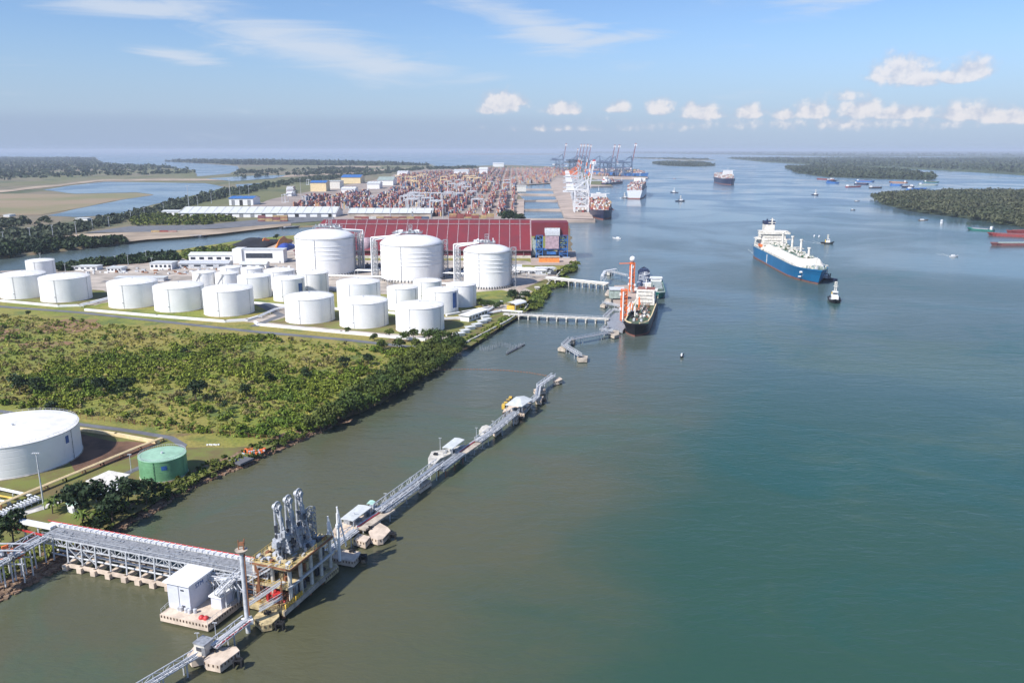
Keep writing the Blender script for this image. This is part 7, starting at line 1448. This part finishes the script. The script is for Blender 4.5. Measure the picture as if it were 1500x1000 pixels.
# ---------------------------------------------------------------- second terminal jetty
def trestle(label, a, b, w_, z, piers, mt='pale_concrete', pipes=True):
    A, B_ = P(*a, z), P(*b, z); d_ = (B_-A).normalized(); nn = Vector((-d_.y, d_.x, 0)); t = thing('trestle_bridge', label, 'trestle', (A.x, A.y, 0), 'trestles of the second terminal'); m = MB(); m.beam(A-Vector((0, 0, .3)), B_-Vector((0, 0, .3)), w_, .6); m.build('deck', mt, t)
    for i in range(piers): e = A.lerp(B_, (i+.7)/piers); m = MB(); m.beam(e-nn*w_*.62-Vector((0, 0, 1)), e+nn*w_*.62-Vector((0, 0, 1)), 1.3, .9); m.cyl((e.x-nn.x*w_*.5, e.y-nn.y*w_*.5, -1), (e.x-nn.x*w_*.5, e.y-nn.y*w_*.5, z-1.2), .5); m.cyl((e.x+nn.x*w_*.5, e.y+nn.y*w_*.5, -1), (e.x+nn.x*w_*.5, e.y+nn.y*w_*.5, z-1.2), .5); m.build('pier', 'pale_concrete', t)
    if pipes:
        m = MB()
        for o, r0 in ((.28, .45), (.05, .3), (-.18, .35)): m.cyl(A+nn*w_*o+Vector((0, 0, .7)), B_+nn*w_*o+Vector((0, 0, .7)), r0, n=8)
        m.build('pipes', 'white_paint', t)
    m = MB()
    for o in (-.5, .5): m.rail(A+nn*w_*o, B_+nn*w_*o, 1.1, 4, .1)
    m.build('handrail', 'pale_steel', t); return t
trestle('nearer long pale trestle from the lawn to the orange loading towers', (738, 459), (892, 466.5), 5.5, 3.6, 11, pipes=False); trestle('farther trestle with white pipes to the grey green pavilion', (800, 407), (890, 416), 7, 5, 9)
rack('white pipe bend where the farther trestle meets its platform', [(882, 414), (886, 407), (902, 404)], 3, 6, 6, 'white_paint', 3, .6, z=3)
SG = 'platforms of the second terminal'
for lab, q, z, mt in [('long loading deck beside the moored tanker', [(888, 468), (900, 458), (918, 456), (924, 470), (912, 484), (892, 481)], 3.5, 'steel'), ('loading deck under the farther orange tower', [(896, 432), (900, 418), (930, 417), (934, 445), (915, 452), (899, 444)], 3.5, 'quay_concrete'),
 ('tan platform at the near left of the tanker', [(891, 489), (897, 483.5), (906, 484), (907, 490), (900, 492)], 3.5, 'concrete'), ('tan platform at the end of the angled walkway', [(845, 522), (850, 519), (861, 521), (860, 526), (847, 526)], 3.5, 'concrete'), ('narrow tan platform at the left of the angled walkways', [(817, 509.5), (822, 506.5), (831, 508), (828, 511.5)], 3.5, 'concrete'), ('small tan platform where the long walkway bends', [(835, 499), (838, 495), (843, 496), (841, 501)], 3.5, 'concrete'),
 ('small tan platform left of the grey green pavilion', [(886, 430), (890, 424), (896, 425), (895, 431)], 3.5, 'concrete'), ('tan platform left of the nearer orange tower', [(879, 446.5), (884, 443.5), (890, 445), (886, 448)], 3.5, 'concrete'), ('pale platform at the head of the farthest walkway', [(886, 399), (890, 396.5), (898, 398), (893, 401)], 3.5, 'pale_concrete'), ('tan platform above the bend left of the pavilion', [(885, 440), (889, 437), (896, 438), (895, 441)], 3.5, 'concrete')]:
    slab(lab, q, z, 1.2, mt, teeth=False, grp=SG)
for lab, a, b in [('walkway from the left platform to the end platform', (826, 506), (850, 521)), ('short walkway from the left platform up to the bend', (825, 506), (836, 496)), ('long walkway from the bend to the tanker platform', (838, 497), (893, 487)), ('walkway left of the pavilion slanting to the towers', (884, 443), (908, 449)), ('walkway beyond the pavilion at the far end', (890, 397), (919, 404)),
 ('square walkway around the basin before the tanker, left side', (881, 484), (890, 477)), ('square walkway around the basin before the tanker, front side', (881, 484), (898, 485)), ('walkway from the nearer trestle to the loading towers, upper', (886, 464), (897, 454)), ('walkway above the nearer trestle to the orange tower', (897, 454), (912, 455))]:
    A, B_ = P(*a, 3.5), P(*b, 3.5); gallery(lab, A, B_, 2.6, 3.5, 3.5, grp='walkways of the second terminal', truss=1.2, pipe=False, posts=2)
t, F, an = building('pavilion', 'grey green walled pavilion with a pale roof between the two orange towers', P(893.5, 437, 3.5), X, 11, 8, 7, z=3.5, wall='grey_green', roof='pale_steel', gable=1.5, win=0, door=False)
def red_tower(label, x, yb, yt, w_, ball):
    b = P(x, yb, 3.5); h = hgt(x, yb, yt, 3.5); t = thing('loading_tower', label, 'tower', b, 'orange loading towers'); m = MB(); m.lattice(b, w_, w_, h, 9, .1, .36, 3.5); m.build('lattice_frame', 'orange_paint', t)
    for k in range(5): m = MB(); m.box((b.x, b.y, 3.5+h*(k+1)/5.2), (w_*1.15, w_*1.15, .4), .1); m.build('landing', 'orange_paint', t)
    m = MB(); r2 = random.Random(int(x))
    for k in range(14): m.k = r2.randrange(2); m.box((b.x+r2.uniform(-2.5, 2.5), b.y+r2.uniform(-2, 2), 3.5+h*r2.random()*.9), (r2.uniform(.6, 1.6), r2.uniform(.6, 1.6), r2.uniform(.8, 2)))
    m.cyl((b.x-.8, b.y-2.2, 5), (b.x-.8, b.y-2.2, 3.5+h*.95), .5); m.build('arm_pipes', ['white_paint', 'orange_paint'], t)
    if ball:
        m = MB(); m.lathe([(2.4*math.cos(a), 2.4*math.sin(a)) for a in [-1.5+k*3.0/10 for k in range(11)]], (b.x, b.y, 5+h+1.5), 18); m.build('radar_ball', 'white_paint', t); m = MB(); m.beam((b.x, b.y, 3.5+h-.5), (b.x-11, b.y, 3.5+h-.8), .7); m.build('jib', 'orange_paint', t)
    return t
red_tower('taller orange lattice tower with a white ball on top', 925, 427, 384.5, 3.4, True); red_tower('nearer orange lattice tower beside the tanker', 913, 470, 424, 3.6, False)
t = thing('hose_cranes', 'cluster of orange and white loading arms reaching to the tanker deck', 'loading arm', P(922, 462, 3.5)); m = MB()
for i in range(22): m = MB(); a = P(914+r_.uniform(0, 14), 465-r_.uniform(0, 14), 4.2); m.beam(a, a+Vector((r_.uniform(0, 3), r_.uniform(-1, 1), r_.uniform(2, 9))), .5); m.box(a+Vector((0, 0, 1)), (1.6, 1.6, r_.uniform(1, 3))); m.build('hose_arm', ['orange_paint', 'white_paint'][r_.randrange(2)], t)
m = MB(); 
for i in range(60): a = P(752+r_.uniform(0, 62), 403-r_.uniform(0, 10), 2); h_ = r_.uniform(.6, 3); m.k = r_.randrange(3); m.box(a+Vector((0, 0, h_/2)), (r_.uniform(1, 7), r_.uniform(1, 3), h_))
tag(m.build('yard_equipment', ['pale_steel', 'white_paint', 'dark_steel']), 'scattered pale equipment in the yard right of the smallest domed tank', 'machinery', None, 'stuff')
m = MB()
for i in range(120): a = P(100+r_.uniform(0, 330), 402-r_.uniform(0, 12), 2); h_ = r_.uniform(.5, 2); m.k = r_.randrange(3); m.box(a+Vector((0, 0, h_/2)), (r_.uniform(1, 4), r_.uniform(1, 3), h_))
tag(m.build('yard_clutter', ['pale_steel', 'white_paint', 'rust']), 'small vehicles and materials scattered over the yard behind the tanks', 'clutter', None, 'stuff')
def wake(label, a, b, w0, w1):
    a, b = P(*a, .03), P(*b, .03); d = (b-a).normalized(); nn = Vector((-d.y, d.x, 0)); m = MB(); n = 60; r2 = random.Random(int(a.x))
    for i in range(n):
        u = i/n; w_ = w0+(w1-w0)*u
        for s_ in (-1, 1):
            if r2.random() < .25+.6*u: continue
            e = a.lerp(b, u)+nn*s_*w_*r2.uniform(.55, 1); m.box((e.x, e.y, .04), ((b-a).length/n*r2.uniform(.5, 1.4), r2.uniform(.3, 1.1), .06), math.atan2(d.y, d.x))
    tag(m.build('foam_wake', 'foam'), label, 'wake', None, 'stuff')
wake('thin white wake trailing the speedboat before the quay', (905, 349.8), (893, 346.5), .6, 5); wake('thin white wake behind the small motorboat below the mangrove island', (1396, 376), (1372, 371), .5, 6)
wake('faint wake trailing the tugboat at the stern of the white container ship', (912, 290.8), (896, 290), .8, 5); wake('broken wake trailing the tugboat beyond the gas carrier', (1206, 358), (1180, 352), 1, 9); wake('thin foam line along the waterline behind the gas carrier stern', (1116, 373), (1106, 363), 9, 14)
# ---------------------------------------------------------------- air
bpy.ops.mesh.primitive_cube_add(size=1, location=(0, 27000, 64)); hz = bpy.context.object; hz.name = 'haze'; hz.scale = (118000, 61500, 170)
hm = bpy.data.materials.new('haze'); hm.use_nodes = True; T = NT(hm.node_tree); T.n.clear(); out = T.add('ShaderNodeOutputMaterial'); pv = T.add('ShaderNodeVolumePrincipled')
pv.inputs['Color'].default_value = (0.74, 0.84, 1.0, 1); pv.inputs['Density'].default_value = 5.2e-5; pv.inputs['Anisotropy'].default_value = 0.0; T.l.new(pv.outputs[0], out.inputs['Volume'])
hz.data.materials.append(hm); tag(hz, 'pale blue haze thickening over the far water and land', 'haze', None, 'stuff')
for o in COL.objects:
    for k in ('local', 'tmp'):
        if k in o: del o[k]
